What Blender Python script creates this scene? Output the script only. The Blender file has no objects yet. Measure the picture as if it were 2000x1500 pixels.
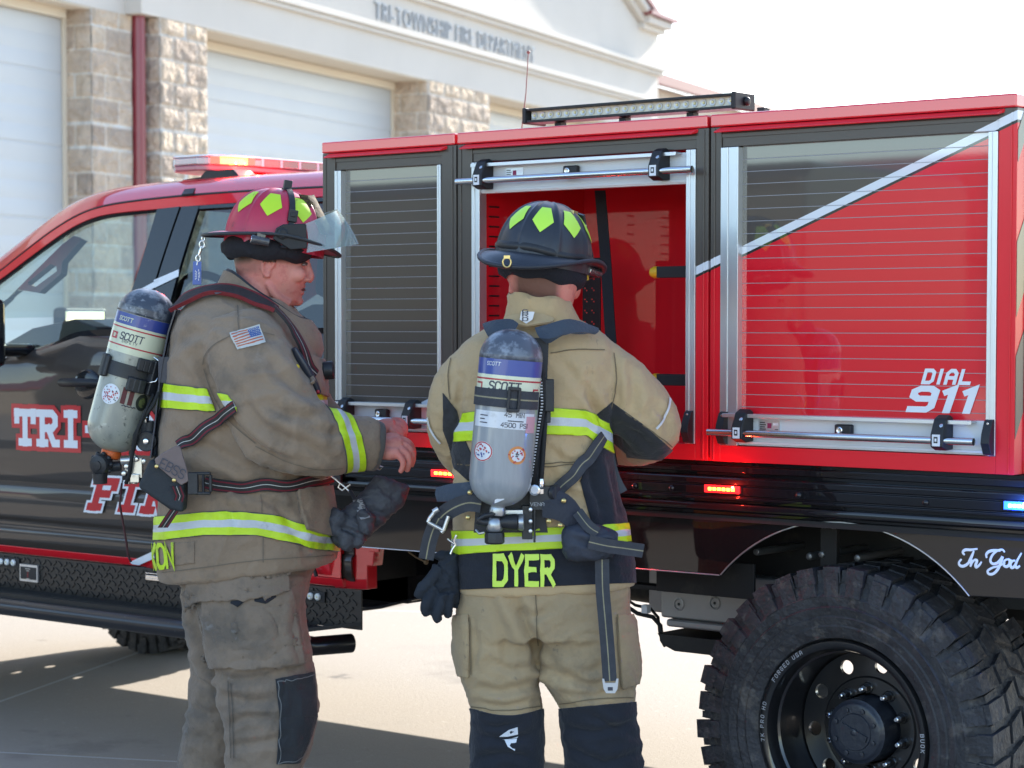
import bpy, bmesh, math, random
import numpy as np
from mathutils import Vector, Matrix
from mathutils.bvhtree import BVHTree

scene = bpy.context.scene
col = scene.collection
random.seed(4)

# ------------------------------------------------------------------ camera
FOC = 4300.0                                   # focal length in photo pixels (photo 2000 x 1500)
TH = math.atan(200 / FOC)
YAW = math.atan(FOC / 5300.0)
CAM = Vector((3.03, -5.13, 1.583))
FWD = Vector((-math.sin(YAW), math.cos(YAW), 0))
RGT = Vector((math.cos(YAW), math.sin(YAW), 0))
ZUP = Vector((0, 0, 1))
FP = FWD * math.cos(TH) - ZUP * math.sin(TH)
UPV = ZUP * math.cos(TH) + FWD * math.sin(TH)
cam = bpy.data.cameras.new("camera")
cam.sensor_width = 36.0
cam.lens = FOC / 2000 * 36.0
cam.shift_y = 82 / 2000
cam.clip_start = 0.1
cam.clip_end = 5000
cam.dof.use_dof = True
cam.dof.focus_distance = 6.1
cam.dof.aperture_fstop = 5.6
camo = bpy.data.objects.new("camera", cam)
camo.matrix_world = Matrix(((RGT.x, UPV.x, -FP.x, CAM.x), (RGT.y, UPV.y, -FP.y, CAM.y),
                            (RGT.z, UPV.z, -FP.z, CAM.z), (0, 0, 0, 1)))
col.objects.link(camo)
scene.camera = camo

# ------------------------------------------------------------------ sky and sun
SUN_EL = math.radians(27)
SUN_AZ = math.radians(-10)                     # from +Y towards +X
world = bpy.data.worlds.new("World")
scene.world = world
world.use_nodes = True
wn = world.node_tree.nodes
sky = wn.new("ShaderNodeTexSky")
sky.sky_type = 'NISHITA'
sky.sun_disc = False
sky.sun_elevation = SUN_EL
sky.sun_rotation = SUN_AZ
sky.altitude = 400
sky.dust_density = .6
sky.air_density = 1.0
sky.ozone_density = 1.3
world.node_tree.links.new(sky.outputs[0], wn["Background"].inputs[0])
wn["Background"].inputs[1].default_value = 0.15
sun = bpy.data.lights.new("sun", 'SUN')
sun.energy = 4.0
sun.angle = math.radians(0.5)
sun.color = (1.0, 0.94, 0.85)
suno = bpy.data.objects.new("sun", sun)
SUN_DIR = Vector((math.sin(SUN_AZ) * math.cos(SUN_EL), math.cos(SUN_AZ) * math.cos(SUN_EL), math.sin(SUN_EL)))
suno.rotation_euler = (-SUN_DIR).to_track_quat('-Z', 'Y').to_euler()
col.objects.link(suno)
vs = scene.view_settings
vs.view_transform = 'Standard'
vs.look = 'None'
vs.gamma = 1.0
vs.use_curve_mapping = False
vs.exposure = 1.6
scene.cycles.max_bounces = 8
scene.cycles.transparent_max_bounces = 12
scene.cycles.use_denoising = True
scene.cycles.sample_clamp_indirect = 8


# ------------------------------------------------------------------ photo point -> place
def ray(x, y):
    return FP * FOC + RGT * (x - 1000) + UPV * (832 - y)


def at_depth(x, y, d):
    r = ray(x, y)
    return CAM + r * (d / r.dot(FWD))


def at_y(x, y, Y=0.0):
    r = ray(x, y)
    return CAM + r * ((Y - CAM.y) / r.y)
# ------------------------------------------------------------------ materials
MATS = {}


def mat(name, base=(.5, .5, .5), rough=.5, metal=0., coat=0., var=None, bump=None, dirt=None, emit=None,
        spec=.5, trans=0., ior=1.45, coat_rough=.03, coat_ior=1.5, sheen=0., sss=0., tint=None, wrinkle=None):
    """var=(colour, scale, amount, stretch); dirt=[(colour, scale, threshold, softness, amount)]; bump=[(scale, strength)]"""
    if name in MATS:
        return MATS[name]
    m = bpy.data.materials.new(name)
    m.use_nodes = True
    nt = m.node_tree
    N, L = nt.nodes, nt.links
    p = N["Principled BSDF"]
    p.inputs["Base Color"].default_value = (*base, 1)
    p.inputs["Roughness"].default_value = rough
    p.inputs["Metallic"].default_value = metal
    p.inputs["Coat Weight"].default_value = coat
    p.inputs["Coat Roughness"].default_value = coat_rough
    p.inputs["Coat IOR"].default_value = coat_ior
    p.inputs["Specular IOR Level"].default_value = spec
    p.inputs["Transmission Weight"].default_value = trans
    p.inputs["IOR"].default_value = ior
    p.inputs["Sheen Weight"].default_value = sheen
    if sss:
        p.inputs["Subsurface Weight"].default_value = sss
        p.inputs["Subsurface Radius"].default_value = (.012, .004, .002)
        p.inputs["Subsurface Scale"].default_value = 1.0
    if emit:
        p.inputs["Emission Color"].default_value = (*emit[0], 1)
        p.inputs["Emission Strength"].default_value = emit[1]
    tc = N.new("ShaderNodeTexCoord")
    cur = None

    def noise(scale, detail=4, stretch=None, rough_=.55):
        n = N.new("ShaderNodeTexNoise")
        n.inputs["Scale"].default_value = scale
        n.inputs["Detail"].default_value = detail
        n.inputs["Roughness"].default_value = rough_
        if stretch:
            mp = N.new("ShaderNodeMapping")
            mp.inputs["Scale"].default_value = stretch
            L.new(tc.outputs["Object"], mp.inputs[0])
            L.new(mp.outputs[0], n.inputs[0])
        else:
            L.new(tc.outputs["Object"], n.inputs[0])
        return n

    def mix(fac_out, a_out, a_col, b_col, amount):
        mx = N.new("ShaderNodeMix")
        mx.data_type = 'RGBA'
        mu = N.new("ShaderNodeMath")
        mu.operation = 'MULTIPLY'
        mu.inputs[1].default_value = amount
        L.new(fac_out, mu.inputs[0])
        L.new(mu.outputs[0], mx.inputs[0])
        if a_out is not None:
            L.new(a_out, mx.inputs[6])
        else:
            mx.inputs[6].default_value = (*a_col, 1)
        mx.inputs[7].default_value = (*b_col, 1)
        return mx.outputs[2]

    if var:
        n = noise(var[1], 5, var[3] if len(var) > 3 else None)
        r = N.new("ShaderNodeMapRange")
        r.inputs[1].default_value = .35
        r.inputs[2].default_value = .68
        L.new(n.outputs[0], r.inputs[0])
        cur = mix(r.outputs[0], cur, base, var[0], var[2])
    for d in dirt or []:
        n = noise(d[1], 6, d[5] if len(d) > 5 else None, .65)
        r = N.new("ShaderNodeMapRange")
        r.inputs[1].default_value = d[2]
        r.inputs[2].default_value = d[2] + d[3]
        L.new(n.outputs[0], r.inputs[0])
        cur = mix(r.outputs[0], cur, base, d[0], d[4])
    if cur is not None:
        L.new(cur, p.inputs["Base Color"])
    prev = None
    for b in bump or []:
        n = noise(b[0], 3, b[2] if len(b) > 2 else None)
        bp = N.new("ShaderNodeBump")
        bp.inputs["Strength"].default_value = b[1]
        bp.inputs["Distance"].default_value = 1.0 / b[0]
        L.new(n.outputs[0], bp.inputs["Height"])
        if prev is not None:
            L.new(prev, bp.inputs["Normal"])
        prev = bp.outputs[0]
    if prev is not None:
        L.new(prev, p.inputs["Normal"])
    MATS[name] = m
    m["cur"] = 1
    return m


def ramp_mat(name, attr, stops, base_kw):
    """colour chosen by a point attribute through constant steps: stops = [(pos, colour)]"""
    if name in MATS:
        return MATS[name]
    m = mat(name, **base_kw)
    nt = m.node_tree
    N, L = nt.nodes, nt.links
    p = N["Principled BSDF"]
    a = N.new("ShaderNodeAttribute")
    a.attribute_name = attr
    r = N.new("ShaderNodeValToRGB")
    r.color_ramp.interpolation = 'CONSTANT'
    e = r.color_ramp.elements
    e[0].position, e[0].color = stops[0][0], (*stops[0][1], 1)
    e[1].position, e[1].color = stops[1][0], (*stops[1][1], 1)
    for s in stops[2:]:
        k = e.new(s[0])
        k.color = (*s[1], 1)
    L.new(a.outputs["Fac"], r.inputs[0])
    old = p.inputs["Base Color"].links
    if old:
        src = old[0].from_socket
        mx = N.new("ShaderNodeMix")
        mx.data_type = 'RGBA'
        mx.blend_type = 'MULTIPLY'
        mx.inputs[0].default_value = 1
        L.new(r.outputs[0], mx.inputs[6])
        L.new(src, mx.inputs[7])
        L.new(mx.outputs[2], p.inputs["Base Color"])
    else:
        L.new(r.outputs[0], p.inputs["Base Color"])
    return m


# ------------------------------------------------------------------ mesh building
def V(*a):
    return Vector(a)


class MB:
    """collects shapes into one mesh; vertices are given in world metres"""

    def __init__(s):
        s.v, s.f, s.m, s.mi = [], [], [], 0

    def add(s, verts, faces, mi=None):
        o = len(s.v)
        s.v += [tuple(q) for q in verts]
        s.f += [tuple(i + o for i in f) for f in faces]
        s.m += [s.mi if mi is None else mi] * len(faces)
        return s

    def box(s, a, b, mi=None):
        x0, y0, z0 = (min(a[i], b[i]) for i in range(3))
        x1, y1, z1 = (max(a[i], b[i]) for i in range(3))
        vs_ = [(x0, y0, z0), (x1, y0, z0), (x1, y1, z0), (x0, y1, z0), (x0, y0, z1), (x1, y0, z1), (x1, y1, z1), (x0, y1, z1)]
        return s.add(vs_, [(0, 3, 2, 1), (4, 5, 6, 7), (0, 1, 5, 4), (1, 2, 6, 5), (2, 3, 7, 6), (3, 0, 4, 7)], mi)

    def obox(s, c, ax, ay, az, mi=None):
        """oriented box: centre and three half-axis vectors"""
        c, ax, ay, az = map(Vector, (c, ax, ay, az))
        vs_ = [c + ax * i + ay * j + az * k for k in (-1, 1) for j in (-1, 1) for i in (-1, 1)]
        return s.add(vs_, [(0, 2, 3, 1), (4, 5, 7, 6), (0, 1, 5, 4), (1, 3, 7, 5), (3, 2, 6, 7), (2, 0, 4, 6)], mi)

    def prism(s, pts, d, mi=None):
        """closed polygon (3-D points) extruded by vector d"""
        n = len(pts)
        d = Vector(d)
        a = [Vector(q) for q in pts]
        return s.add(a + [q + d for q in a], [tuple(range(n))[::-1], tuple(range(n, 2 * n))] +
                     [(i, (i + 1) % n, n + (i + 1) % n, n + i) for i in range(n)], mi)

    def tube(s, path, rad, n=12, mi=None, caps=True, flat=1.0, up=None):
        path = [Vector(q) for q in path]
        k = len(path)
        rad = rad if hasattr(rad, '__len__') else [rad] * k
        rings, pu = [], None
        for i in range(k):
            t = (path[min(i + 1, k - 1)] - path[max(i - 1, 0)]).normalized()
            if pu is None:
                pu = Vector(up) if up is not None else (Vector((0, 0, 1)) if abs(t.z) < .9 else Vector((1, 0, 0)))
            u = (pu - t * pu.dot(t)).normalized()
            w = t.cross(u)
            pu = u
            rings.append([path[i] + (u * math.cos(2 * math.pi * j / n) * flat + w * math.sin(2 * math.pi * j / n)) * rad[i] for j in range(n)])
        return s.rings(rings, mi, caps)

    def rings(s, rings, mi=None, caps=True, closed=False):
        n, k = len(rings[0]), len(rings)
        vs_ = [q for r in rings for q in r]
        fs = []
        for i in range(k if closed else k - 1):
            a, b = i * n, ((i + 1) % k) * n
            fs += [(a + j, a + (j + 1) % n, b + (j + 1) % n, b + j) for j in range(n)]
        if caps and not closed:
            fs += [tuple(range(n))[::-1], tuple(range((k - 1) * n, k * n))]
        return s.add(vs_, fs, mi)

    def lathe(s, o, axis, prof, n=32, mi=None, ref=None, caps=True):
        """prof = [(distance along the axis, radius)]"""
        o, ax = Vector(o), Vector(axis).normalized()
        u = Vector(ref) if ref is not None else (Vector((0, 0, 1)) if abs(ax.z) < .9 else Vector((1, 0, 0)))
        u = (u - ax * u.dot(ax)).normalized()
        w = ax.cross(u)
        rr = [[o + ax * h + (u * math.cos(2 * math.pi * j / n) + w * math.sin(2 * math.pi * j / n)) * max(r, 1e-4) for j in range(n)] for h, r in prof]
        return s.rings(rr, mi, caps)

    def ball(s, c, rx, ry=None, rz=None, n=16, k=10, mi=None, rot=None):
        ry = rx if ry is None else ry
        rz = rx if rz is None else rz
        c = Vector(c)
        rr = []
        for i in range(k + 1):
            t = -math.pi / 2 + math.pi * i / k
            ring = [Vector((rx * math.cos(t) * math.cos(2 * math.pi * j / n) or 1e-5, ry * math.cos(t) * math.sin(2 * math.pi * j / n), rz * math.sin(t))) for j in range(n)]
            if i in (0, k):
                ring = [Vector((q.x * 1e-3 + rx * 1e-3 * math.cos(2 * math.pi * j / n), q.y * 1e-3 + ry * 1e-3 * math.sin(2 * math.pi * j / n), q.z)) for j, q in enumerate(ring)]
            rr.append([c + (rot @ q if rot is not None else q) for q in ring])
        return s.rings(rr, mi)

    def grid(s, pts, mi=None):
        """rows of points -> quads"""
        k, n = len(pts), len(pts[0])
        return s.add([q for r in pts for q in r], [(i * n + j, i * n + j + 1, (i + 1) * n + j + 1, (i + 1) * n + j) for i in range(k - 1) for j in range(n - 1)], mi)

    def mesh(s, name, mats, origin=(0, 0, 0)):
        me = bpy.data.meshes.new(name)
        o = Vector(origin)
        me.from_pydata([tuple(Vector(q) - o) for q in s.v], [], s.f)
        for m in mats:
            me.materials.append(m)
        me.polygons.foreach_set("material_index", s.m)
        return me

    def build(s, name, mats, parent=None, smooth=40, bevel=0, seg=2, solid=0):
        mats = mats if isinstance(mats, (list, tuple)) else [mats]
        me = s.mesh(name, mats, origin_of(parent))
        return place(name, me, parent, smooth, bevel, seg, solid)


def origin_of(p):
    o = Vector((0, 0, 0))
    while p is not None:
        o += p.location
        p = p.parent
    return o


def fix_normals(me):
    bm = bmesh.new()
    bm.from_mesh(me)
    bmesh.ops.recalc_face_normals(bm, faces=bm.faces)
    bm.to_mesh(me)
    bm.free()


def place(name, me, parent=None, smooth=40, bevel=0, seg=2, solid=0, fix=True):
    if fix:
        fix_normals(me)
    if smooth:
        me.polygons.foreach_set("use_smooth", [True] * len(me.polygons))
        if smooth < 180:
            me.set_sharp_from_angle(angle=math.radians(smooth))
    ob = bpy.data.objects.new(name, me)
    col.objects.link(ob)
    if parent is not None:
        ob.parent = parent
    if solid:
        md = ob.modifiers.new("solid", 'SOLIDIFY')
        md.thickness = solid
        md.offset = 0
        if smooth:
            es = ob.modifiers.new("edges", 'EDGE_SPLIT')
            es.split_angle = math.radians(50)
    if bevel:
        md = ob.modifiers.new("bevel", 'BEVEL')
        md.width = bevel
        md.segments = seg
        md.limit_method = 'ANGLE'
        md.angle_limit = math.radians(35)
        md.harden_normals = True
    me.update()
    return ob


def tag(o, label=None, cat=None, group=None, kind=None):
    for k, v_ in (("label", label), ("category", cat), ("group", group), ("kind", kind)):
        if v_:
            o[k] = v_
    return o


def thing(name, loc, label, cat, group=None, kind=None):
    o = bpy.data.objects.new(name, None)
    o.empty_display_size = .2
    o.location = loc
    col.objects.link(o)
    return tag(o, label, cat, group, kind)


def copy_part(o, parent, offset):
    c = o.copy()
    col.objects.link(c)
    c.parent = parent
    c.location = o.location + Vector(offset)
    return c


# ------------------------------------------------------------------ lettering
FONT = {  # block strokes on a 4 x 6 grid
    'A': [[(0, 0), (0, 4.6), (1.2, 6), (2.8, 6), (4, 4.6), (4, 0)], [(0, 2.5), (4, 2.5)]],
    'B': [[(0, 0), (0, 6), (3.2, 6), (4, 5.2), (4, 3.9), (3.2, 3.1), (4, 2.3), (4, .8), (3.2, 0), (0, 0)], [(0, 3.1), (3.2, 3.1)]],
    'C': [[(4, 5), (3, 6), (1, 6), (0, 5), (0, 1), (1, 0), (3, 0), (4, 1)]],
    'D': [[(0, 0), (0, 6), (2.9, 6), (4, 4.9), (4, 1.1), (2.9, 0), (0, 0)]],
    'E': [[(4, 6), (0, 6), (0, 0), (4, 0)], [(0, 3), (3.2, 3)]],
    'F': [[(4, 6), (0, 6), (0, 0)], [(0, 3), (3.2, 3)]],
    'G': [[(4, 5), (3, 6), (1, 6), (0, 5), (0, 1), (1, 0), (3, 0), (4, 1), (4, 2.8), (2.2, 2.8)]],
    'H': [[(0, 0), (0, 6)], [(4, 0), (4, 6)], [(0, 3), (4, 3)]],
    'I': [[(2, 0), (2, 6)]],
    'K': [[(0, 0), (0, 6)], [(4, 6), (0, 2.6)], [(1.2, 3.6), (4, 0)]],
    'L': [[(0, 6), (0, 0), (4, 0)]],
    'M': [[(0, 0), (0, 6), (2, 2.6), (4, 6), (4, 0)]],
    'N': [[(0, 0), (0, 6), (4, 0), (4, 6)]],
    'O': [[(1, 0), (0, 1), (0, 5), (1, 6), (3, 6), (4, 5), (4, 1), (3, 0), (1, 0)]],
    'P': [[(0, 0), (0, 6), (3.1, 6), (4, 5.2), (4, 3.6), (3.1, 2.8), (0, 2.8)]],
    'R': [[(0, 0), (0, 6), (3.1, 6), (4, 5.2), (4, 3.6), (3.1, 2.8), (0, 2.8)], [(1.8, 2.8), (4, 0)]],
    'S': [[(4, 5.1), (3.1, 6), (.9, 6), (0, 5.1), (0, 4), (.9, 3.2), (3.1, 2.8), (4, 2), (4, .9), (3.1, 0), (.9, 0), (0, .9)]],
    'T': [[(0, 6), (4, 6)], [(2, 6), (2, 0)]],
    'U': [[(0, 6), (0, 1), (1, 0), (3, 0), (4, 1), (4, 6)]],
    'V': [[(0, 6), (2, 0), (4, 6)]],
    'W': [[(0, 6), (1, 0), (2, 4), (3, 0), (4, 6)]],
    'X': [[(0, 0), (4, 6)], [(0, 6), (4, 0)]],
    'Y': [[(0, 6), (2, 3), (4, 6)], [(2, 3), (2, 0)]],
    '0': [[(1, 0), (0, 1), (0, 5), (1, 6), (3, 6), (4, 5), (4, 1), (3, 0), (1, 0)]],
    '1': [[(.9, 5.2), (2, 6), (2, 0)]],
    '4': [[(3, 0), (3, 6), (0, 1.8), (4, 1.8)]],
    '5': [[(4, 6), (0, 6), (0, 3.6), (3, 3.6), (4, 2.7), (4, .9), (3, 0), (0, 0)]],
    '7': [[(0, 6), (4, 6), (1.4, 0)]],
    '9': [[(4, 3.1), (1, 3.1), (0, 3.9), (0, 5.2), (1, 6), (3, 6), (4, 5.2), (4, .9), (3.2, 0), (.2, 0)]],
    '-': [[(.4, 3), (3.6, 3)]], ' ': [],
}


def stroke_quads(pts, w):
    """flat ribbon with mitred corners -> (points, faces)"""
    n = len(pts)
    closed = n > 2 and abs(pts[0][0] - pts[-1][0]) < 1e-6 and abs(pts[0][1] - pts[-1][1]) < 1e-6
    P = [Vector((q[0], q[1])) for q in (pts[:-1] if closed else pts)]
    k = len(P)
    out = []
    for i in range(k):
        a = P[i - 1] if (i or closed) else None
        b = P[(i + 1) % k] if (i < k - 1 or closed) else None
        d1 = (P[i] - a).normalized() if a is not None else None
        d2 = (b - P[i]).normalized() if b is not None else None
        d1 = d2 if d1 is None else d1
        d2 = d1 if d2 is None else d2
        n1, n2 = Vector((-d1.y, d1.x)), Vector((-d2.y, d2.x))
        m = n1 + n2
        m = m.normalized() if m.length > 1e-4 else n1
        s_ = w / 2 / max(.45, m.dot(n1))
        e = Vector((0, 0))
        if not closed and i == 0:
            e = -d2 * w / 2
        if not closed and i == k - 1:
            e = d1 * w / 2
        out.append((P[i] + m * s_ + e, P[i] - m * s_ + e))
    vs_ = [q for o in out for q in o]
    fs = [(2 * i, 2 * i + 1, 2 * ((i + 1) % k) + 1, 2 * ((i + 1) % k)) for i in range(k if closed else k - 1)]
    return vs_, fs


def block_text(text, w=.9, gap=1.6, shear=0., wide=1.):
    """2-D (points, faces) with cap height 6 and the total width"""
    vs_, fs, x = [], [], 0
    for ch in text:
        gw = 1.2 if ch in 'I1' else 4
        for st in FONT.get(ch, []):
            dx = x - (1.4 if ch in 'I1' else 0)
            a, b = stroke_quads([(q[0] * wide + dx * wide, q[1]) for q in st], w)
            o = len(vs_)
            vs_ += a
            fs += [tuple(i + o for i in f) for f in b]
        x += gw + gap
    pts = [Vector((q.x + q.y * shear, q.y, 0)) for q in vs_]
    for k, f in enumerate(fs):                                   # crossing strokes lie a hair apart
        for i in f:
            pts[i].z = max(pts[i].z, (k % 7) * 1e-4)
    return pts, fs, (x - gap) * wide


def font_text(text, size=1., shear=0., offset=0., space=1., res=3):
    """2-D (points, faces, width) from the built-in face"""
    cu = bpy.data.curves.new("lettering_curve", 'FONT')
    cu.body = text
    cu.size = size
    cu.shear = shear
    cu.offset = offset
    cu.space_character = space
    cu.resolution_u = res
    cu.fill_mode = 'FRONT'
    ob = bpy.data.objects.new("lettering_curve", cu)
    col.objects.link(ob)
    dg = bpy.context.evaluated_depsgraph_get()
    me = bpy.data.meshes.new_from_object(ob.evaluated_get(dg))
    pts = [Vector((q.co.x, q.co.y, 0)) for q in me.vertices]
    fs = [tuple(p.vertices) for p in me.polygons]
    bpy.data.objects.remove(ob)
    bpy.data.curves.remove(cu)
    bpy.data.meshes.remove(me)
    return pts, fs, (max(p.x for p in pts) if pts else 0)


def lay(mb, pts, fs, o, u, v_, n, off=0., mi=None):
    """lay 2-D shapes on the plane o + x*u + y*v, lifted by off along n"""
    o, u, v_, n = map(Vector, (o, u, v_, n))
    mb.add([o + u * p.x + v_ * p.y + n * (off + (p.z if len(p) > 2 else 0)) for p in pts], fs, mi)


# ------------------------------------------------------------------ soft shapes (cloth, skin)
def hash3(i, j, k):
    h = (i * 374761393 + j * 668265263 + k * 2147483647) & 0xffffffff
    h = ((h ^ (h >> 13)) * 1274126177) & 0xffffffff
    return ((h ^ (h >> 16)) & 0xffff) / 32767.5 - 1


def vnoise(p):
    """value noise, p = (n, 3) array -> (n,) in -1..1"""
    i = np.floor(p).astype(np.int64)
    f = p - i
    f = f * f * (3 - 2 * f)
    r = 0
    for a in (0, 1):
        for b in (0, 1):
            for c in (0, 1):
                w = (f[:, 0] if a else 1 - f[:, 0]) * (f[:, 1] if b else 1 - f[:, 1]) * (f[:, 2] if c else 1 - f[:, 2])
                r = r + w * hash3(i[:, 0] + a, i[:, 1] + b, i[:, 2] + c)
    return r


def evaluated(me, mods):
    ob = bpy.data.objects.new("soft_shape", me)
    col.objects.link(ob)
    for typ, kw in mods:
        md = ob.modifiers.new(typ, typ)
        for k, v_ in kw.items():
            setattr(md, k, v_)
    dg = bpy.context.evaluated_depsgraph_get()
    out = bpy.data.meshes.new_from_object(ob.evaluated_get(dg))
    bpy.data.objects.remove(ob)
    bpy.data.meshes.remove(me)
    return out


def fuse(mb, voxel, smooth_it=6, factor=.5):
    """melt the collected shapes into one continuous surface"""
    me = mb.mesh("soft_shape", [])
    fix_normals(me)
    return evaluated(me, [('REMESH', dict(mode='VOXEL', voxel_size=voxel, adaptivity=0)),
                          ('SMOOTH', dict(factor=factor, iterations=smooth_it))])


def coords(me):
    a = np.empty(len(me.vertices) * 3)
    me.vertices.foreach_get("co", a)
    return a.reshape(-1, 3)


def normals(me):
    a = np.empty(len(me.vertices) * 3)
    me.vertices.foreach_get("normal", a)
    return a.reshape(-1, 3)


def set_coords(me, c):
    me.vertices.foreach_set("co", c.reshape(-1))
    me.update()


def bvh_of(me):
    c = coords(me)
    return BVHTree.FromPolygons([tuple(q) for q in c], [tuple(p.vertices) for p in me.polygons])


def cut_between(me, planes, keep=None):
    """copy of a mesh clipped by planes [(point, normal)] keeping the side the normal points to"""
    bm = bmesh.new()
    bm.from_mesh(me)
    if keep is not None:
        bmesh.ops.delete(bm, geom=[f for f in bm.faces if not keep(f.calc_center_median())], context='FACES')
    for p, n in planes:
        bmesh.ops.bisect_plane(bm, geom=bm.verts[:] + bm.edges[:] + bm.faces[:], plane_co=p, plane_no=n, clear_inner=True, dist=1e-6)
    out = bpy.data.meshes.new("piece")
    bm.to_mesh(out)
    bm.free()
    return out


def point_attr(me, name, values):
    a = me.attributes.new(name, 'FLOAT', 'POINT')
    a.data.foreach_set("value", np.asarray(values, dtype=np.float32))


def dup_sides(s):
    return [-s, s]
# ------------------------------------------------------------------ ground
def ground_material():
    m = mat("concrete", (.365, .318, .262), rough=.9, var=((.325, .282, .235), .35, .6), bump=[(160, .3), (60, .15)],
            dirt=[((.29, .26, .225), 1.1, .56, .14, .5), ((.50, .455, .40), 25, .6, .1, .5), ((.17, .155, .135), 5, .67, .06, .6), ((.20, .175, .15), 70, .60, .08, .6), ((.45, .41, .36), 110, .62, .06, .6), ((.10, .09, .085), 2.2, .66, .05, .7), ((.17, .15, .13), .7, .60, .05, .35)])
    nt = m.node_tree
    N, L = nt.nodes, nt.links
    p = N["Principled BSDF"]
    src = p.inputs["Base Color"].links[0].from_socket
    tc = N.new("ShaderNodeTexCoord")
    mp = N.new("ShaderNodeMapping")
    mp.inputs["Location"].default_value = (JOINT[2], JOINT[3], 0)
    mp.inputs["Rotation"].default_value = (0, 0, JOINT[0])
    L.new(tc.outputs["Object"], mp.inputs[0])
    sp = N.new("ShaderNodeSeparateXYZ")
    L.new(mp.outputs[0], sp.inputs[0])
    last = None
    for ax in (0, 1):
        pp = N.new("ShaderNodeMath")
        pp.operation = 'PINGPONG'
        pp.inputs[1].default_value = 2.1
        L.new(sp.outputs[ax], pp.inputs[0])
        lt = N.new("ShaderNodeMath")
        lt.operation = 'LESS_THAN'
        lt.inputs[1].default_value = .007
        L.new(pp.outputs[0], lt.inputs[0])
        if last is None:
            last = lt.outputs[0]
        else:
            mx = N.new("ShaderNodeMath")
            mx.operation = 'MAXIMUM'
            L.new(last, mx.inputs[0])
            L.new(lt.outputs[0], mx.inputs[1])
            last = mx.outputs[0]
    mix = N.new("ShaderNodeMix")
    mix.data_type = 'RGBA'
    L.new(last, mix.inputs[0])
    L.new(src, mix.inputs[6])
    mix.inputs[7].default_value = (.55, .53, .5, 1)
    L.new(mix.outputs[2], p.inputs["Base Color"])
    return m


def at_ground(x, y):
    r = ray(x, y)
    return CAM + r * (-CAM.z / r.z)


_a, _b = at_ground(0, 1370), at_ground(340, 1250)
_d = (_b - _a).normalized()
_rot = -math.atan2(_d.y, _d.x)
_c = Matrix.Rotation(_rot, 3, 'Z') @ _a
JOINT = (_rot, 0, -_c.x + 1.0, -_c.y)
g = MB()
n_ = 40
gp = []
for j in range(n_ + 1):
    gp.append([V(-400 + 800 * i / n_, -400 + 800 * j / n_, 0) for i in range(n_ + 1)])
g.grid(gp)
tag(g.build("ground", ground_material(), smooth=0), kind="structure", label="pale concrete apron with fine joints under the truck", cat="ground")

# ------------------------------------------------------------------ fire station
WD = V(-.26807, .96340, 0)
WN = V(.96340, .26807, 0)
WB = V(-11.0634, 6.8724, 0)


def W(s, e, z):
    return WB + WD * s - WN * e + ZUP * z


station = thing("fire_station", W(6, .4, 0), "cream fire station with pale stone pillars and white overhead doors", "building")
STUCCO = mat("stucco", (.66, .615, .555), rough=.9, var=((.59, .55, .495), 1.2, .5), bump=[(90, .15)],
             dirt=[((.55, .52, .48), 2.5, .62, .2, .3, (1, 1, .25))])
SOFFIT = mat("cream_trim", (.70, .62, .50), rough=.8)
DOORW = mat("door_white", (.54, .56, .57), rough=.45, var=((.50, .52, .53), 3, .3))
REDROOF = mat("red_metal", (.2, .022, .03), rough=.45, metal=0, coat=.2)
PIPE = mat("maroon_pipe", (.25, .028, .042), rough=.32, coat=.5)
LETTER = mat("letter_metal", (.40, .42, .45), rough=.5, metal=.3)


def wbox(mb, s0, s1, e0, e1, z0, z1, mi=None):
    mb.prism([W(s0, e0, z0), W(s1, e0, z0), W(s1, e1, z0), W(s0, e1, z0)], V(0, 0, z1 - z0), mi)


mb = MB()
# gabled bay: front wall above the doors as one profile
S0, S1, SM = .62, 13.54, 7.08
zr = lambda s: 5.68 + (S1 - .72 - SM - abs(s - SM)) * .37
mb.prism([W(S0, 0, 4.21), W(S1, 0, 4.21), W(S1, 0, 5.6), W(S1 - .72, 0, 5.6), W(SM, 0, zr(SM)), W(S0 + .72, 0, 5.6), W(S0, 0, 5.6)], -WN * .6)
wbox(mb, S1 - .55, S1, .02, .6, 0, 4.208)                      # right corner return
wbox(mb, S0 + .3, S1 - .1, .62, 9, 4.4, 5.4)                    # body behind
wbox(mb, -12, S0, .16, .7, 4.2, 6.2)                            # left wing over its door
wbox(mb, -12, S0, .72, 9, 4.3, 6.0)
mb.build("wall", STUCCO, station, smooth=0)
mb = MB()
for z0, z1, d in ((4.555, 4.60, .045), (4.602, 4.66, .075), (5.0, 5.05, .06), (5.052, 5.11, .10)):
    wbox(mb, S0 - d, S1 + d, -d, .1, z0, z1)
for z0, z1, d in ((5.56, 5.63, .08), (5.632, 5.73, .16)):
    wbox(mb, S1 - .78, S1 + d, -d, .5, z0, z1)
    wbox(mb, S0 - d, S0 + .78, -d, .5, z0, z1)
for sg in (-1, 1):                                              # raking cornice
    a = (S1 - .72 - SM) * sg
    for lift, th, d in ((-.02, .09, .09), (.072, .1, .17)):
        mb.prism([W(SM + a, -d, 5.64 + lift), W(SM, -d, zr(SM) + lift), W(SM, -d, zr(SM) + lift + th), W(SM + a, -d, 5.64 + lift + th)], -WN * (d + .4))
mb.build("cornice", STUCCO, station, smooth=0, bevel=.008)
mb = MB()
for sg in (-1, 1):
    a = (S1 - .45 - SM) * sg
    mb.prism([W(SM + a, -.2, 5.72), W(SM, -.2, zr(SM) + .19), W(SM, -.2, zr(SM) + .28), W(SM + a, -.2, 5.80)], -WN * 9)
wbox(mb, S1 - .85, S1 + .24, -.22, .7, 5.735, 5.79)
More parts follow.
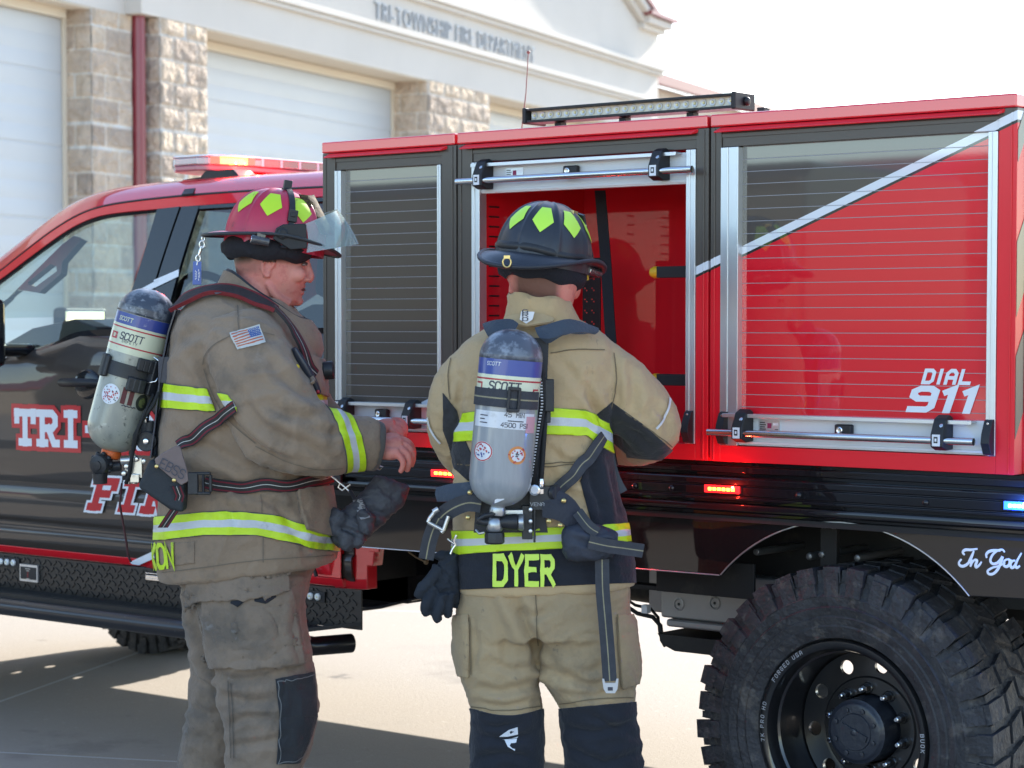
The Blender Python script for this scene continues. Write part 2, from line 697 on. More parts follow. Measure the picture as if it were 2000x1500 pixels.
mb.prism([W(S1 + .02, .2, 4.98), W(S1 + .02, .2, 5.1), W(S1 + .02, 5, 6.6), W(S1 + .02, 5, 6.5)], WD * 14)
wbox(mb, S1 + .02, S1 + 14, .08, .198, 4.93, 5.08)
mb.prism([W(-12, -.05, 6.2), W(-12, -.05, 6.3), W(-12, 5, 7.8), W(-12, 5, 7.7)], WD * 12.5)
mb.build("roof", REDROOF, station, smooth=0)
mb = MB()
wbox(mb, S1 + .012, S1 + 14, .36, 6, 0, 4.97)
mb.build("side_wall", mat("cream_wall", (.68, .6, .5), rough=.9, bump=[(80, .1)]), station, smooth=0)


def block_material():
    m = mat("split_stone", (1, 1, 1), rough=.95, var=((.72, .70, .68), 9, .8), bump=[(45, .7), (14, .8)],
            dirt=[((.45, .42, .4), 26, .6, .12, .6)])
    nt = m.node_tree
    N, L = nt.nodes, nt.links
    a = N.new("ShaderNodeAttribute")
    a.attribute_name = "tone"
    r = N.new("ShaderNodeValToRGB")
    e = r.color_ramp.elements
    e[0].position, e[0].color = 0, (.80, .77, .72, 1)
    e[1].position, e[1].color = 1, (.47, .38, .31, 1)
    k = e.new(.12)
    k.color = (.76, .72, .66, 1)
    k = e.new(.2)
    k.color = (.74, .60, .45, 1)
    k = e.new(.6)
    k.color = (.64, .52, .41, 1)
    L.new(a.outputs["Fac"], r.inputs[0])
    p = N["Principled BSDF"]
    src = p.inputs["Base Color"].links[0].from_socket
    mx = N.new("ShaderNodeMix")
    mx.data_type = 'RGBA'
    mx.blend_type = 'MULTIPLY'
    mx.inputs[0].default_value = 1
    L.new(r.outputs[0], mx.inputs[6])
    L.new(src, mx.inputs[7])
    L.new(mx.outputs[2], p.inputs["Base Color"])
    return m


STONE = block_material()


def block_face(o, u, n, width, height, blk, seed, relief=.024, phase=0.):
    """rough split blocks in running bond with mortar joints -> (points, faces, tone)"""
    rng = random.Random(seed)
    st = .02
    nu, nv = max(2, int(width / st)), int(height / st)
    pts, tone = [], []
    tn = {}
    for j in range(nv + 1):
        z = height * j / nv
        for i in range(nu + 1):
            x = width * i / nu
            r = int(z / .2032)
            fz = z / .2032 - r
            xs = (x + phase) / blk + (.5 if r % 2 else 0)
            c = math.floor(xs)
            fx = xs - c
            ed = min(fz * .2032, (1 - fz) * .2032, fx * blk, (1 - fx) * blk)
            key = (r, c)
            if key not in tn:
                tn[key] = (rng.uniform(.22, 1), rng.uniform(-.35, .35), rng.uniform(-.5, .5))
            t = min(1, max(0, (ed - .007) / .02))
            pts.append((x, z, t, tn[key]))
    arr = np.array([(p[0] * 9 + seed, p[1] * 14, seed * 1.7) for p in pts])
    nz = vnoise(arr) * .6 + vnoise(arr * 2.3) * .4
    out = []
    for p, q in zip(pts, nz):
        h = p[2] * relief * (.75 + .6 * q + p[3][1] * .3)
        if p[0] < .001 or p[0] > width - .001:
            h = min(h, relief * .3)
        out.append(o + u * p[0] + ZUP * p[1] + n * h)
        tone.append(0 if p[2] < .3 else min(1, max(.2, p[3][0] + q * .12)))
    fs = [(j * (nu + 1) + i, j * (nu + 1) + i + 1, (j + 1) * (nu + 1) + i + 1, (j + 1) * (nu + 1) + i) for j in range(nv) for i in range(nu)]
    return out, fs, tone


def pillar(s0, s1, e0, side_e, seed, h=4.2, right_e=None):
    mb, tone = MB(), []
    for o, u, n, w, ph, sd in ((W(s0, e0, 0), WD, WN, s1 - s0, 0, seed), (W(s0, side_e, 0), WN, -WD, side_e - e0, .1, seed + 50), (W(s1, e0, 0), -WN, WD, side_e - e0, .1, seed + 90)):
        p, f, t = block_face(o, u, n, w, h, .4, sd, phase=ph)
        mb.add(p, f)
        tone += t
    k_ = len(mb.v)
    wbox(mb, s0 + .004, s1 - .004, e0 + .012, side_e + .3, 0, h)
    tone += [.1] * (len(mb.v) - k_)
    me = mb.mesh("stone_pillar", [STONE], origin_of(station))
    point_attr(me, "tone", tone)
    me.polygons.foreach_set("use_smooth", [True] * len(me.polygons))
    return place("stone_pillar", me, station, smooth=180, fix=False)


pillar(.12, .72, .17, .43, 1)
pillar(.9, 1.66, 0, .43, 2)
pillar(6.2, 7.82, 0, .43, 3)
pillar(12.4, 12.97, 0, .43, 4)


def overhead_door(s0, s1, seed):
    rise, h = .152, 4.19
    prof, z, k = [], 0, 0
    while z < h:
        big = (k % 4 == 0)
        prof += [(0, z), (.006 if big else .002, z + .006), (.006 if big else .002, z + (.016 if big else .010)), (0, z + .026)]
        z += rise
        k += 1
    prof.append((0, h))
    mb = MB()
    mb.grid([[W(s0, .42 + e, z_) for e, z_ in prof], [W(s1, .42 + e, z_) for e, z_ in prof]])
    d = mb.build("overhead_door", DOORW, station, smooth=30)
    t = MB()
    wbox(t, s0, s0 + .05, .395, .415, 0, h)
    wbox(t, s1 - .05, s1, .395, .415, 0, h)
    wbox(t, s0 + .052, s1 - .052, .36, .415, 4.11, 4.19)
    t.build("door_stop", SOFFIT, d, smooth=0)
    return d


overhead_door(-4.6, .1, 1)
overhead_door(1.67, 6.19, 2)
overhead_door(7.83, 12.39, 3)
mb = MB()
wbox(mb, S0, S1, .61, .9, 4.0, 4.4)
wbox(mb, S0 + .3, S1 - .1, .01, .44, 4.196, 4.207)
wbox(mb, -12, .7, .17, .44, 4.186, 4.197)
mb.build("soffit", SOFFIT, station, smooth=0)
mb = MB()
mb.lathe(W(.79, .145, 0), (0, 0, 1), [(0, .062), (2.68, .062), (2.681, .068), (2.73, .068), (2.731, .062), (6.2, .062)], 20)
mb.build("downspout", PIPE, station, smooth=40)
fw = lambda t: font_text(t, size=.27, offset=-.002, space=1.14)
k = (9.12 - 4.92) / fw("TRI-TOWNSHIP FIRE DEPARTMENT")[2]
for word, before in (("TRI-TOWNSHIP", ""), ("FIRE", "TRI-TOWNSHIP "), ("DEPARTMENT", "TRI-TOWNSHIP FIRE ")):
    pts, fs, w = fw(word)
    x0 = (fw(before + word)[2] - w) * k
    mb = MB()
    for off in (.02, .004):
        lay(mb, [Vector((p.x * k, p.y)) for p in pts], fs, W(4.92 + x0, 0, 4.7), WD, ZUP, WN, off)
    mb.build("lettering", LETTER, station, smooth=0, solid=.012)

# ------------------------------------------------------------------ across the yard (hall mirrored in the glass, engine added to darken the paint's reflections)
hall = thing("storage_hall", (-45, -46, 0), "long low brown hall with a red roof, mirrored in the truck's windows", "building")
mb = MB()
mb.box((-78, -54, 0), (-24, -40, 3.3))
mb.build("wall", mat("brown_siding", (.3, .26, .21), rough=.85, var=((.22, .18, .15), 2, .6, (1, 1, .1))), hall, smooth=0)
mb = MB()
mb.prism([V(-78.6, -39.4, 3.302), V(-78.6, -39.4, 3.7), V(-78.6, -47, 6.0), V(-78.6, -54.6, 3.7), V(-78.6, -54.6, 3.302)], V(55.2, 0, 0))
mb.build("roof", REDROOF, hall, smooth=0)
eng = thing("added_engine", (-8.5, -7.1, 0), "black and maroon fire engine parked across the apron, mirrored in the truck's side", "fire engine")  # out of view, put here so the truck's paint mirrors something dark
EB = mat("engine_black", (.012, .010, .010), rough=.3, coat=.6)
ER = mat("engine_maroon", (.05, .006, .008), rough=.35, coat=.6)
mb = MB()
mb.prism([V(-3.8, -5.8, .55), V(-3.8, -5.8, 2.5), V(-3.8, -5.95, 2.6), V(-3.8, -8.15, 2.6), V(-3.8, -8.3, 2.5), V(-3.8, -8.3, .55)], V(-5.6, 0, 0))
mb.build("locker_body", EB, eng, smooth=0, bevel=.04)
mb = MB()
mb.prism([V(-9.5, -5.85, .5), V(-12.7, -5.85, .5), V(-12.9, -5.85, 1.5), V(-12.5, -5.85, 2.5), V(-9.5, -5.85, 2.55)], V(0, -2.5, 0))
mb.build("cab", ER, eng, smooth=0, bevel=.06)
for x in (-10.0, -11.4):
    mb = MB()
    mb.box((x - .95, -5.845, 1.5), (x, -5.82, 2.25))
    mb.build("side_window", EB, eng, smooth=0)
for x in (-5.4, -11.1):
    for y in (-6.1, -8.1):
        mb = MB()
        mb.lathe((x, y, .52), (0, 1, 0), [(-.02, .28), (-.02, .5), (.02, .52), (.26, .52), (.3, .5), (.3, .28)], 32)
        mb.build("wheel", mat("engine_tyre", (.015, .015, .015), rough=.8), eng, smooth=40)
mb = MB()
mb.box((-12.5, -8.1, .4), (-3.9, -6.1, .54))
mb.build("chassis_frame", EB, eng, smooth=0)
eng.location = (-10.0, -9.7, 0)
eng.scale = (1, 1, 1.06)
# ------------------------------------------------------------------ fire truck
TL = V(-1.6, 1.2, 0)
truck = thing("fire_truck", TL, "red and dark taupe brush fire truck with roller shutter lockers and flashing lights", "fire truck")
RED_C, TAUPE_C = (.74, .012, .024), (.085, .070, .058)
PAINT = dict(rough=.4, coat=1.0, coat_rough=.02, spec=.12, coat_ior=1.8)
SATIN = dict(rough=.32, coat=.25, coat_rough=.12, spec=.35)
RED = mat("red_paint", RED_C, **PAINT)
TAUPE = mat("taupe_paint", (.050, .041, .036), rough=.4, coat=1.0, coat_rough=.03, spec=.12, coat_ior=1.5, dirt=[((.085, .075, .065), 3, .58, .2, .4)])
BLACKG = mat("black_gloss", (.005, .005, .007), rough=.4, coat=1, coat_rough=.02, spec=.1)
BLACKP = mat("black_plastic", (.012, .012, .014), rough=.5, var=((.02, .02, .022), 30, .5))
BLACKR = mat("black_satin", (.014, .014, .016), rough=.42, dirt=[((.09, .08, .07), 22, .66, .05, .5)])
UNDER = mat("underbody_black", (.012, .011, .011), rough=.7, dirt=[((.06, .05, .04), 9, .58, .15, .5)])
WHITEV = mat("white_vinyl", (.72, .74, .78), rough=.35, coat=.5)
REDV = mat("red_vinyl", (.5, .012, .02), rough=.35, coat=.5)
ALU = mat("aluminium", (.66, .68, .70), rough=.33, metal=.85, bump=[(300, .05)])
ALUW = mat("painted_aluminium", (.62, .65, .67), rough=.4, coat=.2)
STEEL = mat("polished_steel", (.72, .72, .72), rough=.16, metal=1)
SEAL = mat("seal_strip", (.33, .32, .34), rough=.5)
CHROME = mat("chrome", (.8, .8, .8), rough=.08, metal=1)
RUBBER = mat("rubber", (.014, .014, .015), rough=.75)


def graphic(name, kw):
    """vinyl layout of the body: taupe over a white diagonal with a dark keyline over red"""
    m = mat(name, RED_C, **kw)
    nt = m.node_tree
    N, L = nt.nodes, nt.links
    tc = N.new("ShaderNodeTexCoord")
    sp = N.new("ShaderNodeSeparateXYZ")
    L.new(tc.outputs["Object"], sp.inputs[0])

    def mth(op, a, b):
        n = N.new("ShaderNodeMath")
        n.operation = op
        for i, q in enumerate((a, b)):
            if isinstance(q, (int, float)):
                n.inputs[i].default_value = q
            else:
                L.new(q, n.inputs[i])
        return n.outputs[0]
    # local x = world x + 1.6
    d = mth('SUBTRACT', sp.outputs[2], mth('ADD', mth('MULTIPLY', sp.outputs[0], .3875), 1.796 + .3875 * (.33 - 1.6)))
    r = N.new("ShaderNodeValToRGB")
    r.color_ramp.interpolation = 'CONSTANT'
    e = r.color_ramp.elements
    e[0].position, e[0].color = 0, (*RED_C, 1)
    e[1].position, e[1].color = .5 - .033, (.03, .026, .022, 1)
    for q, c in ((.5 - .026, (.72, .74, .78)), (.5, TAUPE_C)):
        k = e.new(q)
        k.color = (*c, 1)
    L.new(mth('ADD', d, .5), r.inputs[0])
    L.new(r.outputs[0], N["Principled BSDF"].inputs["Base Color"])
    return m


GRAPH = graphic("frame_graphic", SATIN)
GRAPHS = graphic("shutter_graphic", dict(rough=.4, coat=1.0, coat_rough=.03, spec=.1, coat_ior=1.9))
Z0, Z1 = 1.199, 2.163


def bar_assembly(par, x0, x1, z0, bx0, bx1, brx, lockx, plx, lip):
    """bottom rail of a roller shutter: rail, lip, lift bar, brackets, lock, placard"""
    mb = MB()
    mb.box((x0, .006, z0), (x1, .03, z0 + .088))
    mb.box((x0, .002, z0 + .004), (x1, .0055, z0 + .012))
    r = mb.build("shutter_rail", ALUW, par, smooth=0, bevel=.002)
    mb = MB()
    mb.box((lip[0], -.026, z0 + .083), (lip[1], .004, z0 + .0885))
    mb.box((lip[0], -.0275, z0 + .078), (lip[1], -.0255, z0 + .0885))
    mb.build("rail_lip", ALU, par, smooth=0, bevel=.001)
    mb = MB()
    mb.tube([(bx0, -.04, z0 + .036), (bx1, -.04, z0 + .036)], .0098, 20)
    mb.build("lift_bar", STEEL, par, smooth=40)
    for b in brx:
        mb = MB()
        mb.prism([V(b - .018, .005, z0 + .012), V(b - .018, -.03, z0 + .010), V(b - .018, -.054, z0 + .02), V(b - .018, -.054, z0 + .052), V(b - .018, -.034, z0 + .092), V(b - .018, -.012, z0 + .102), V(b - .018, .005, z0 + .094)], V(.036, 0, 0))
        k = mb.build("bar_bracket", BLACKP, par, smooth=30, bevel=.003)
        mb = MB()
        mb.box((b - .011, -.0565, z0 + .022), (b + .011, -.0548, z0 + .052), 0)
        mb.box((b - .006, -.0572, z0 + .030), (b + .005, -.0567, z0 + .046), 1)
        mb.box((b - .003, -.0577, z0 + .034), (b + .0025, -.0573, z0 + .042), 0)
        mb.lathe((b + .009, -.042, z0 + .073), (0, -.8, .55), [(0, .0055), (.004, .0055), (.0045, .004)], 12, 2)
        mb.build("bracket_label", [WHITEV, BLACKP, STEEL], par, smooth=0)
    mb = MB()
    mb.box((lockx - .026, -.014, z0 + .034), (lockx + .026, .005, z0 + .068), 0)
    mb.build("lock_body", BLACKP, par, smooth=30, bevel=.005)
    mb = MB()
    mb.lathe((lockx - .008, -.0142, z0 + .052), (0, -1, 0), [(0, .0095), (.003, .0095), (.004, .007), (.0032, .004)], 20)
    mb.box((lockx - .0092, -.0192, z0 + .048), (lockx - .0068, -.0184, z0 + .056))
    mb.build("lock_cylinder", STEEL, par, smooth=30)
    if plx is not None:
        mb = MB()
        mb.box((plx - .033, .003, z0 + .038), (plx + .033, .0058, z0 + .072), 0)
        mb.box((plx - .006, .0022, z0 + .050), (plx + .007, .0029, z0 + .064), 1)
        for i in range(4):
            mb.box((plx - .03, .0022, z0 + .064 - i * .006), (plx - .014 + (i % 2) * .003, .0029, z0 + .0665 - i * .006), 2)
        mb.box((plx + .012, .0022, z0 + .058), (plx + .029, .0029, z0 + .0645), 3)
        for i in range(2):
            mb.box((plx + .018, .0022, z0 + .046 - i * .005), (plx + .029, .0029, z0 + .048 - i * .005), 2)
        mb.build("placard", [ALU, mat("placard_red", (.25, .02, .08), rough=.5), BLACKP, WHITEV], par, smooth=0)
    return r


def latch(par, x, z):
    mb = MB()
    mb.prism([V(x - .012, .0, z - .045), V(x - .012, -.02, z - .04), V(x - .012, -.034, z - .012), V(x - .012, -.03, z + .012), V(x - .012, -.014, z + .045), V(x - .012, .0, z + .05)], V(.024, 0, 0), 0)
    mb.lathe((x, -.016, z + .038), (0, -1, 0), [(0, .004), (.003, .0035)], 10, 1)
    mb.build("end_latch", [BLACKP, STEEL], par, smooth=30, bevel=.003)


def compartment(X0, X1, o0, o1, rail_l, rail_r, opened):
    """one locker: frame and shell, side tracks, shutter, bar"""
    mb = MB()
    zb, zt = 1.244, 2.072
    mb.box((X0, 0, Z0), (o0, .05, Z1 - .036))
    mb.box((o1, 0, Z0), (X1, .05, Z1 - .036))
    mb.box((o0 + 3e-4, 0, Z0), (o1 - 3e-4, .05, zb))
    mb.box((o0 + 3e-4, .0045, zt), (o1 - 3e-4, .05, Z1 - .05))
    mb.box((o0 + 3e-4, .0015, Z1 - .066), (o1 - 3e-4, .0042, Z1 - .054))
    mb.box((X0 + .012, -.003, Z0 + .002), (X0 + .016, -.0005, Z1 - .04))
    mb.box((X1 - .016, -.003, Z0 + .002), (X1 - .012, -.0005, Z1 - .04))
    for a, b in ((X0, X0 + .02), (X1 - .02, X1)):
        mb.box((a, .0505, Z0), (b, 2.4, Z1 - .036))
    box = mb.build("locker_frame", GRAPH, truck, smooth=0, bevel=.003)
    mb = MB()
    mb.box((X0 + 1e-3, -.006, Z1 - .0355), (X1 - 1e-3, 2.4, Z1))
    mb.build("roof_cap", RED, box, smooth=0, bevel=.005)
    mb = MB()
    a, b = X0 + .034, X1 - .034
    mb.prism([V(a, .004, Z1 - .0375), V(a, -.004, Z1 - .0375), V(a - .012, -.021, Z1 - .049), V(a - .012, -.019, Z1 - .0525), V(a, .004, Z1 - .046)], V(b - a, 0, 0))
    mb.build("drip_rail", RED, box, smooth=0, bevel=.001)
    mb = MB()
    mb.box((X0 + .021, .052, Z0), (X1 - .021, 2.38, Z0 + .03))
    mb.box((X0 + .021, .60, Z0 + .031), (X1 - .021, .62, Z1 - .037))
    mb.box((X0 + .021, 2.37, Z0 + .031), (X1 - .021, 2.385, Z1 - .037))
    mb.build("locker_inside", RED, box, smooth=0)
    for (q0, q1) in (rail_l, rail_r):
        mb = MB()
        mb.box((q0, -.004, zb + .001), (q1, .03, zt - .002))
        mb.box((q0 + (q1 - q0) * .35, -.0065, zb + .001), (q0 + (q1 - q0) * .45, -.0045, zt - .002))
        mb.build("shutter_track", ALU, box, smooth=0, bevel=.0015)
    s0, s1 = rail_l[1], rail_r[0]
    if not opened:
        mb = MB()
        z, pitch = zb + .075, .0342
        rows, mi = [], []
        while z < zt:
            rows += [(.0196, z), (.0189, z + .0004), (.0189, z + .0322), (.0196, z + .0326), (.0194, z + .0327), (.0194, z + .03418)]
            mi += [0, 0, 0, 1, 1, 1]
            z += pitch
        o = len(mb.v)
        mb.grid([[V(s0, y, q), V(s1, y, q)] for y, q in rows])
        mb.m = [mi[i] for i in range(len(rows) - 1)]
        mb.build("roller_shutter", [GRAPHS, SEAL], box, smooth=0)
    return box


boxA = compartment(-1.915, -1.352, -1.860, -1.411, (-1.8595, -1.832), (-1.426, -1.4115), False)
boxB = compartment(-1.345, -.427, -1.288, -.468, (-1.2875, -1.256), (-.500, -.4685), True)
boxC = compartment(-.419, .507, -.384, .456, (-.3835, -.326), (.429, .4555), False)
bar_assembly(boxA, -1.832, -1.426, 1.246, -1.885, -1.415, (-1.80, -1.515), -1.655, None, (-1.866, -1.43))
bar_assembly(boxB, -1.256, -.500, 1.976, -1.315, -.455, (-1.225, -.578), -.905, -1.125, (-1.272, -.520))
bar_assembly(boxC, -.326, .429, 1.246, -.398, .415, (-.295, .316), .015, -.225, (-.360, .400))
latch(boxB, -.484, 1.29)
latch(boxC, -.368, 1.29)
latch(boxC, .442, 1.29)
latch(boxA, -1.845, 1.29)
for g0, g1 in ((-1.352, -1.345), (-.427, -.419)):
    mb = MB()
    mb.box((g0, .03, Z0), (g1, .06, Z1 - .04))
    mb.build("gap_filler", mat("gap_red", (.25, .006, .012), rough=.5), truck, smooth=0)

# inside the open locker
mb = MB()
mb.box((-1.322, .10, 1.23), (-1.318, .598, 2.12))
for k in range(22):
    z = 1.30 + k * .0305
    mb.box((-1.3175, .115, z), (-1.3165, .165, z + .005), 1)
    mb.box((-1.3175, .32, z), (-1.3165, .36, z + .005), 1)
mb.build("slotted_strut", [RED, BLACKP], boxB, smooth=0)
mb = MB()
p0, p1 = at_y(1172, 372, .30), at_y(1184, 520, .30)
p2, p3 = at_y(1190, 620, .29), at_y(1196, 700, .27)
mb.grid([[p + V(-.020, 0, 0), p + V(.020, 0, 0)] for p in (p0, p0.lerp(p1, .5), p1, p2, p3)])
mb.build("tie_strap", mat("black_webbing", (.012, .013, .018), rough=.8, bump=[(250, .4)]), boxB, smooth=60, solid=.003)
mb = MB()
q0, q1 = at_y(1138, 504, .40), at_y(1172, 760, .40)
mb.box((q0.x, .40, q1.z), (q1.x, .404, q0.z), 0)
for i in range(2):
    for j in range(9):
        for a in range(2):
            mb.lathe((q0.x + .010 + i * .028 + a * .007, .3995, q0.z - .06 - j * .035 - a * .007), (0, -1, 0), [(0, .0022), (.0008, .0022)], 8, 1)
mb.build("perforated_plate", [BLACKP, RED], boxB, smooth=0)
for py in (532, 741):
    a = at_y(1272, py, .1)
    mb = MB()
    mb.tube([(a.x, .1, a.z), (a.x + .012, .1, a.z), (a.x + .03, .1, a.z)], [.012, .0175, .0175], 14, 1)
    mb.box((a.x + .028, .085, a.z - .0165), (-.450, .115, a.z + .0165), 0)
    mb.build("rubber_bumper", [RUBBER, mat("yellow_rubber", (.62, .36, .01), rough=.5)], boxB, smooth=40, bevel=.002)
mb = MB()
a, b = at_y(938, 384, .1), at_y(1020, 400, .2)
mb.box((-1.25, .10, 2.015), (-1.10, .42, 2.06))
mb.build("shutter_housing", mat("dark_red", (.2, .01, .014), rough=.5), boxB, smooth=0, bevel=.006)

# lettering on the right-hand shutter
mb = MB()
p, f, w = block_text("DIAL", w=1.75, gap=2.5, shear=.28, wide=1.1)
a, b = at_y(1803, 747, .0175), at_y(1899, 747, .0175)
h = (at_y(1850, 722, .0175).z - at_y(1850, 746, .0175).z)
lay(mb, [Vector((q.x * (b.x - a.x) / (w + 6 * .28), q.y * h / 6, q.z)) for q in p], f, a, (1, 0, 0), ZUP, (0, -1, 0), .0008)
p, f, w = block_text("911", w=1.75, gap=2.6, shear=.26, wide=1.2)
a, b = at_y(1776, 799, .0175), at_y(1909, 799, .0175)
h = (at_y(1850, 756, .0175).z - at_y(1850, 797, .0175).z)
lay(mb, [Vector((q.x * (b.x - a.x) / (w + 6 * .26), q.y * h / 6, q.z)) for q in p], f, a, (1, 0, 0), ZUP, (0, -1, 0), .0008)
mb.build("lettering", WHITEV, boxC, smooth=0)

# rear face with chevrons
mb = MB()
mb.box((.5075, .05, Z0), (.5105, 2.35, Z1 - .04), 0)
for k in range(-4, 10):
    y0 = .05 + k * .30
    mb.prism([V(.5107, max(.05, min(2.3, y0)), 1.24 + (max(.05, min(2.3, y0)) - y0) * 1.5), V(.5107, max(.05, min(2.3, y0 + .09)), 1.24 + (max(.05, y0 + .09) - y0 - .09) * 1.5),
              V(.5107, max(.05, min(2.3, y0 + .55)), 2.07), V(.5107, max(.05, min(2.3, y0 + .46)), 2.07)], V(.0006, 0, 0), 1)
for z0_, z1_ in ((1.60, 1.79), (1.29, 1.50), (1.99, 2.07)):
    mb.prism([V(.5074, .003, z0_), V(.5074, .049, z0_ + .07), V(.5074, .049, z1_ + .07), V(.5074, .003, z1_)], V(.0008, 0, 0), 1)
mb.build("rear_panel", [RED, mat("black_vinyl", (.01, .01, .012), rough=.3, coat=.5)], truck, smooth=0)

# light bar on the lockers
L0, L1 = at_y(1036, 224, .12), at_y(1436, 195, .12)
zb = (L0.z + L1.z) / 2 - .004
mb = MB()
mb.box((L0.x, .10, zb + .0145), (L1.x, .17, zb + .0215))
mb.box((L0.x, .10, zb - .0215), (L1.x, .17, zb - .0135))
mb.box((L0.x, .125, zb - .013), (L1.x, .17, zb + .014))
for k in range(6):
    mb.box((L0.x + .01, .171, zb - .018 + k * .0065), (L1.x - .01, .195, zb - .0155 + k * .0065))
ledbar = mb.build("light_bar", BLACKR, truck, smooth=0, bevel=.003)
for x0, x1 in ((L0.x - .014, L0.x - .0005), (L1.x + .0005, L1.x + .016)):
    mb = MB()
    mb.box((x0, .095, zb - .0245), (x1, .20, zb + .0245))
    mb.lathe((x1 if x0 > -1 else x0, .15, zb), (1 if x0 > -1 else -1, 0, 0), [(0, .014), (.010, .012), (.012, .006)], 14)
    mb.build("end_cap", BLACKP, ledbar, smooth=30, bevel=.004)
mb = MB()
mb.box((L0.x + .002, .1225, zb - .0132), (L1.x - .002, .1245, zb + .0142), 2)
n_led = 24
for k in range(n_led):
    x = L0.x + (L1.x - L0.x) * (k + .5) / n_led
    mb.lathe((x, .122, zb + .0015), (0, -1, 0), [(0, .0102), (.002, .0108), (.003, .0100), (.0028, .0092), (.001, .005), (.0008, .004)], 16, 0)
    mb.lathe((x, .1205, zb + .0015), (0, -1, 0), [(0, .0045), (.003, .003)], 10, 1)
mb.build("led_row", [mat("reflector", (.66, .68, .68), rough=.35, metal=.1, coat=.5), mat("led_yellow", (.75, .66, .3), rough=.3, coat=1), mat("reflector_tray", (.74, .68, .54), rough=.4)], ledbar, smooth=40)
for k in range(4):
    x = L0.x + .1 + k * .24
    mb = MB()
    mb.box((x - .016, .11, Z1 + .0005), (x + .016, .17, Z1 + .006))
    mb.box((x - .012, .125, Z1 + .0065), (x + .012, .155, zb - .0225))
    mb.build("mount_foot", BLACKP, ledbar, smooth=0, bevel=.002)

# bed rail and skirts
mb = MB()
prof = [(.03, 1.197), (.03, 1.186), (.012, 1.184), (.012, 1.168), (.028, 1.166), (.028, 1.157), (.004, 1.154), (.001, 1.150), (.001, 1.136), (.006, 1.134), (.006, 1.131), (.001, 1.129),
        (.001, 1.106), (.006, 1.104), (.006, 1.101), (.001, 1.099), (.001, 1.092), (.026, 1.090), (.026, 1.082), (.008, 1.080), (.006, 1.076), (.006, 1.062), (.012, 1.058), (.03, 1.056), (.03, 1.046), (.2, 1.046), (.2, 1.197)]
mb.prism([V(-1.93, y, z) for y, z in prof], V(2.9, 0, 0))
railb = mb.build("bed_rail", BLACKG, truck, smooth=35, bevel=.0012)
for px, py in ((1560, 962), (1808, 976), (1312, 943), (1240, 940)):
    a = at_y(px, py, 0)
    mb = MB()
    mb.lathe((a.x, .0005, 1.1165), (0, -1, 0), [(0, .0085), (.003, .0085), (.007, .005), (.008, .001)], 14)
    mb.build("bolt_head", BLACKG, railb, smooth=40)
mb = MB()
mb.box((-1.93, .02, 1.03), (.97, 2.38, 1.0455))
mb.box((-1.93, .05, 1.2), (.97, 2.36, 1.1975))
mb.build("bed_floor", UNDER, truck, smooth=0)
mb = MB()
arc = [(-.015 + .523 * math.cos(t), .523 + .523 * math.sin(t)) for t in [math.radians(180 - 42.5 - (95) * k / 28) for k in range(29)]]
mb.prism([V(x, .03, z) for x, z in [(-1.90, 1.05), (-1.90, .866), (-1.2, .871)] + [(arc[0][0], arc[0][1])] + arc[1:] + [(.92, .893), (.92, 1.05)]], V(0, .018, 0))
skirt = mb.build("skirt_panel", mat("skirt_black", (.007, .0065, .007), rough=.4, coat=1, coat_rough=.03, spec=.1), truck, smooth=30, bevel=.003)
mb = MB()
mb.tube([V(x, .03, z + .001) for x, z in arc], .0022, 6)
mb.tube([V(-1.90, .03, .8665), V(-1.2, .03, .8715), V(-.405, .03, .8755)], .0018, 6)
mb.build("edge_highlight", ALU, skirt, smooth=60)  # bright line standing in for the highlight along the black skirt's edge

# "In God" script on the rear skirt, as pen strokes
scr = {
    'I': [[(1638, 0), (1640, 10)]],
}
strokes = [
    # I
    [(1878, 1092), (1873, 1098), (1874, 1104), (1881, 1106), (1890, 1101), (1897, 1090), (1902, 1076)],
    [(1884, 1084), (1880, 1079), (1885, 1074), (1896, 1074), (1909, 1072)],
    [(1902, 1076), (1896, 1090), (1890, 1101)],
    # n
    [(1899, 1093), (1895, 1107)], [(1897, 1101), (1903, 1094), (1908, 1095), (1905, 1104), (1907, 1108), (1913, 1103), (1917, 1097)],
    # G
    [(1962, 1079), (1958, 1074), (1949, 1075), (1939, 1083), (1934, 1094), (1938, 1101), (1947, 1100), (1955, 1092), (1958, 1087), (1954, 1100), (1948, 1113), (1939, 1121), (1931, 1121), (1929, 1115), (1938, 1109), (1952, 1105), (1963, 1099)],
    [(1927, 1090), (1926, 1083), (1932, 1077), (1944, 1075), (1954, 1076)],
    # o
    [(1969, 1092), (1962, 1095), (1960, 1103), (1965, 1107), (1971, 1103), (1972, 1095), (1969, 1092), (1977, 1096)],
    # d
    [(1983, 1095), (1977, 1096), (1973, 1103), (1976, 1109), (1982, 1105), (1987, 1094), (1995, 1080)], [(1987, 1094), (1983, 1104), (1986, 1109), (1992, 1105)],
]
mb = MB()
for st in strokes:
    pts_ = [at_y(x, y, .0285) for x, y in st]
    sm = []
    for i in range(len(pts_) - 1):                                # Catmull-Rom through the pen points
        P_ = [pts_[max(i - 1, 0)], pts_[i], pts_[i + 1], pts_[min(i + 2, len(pts_) - 1)]]
        for t in (0, .25, .5, .75):
            sm.append(.5 * ((2 * P_[1]) + (P_[2] - P_[0]) * t + (2 * P_[0] - 5 * P_[1] + 4 * P_[2] - P_[3]) * t * t + (3 * P_[1] - P_[0] - 3 * P_[2] + P_[3]) * t ** 3))
    sm.append(pts_[-1])
    mb.tube(sm, [.0022 + .0016 * math.sin(math.pi * i / (len(sm) - 1)) for i in range(len(sm))], 6, flat=1)
for i, q in enumerate(mb.v):
    mb.v[i] = (q[0], .0290 + (q[1] - .0285) * .15, q[2])
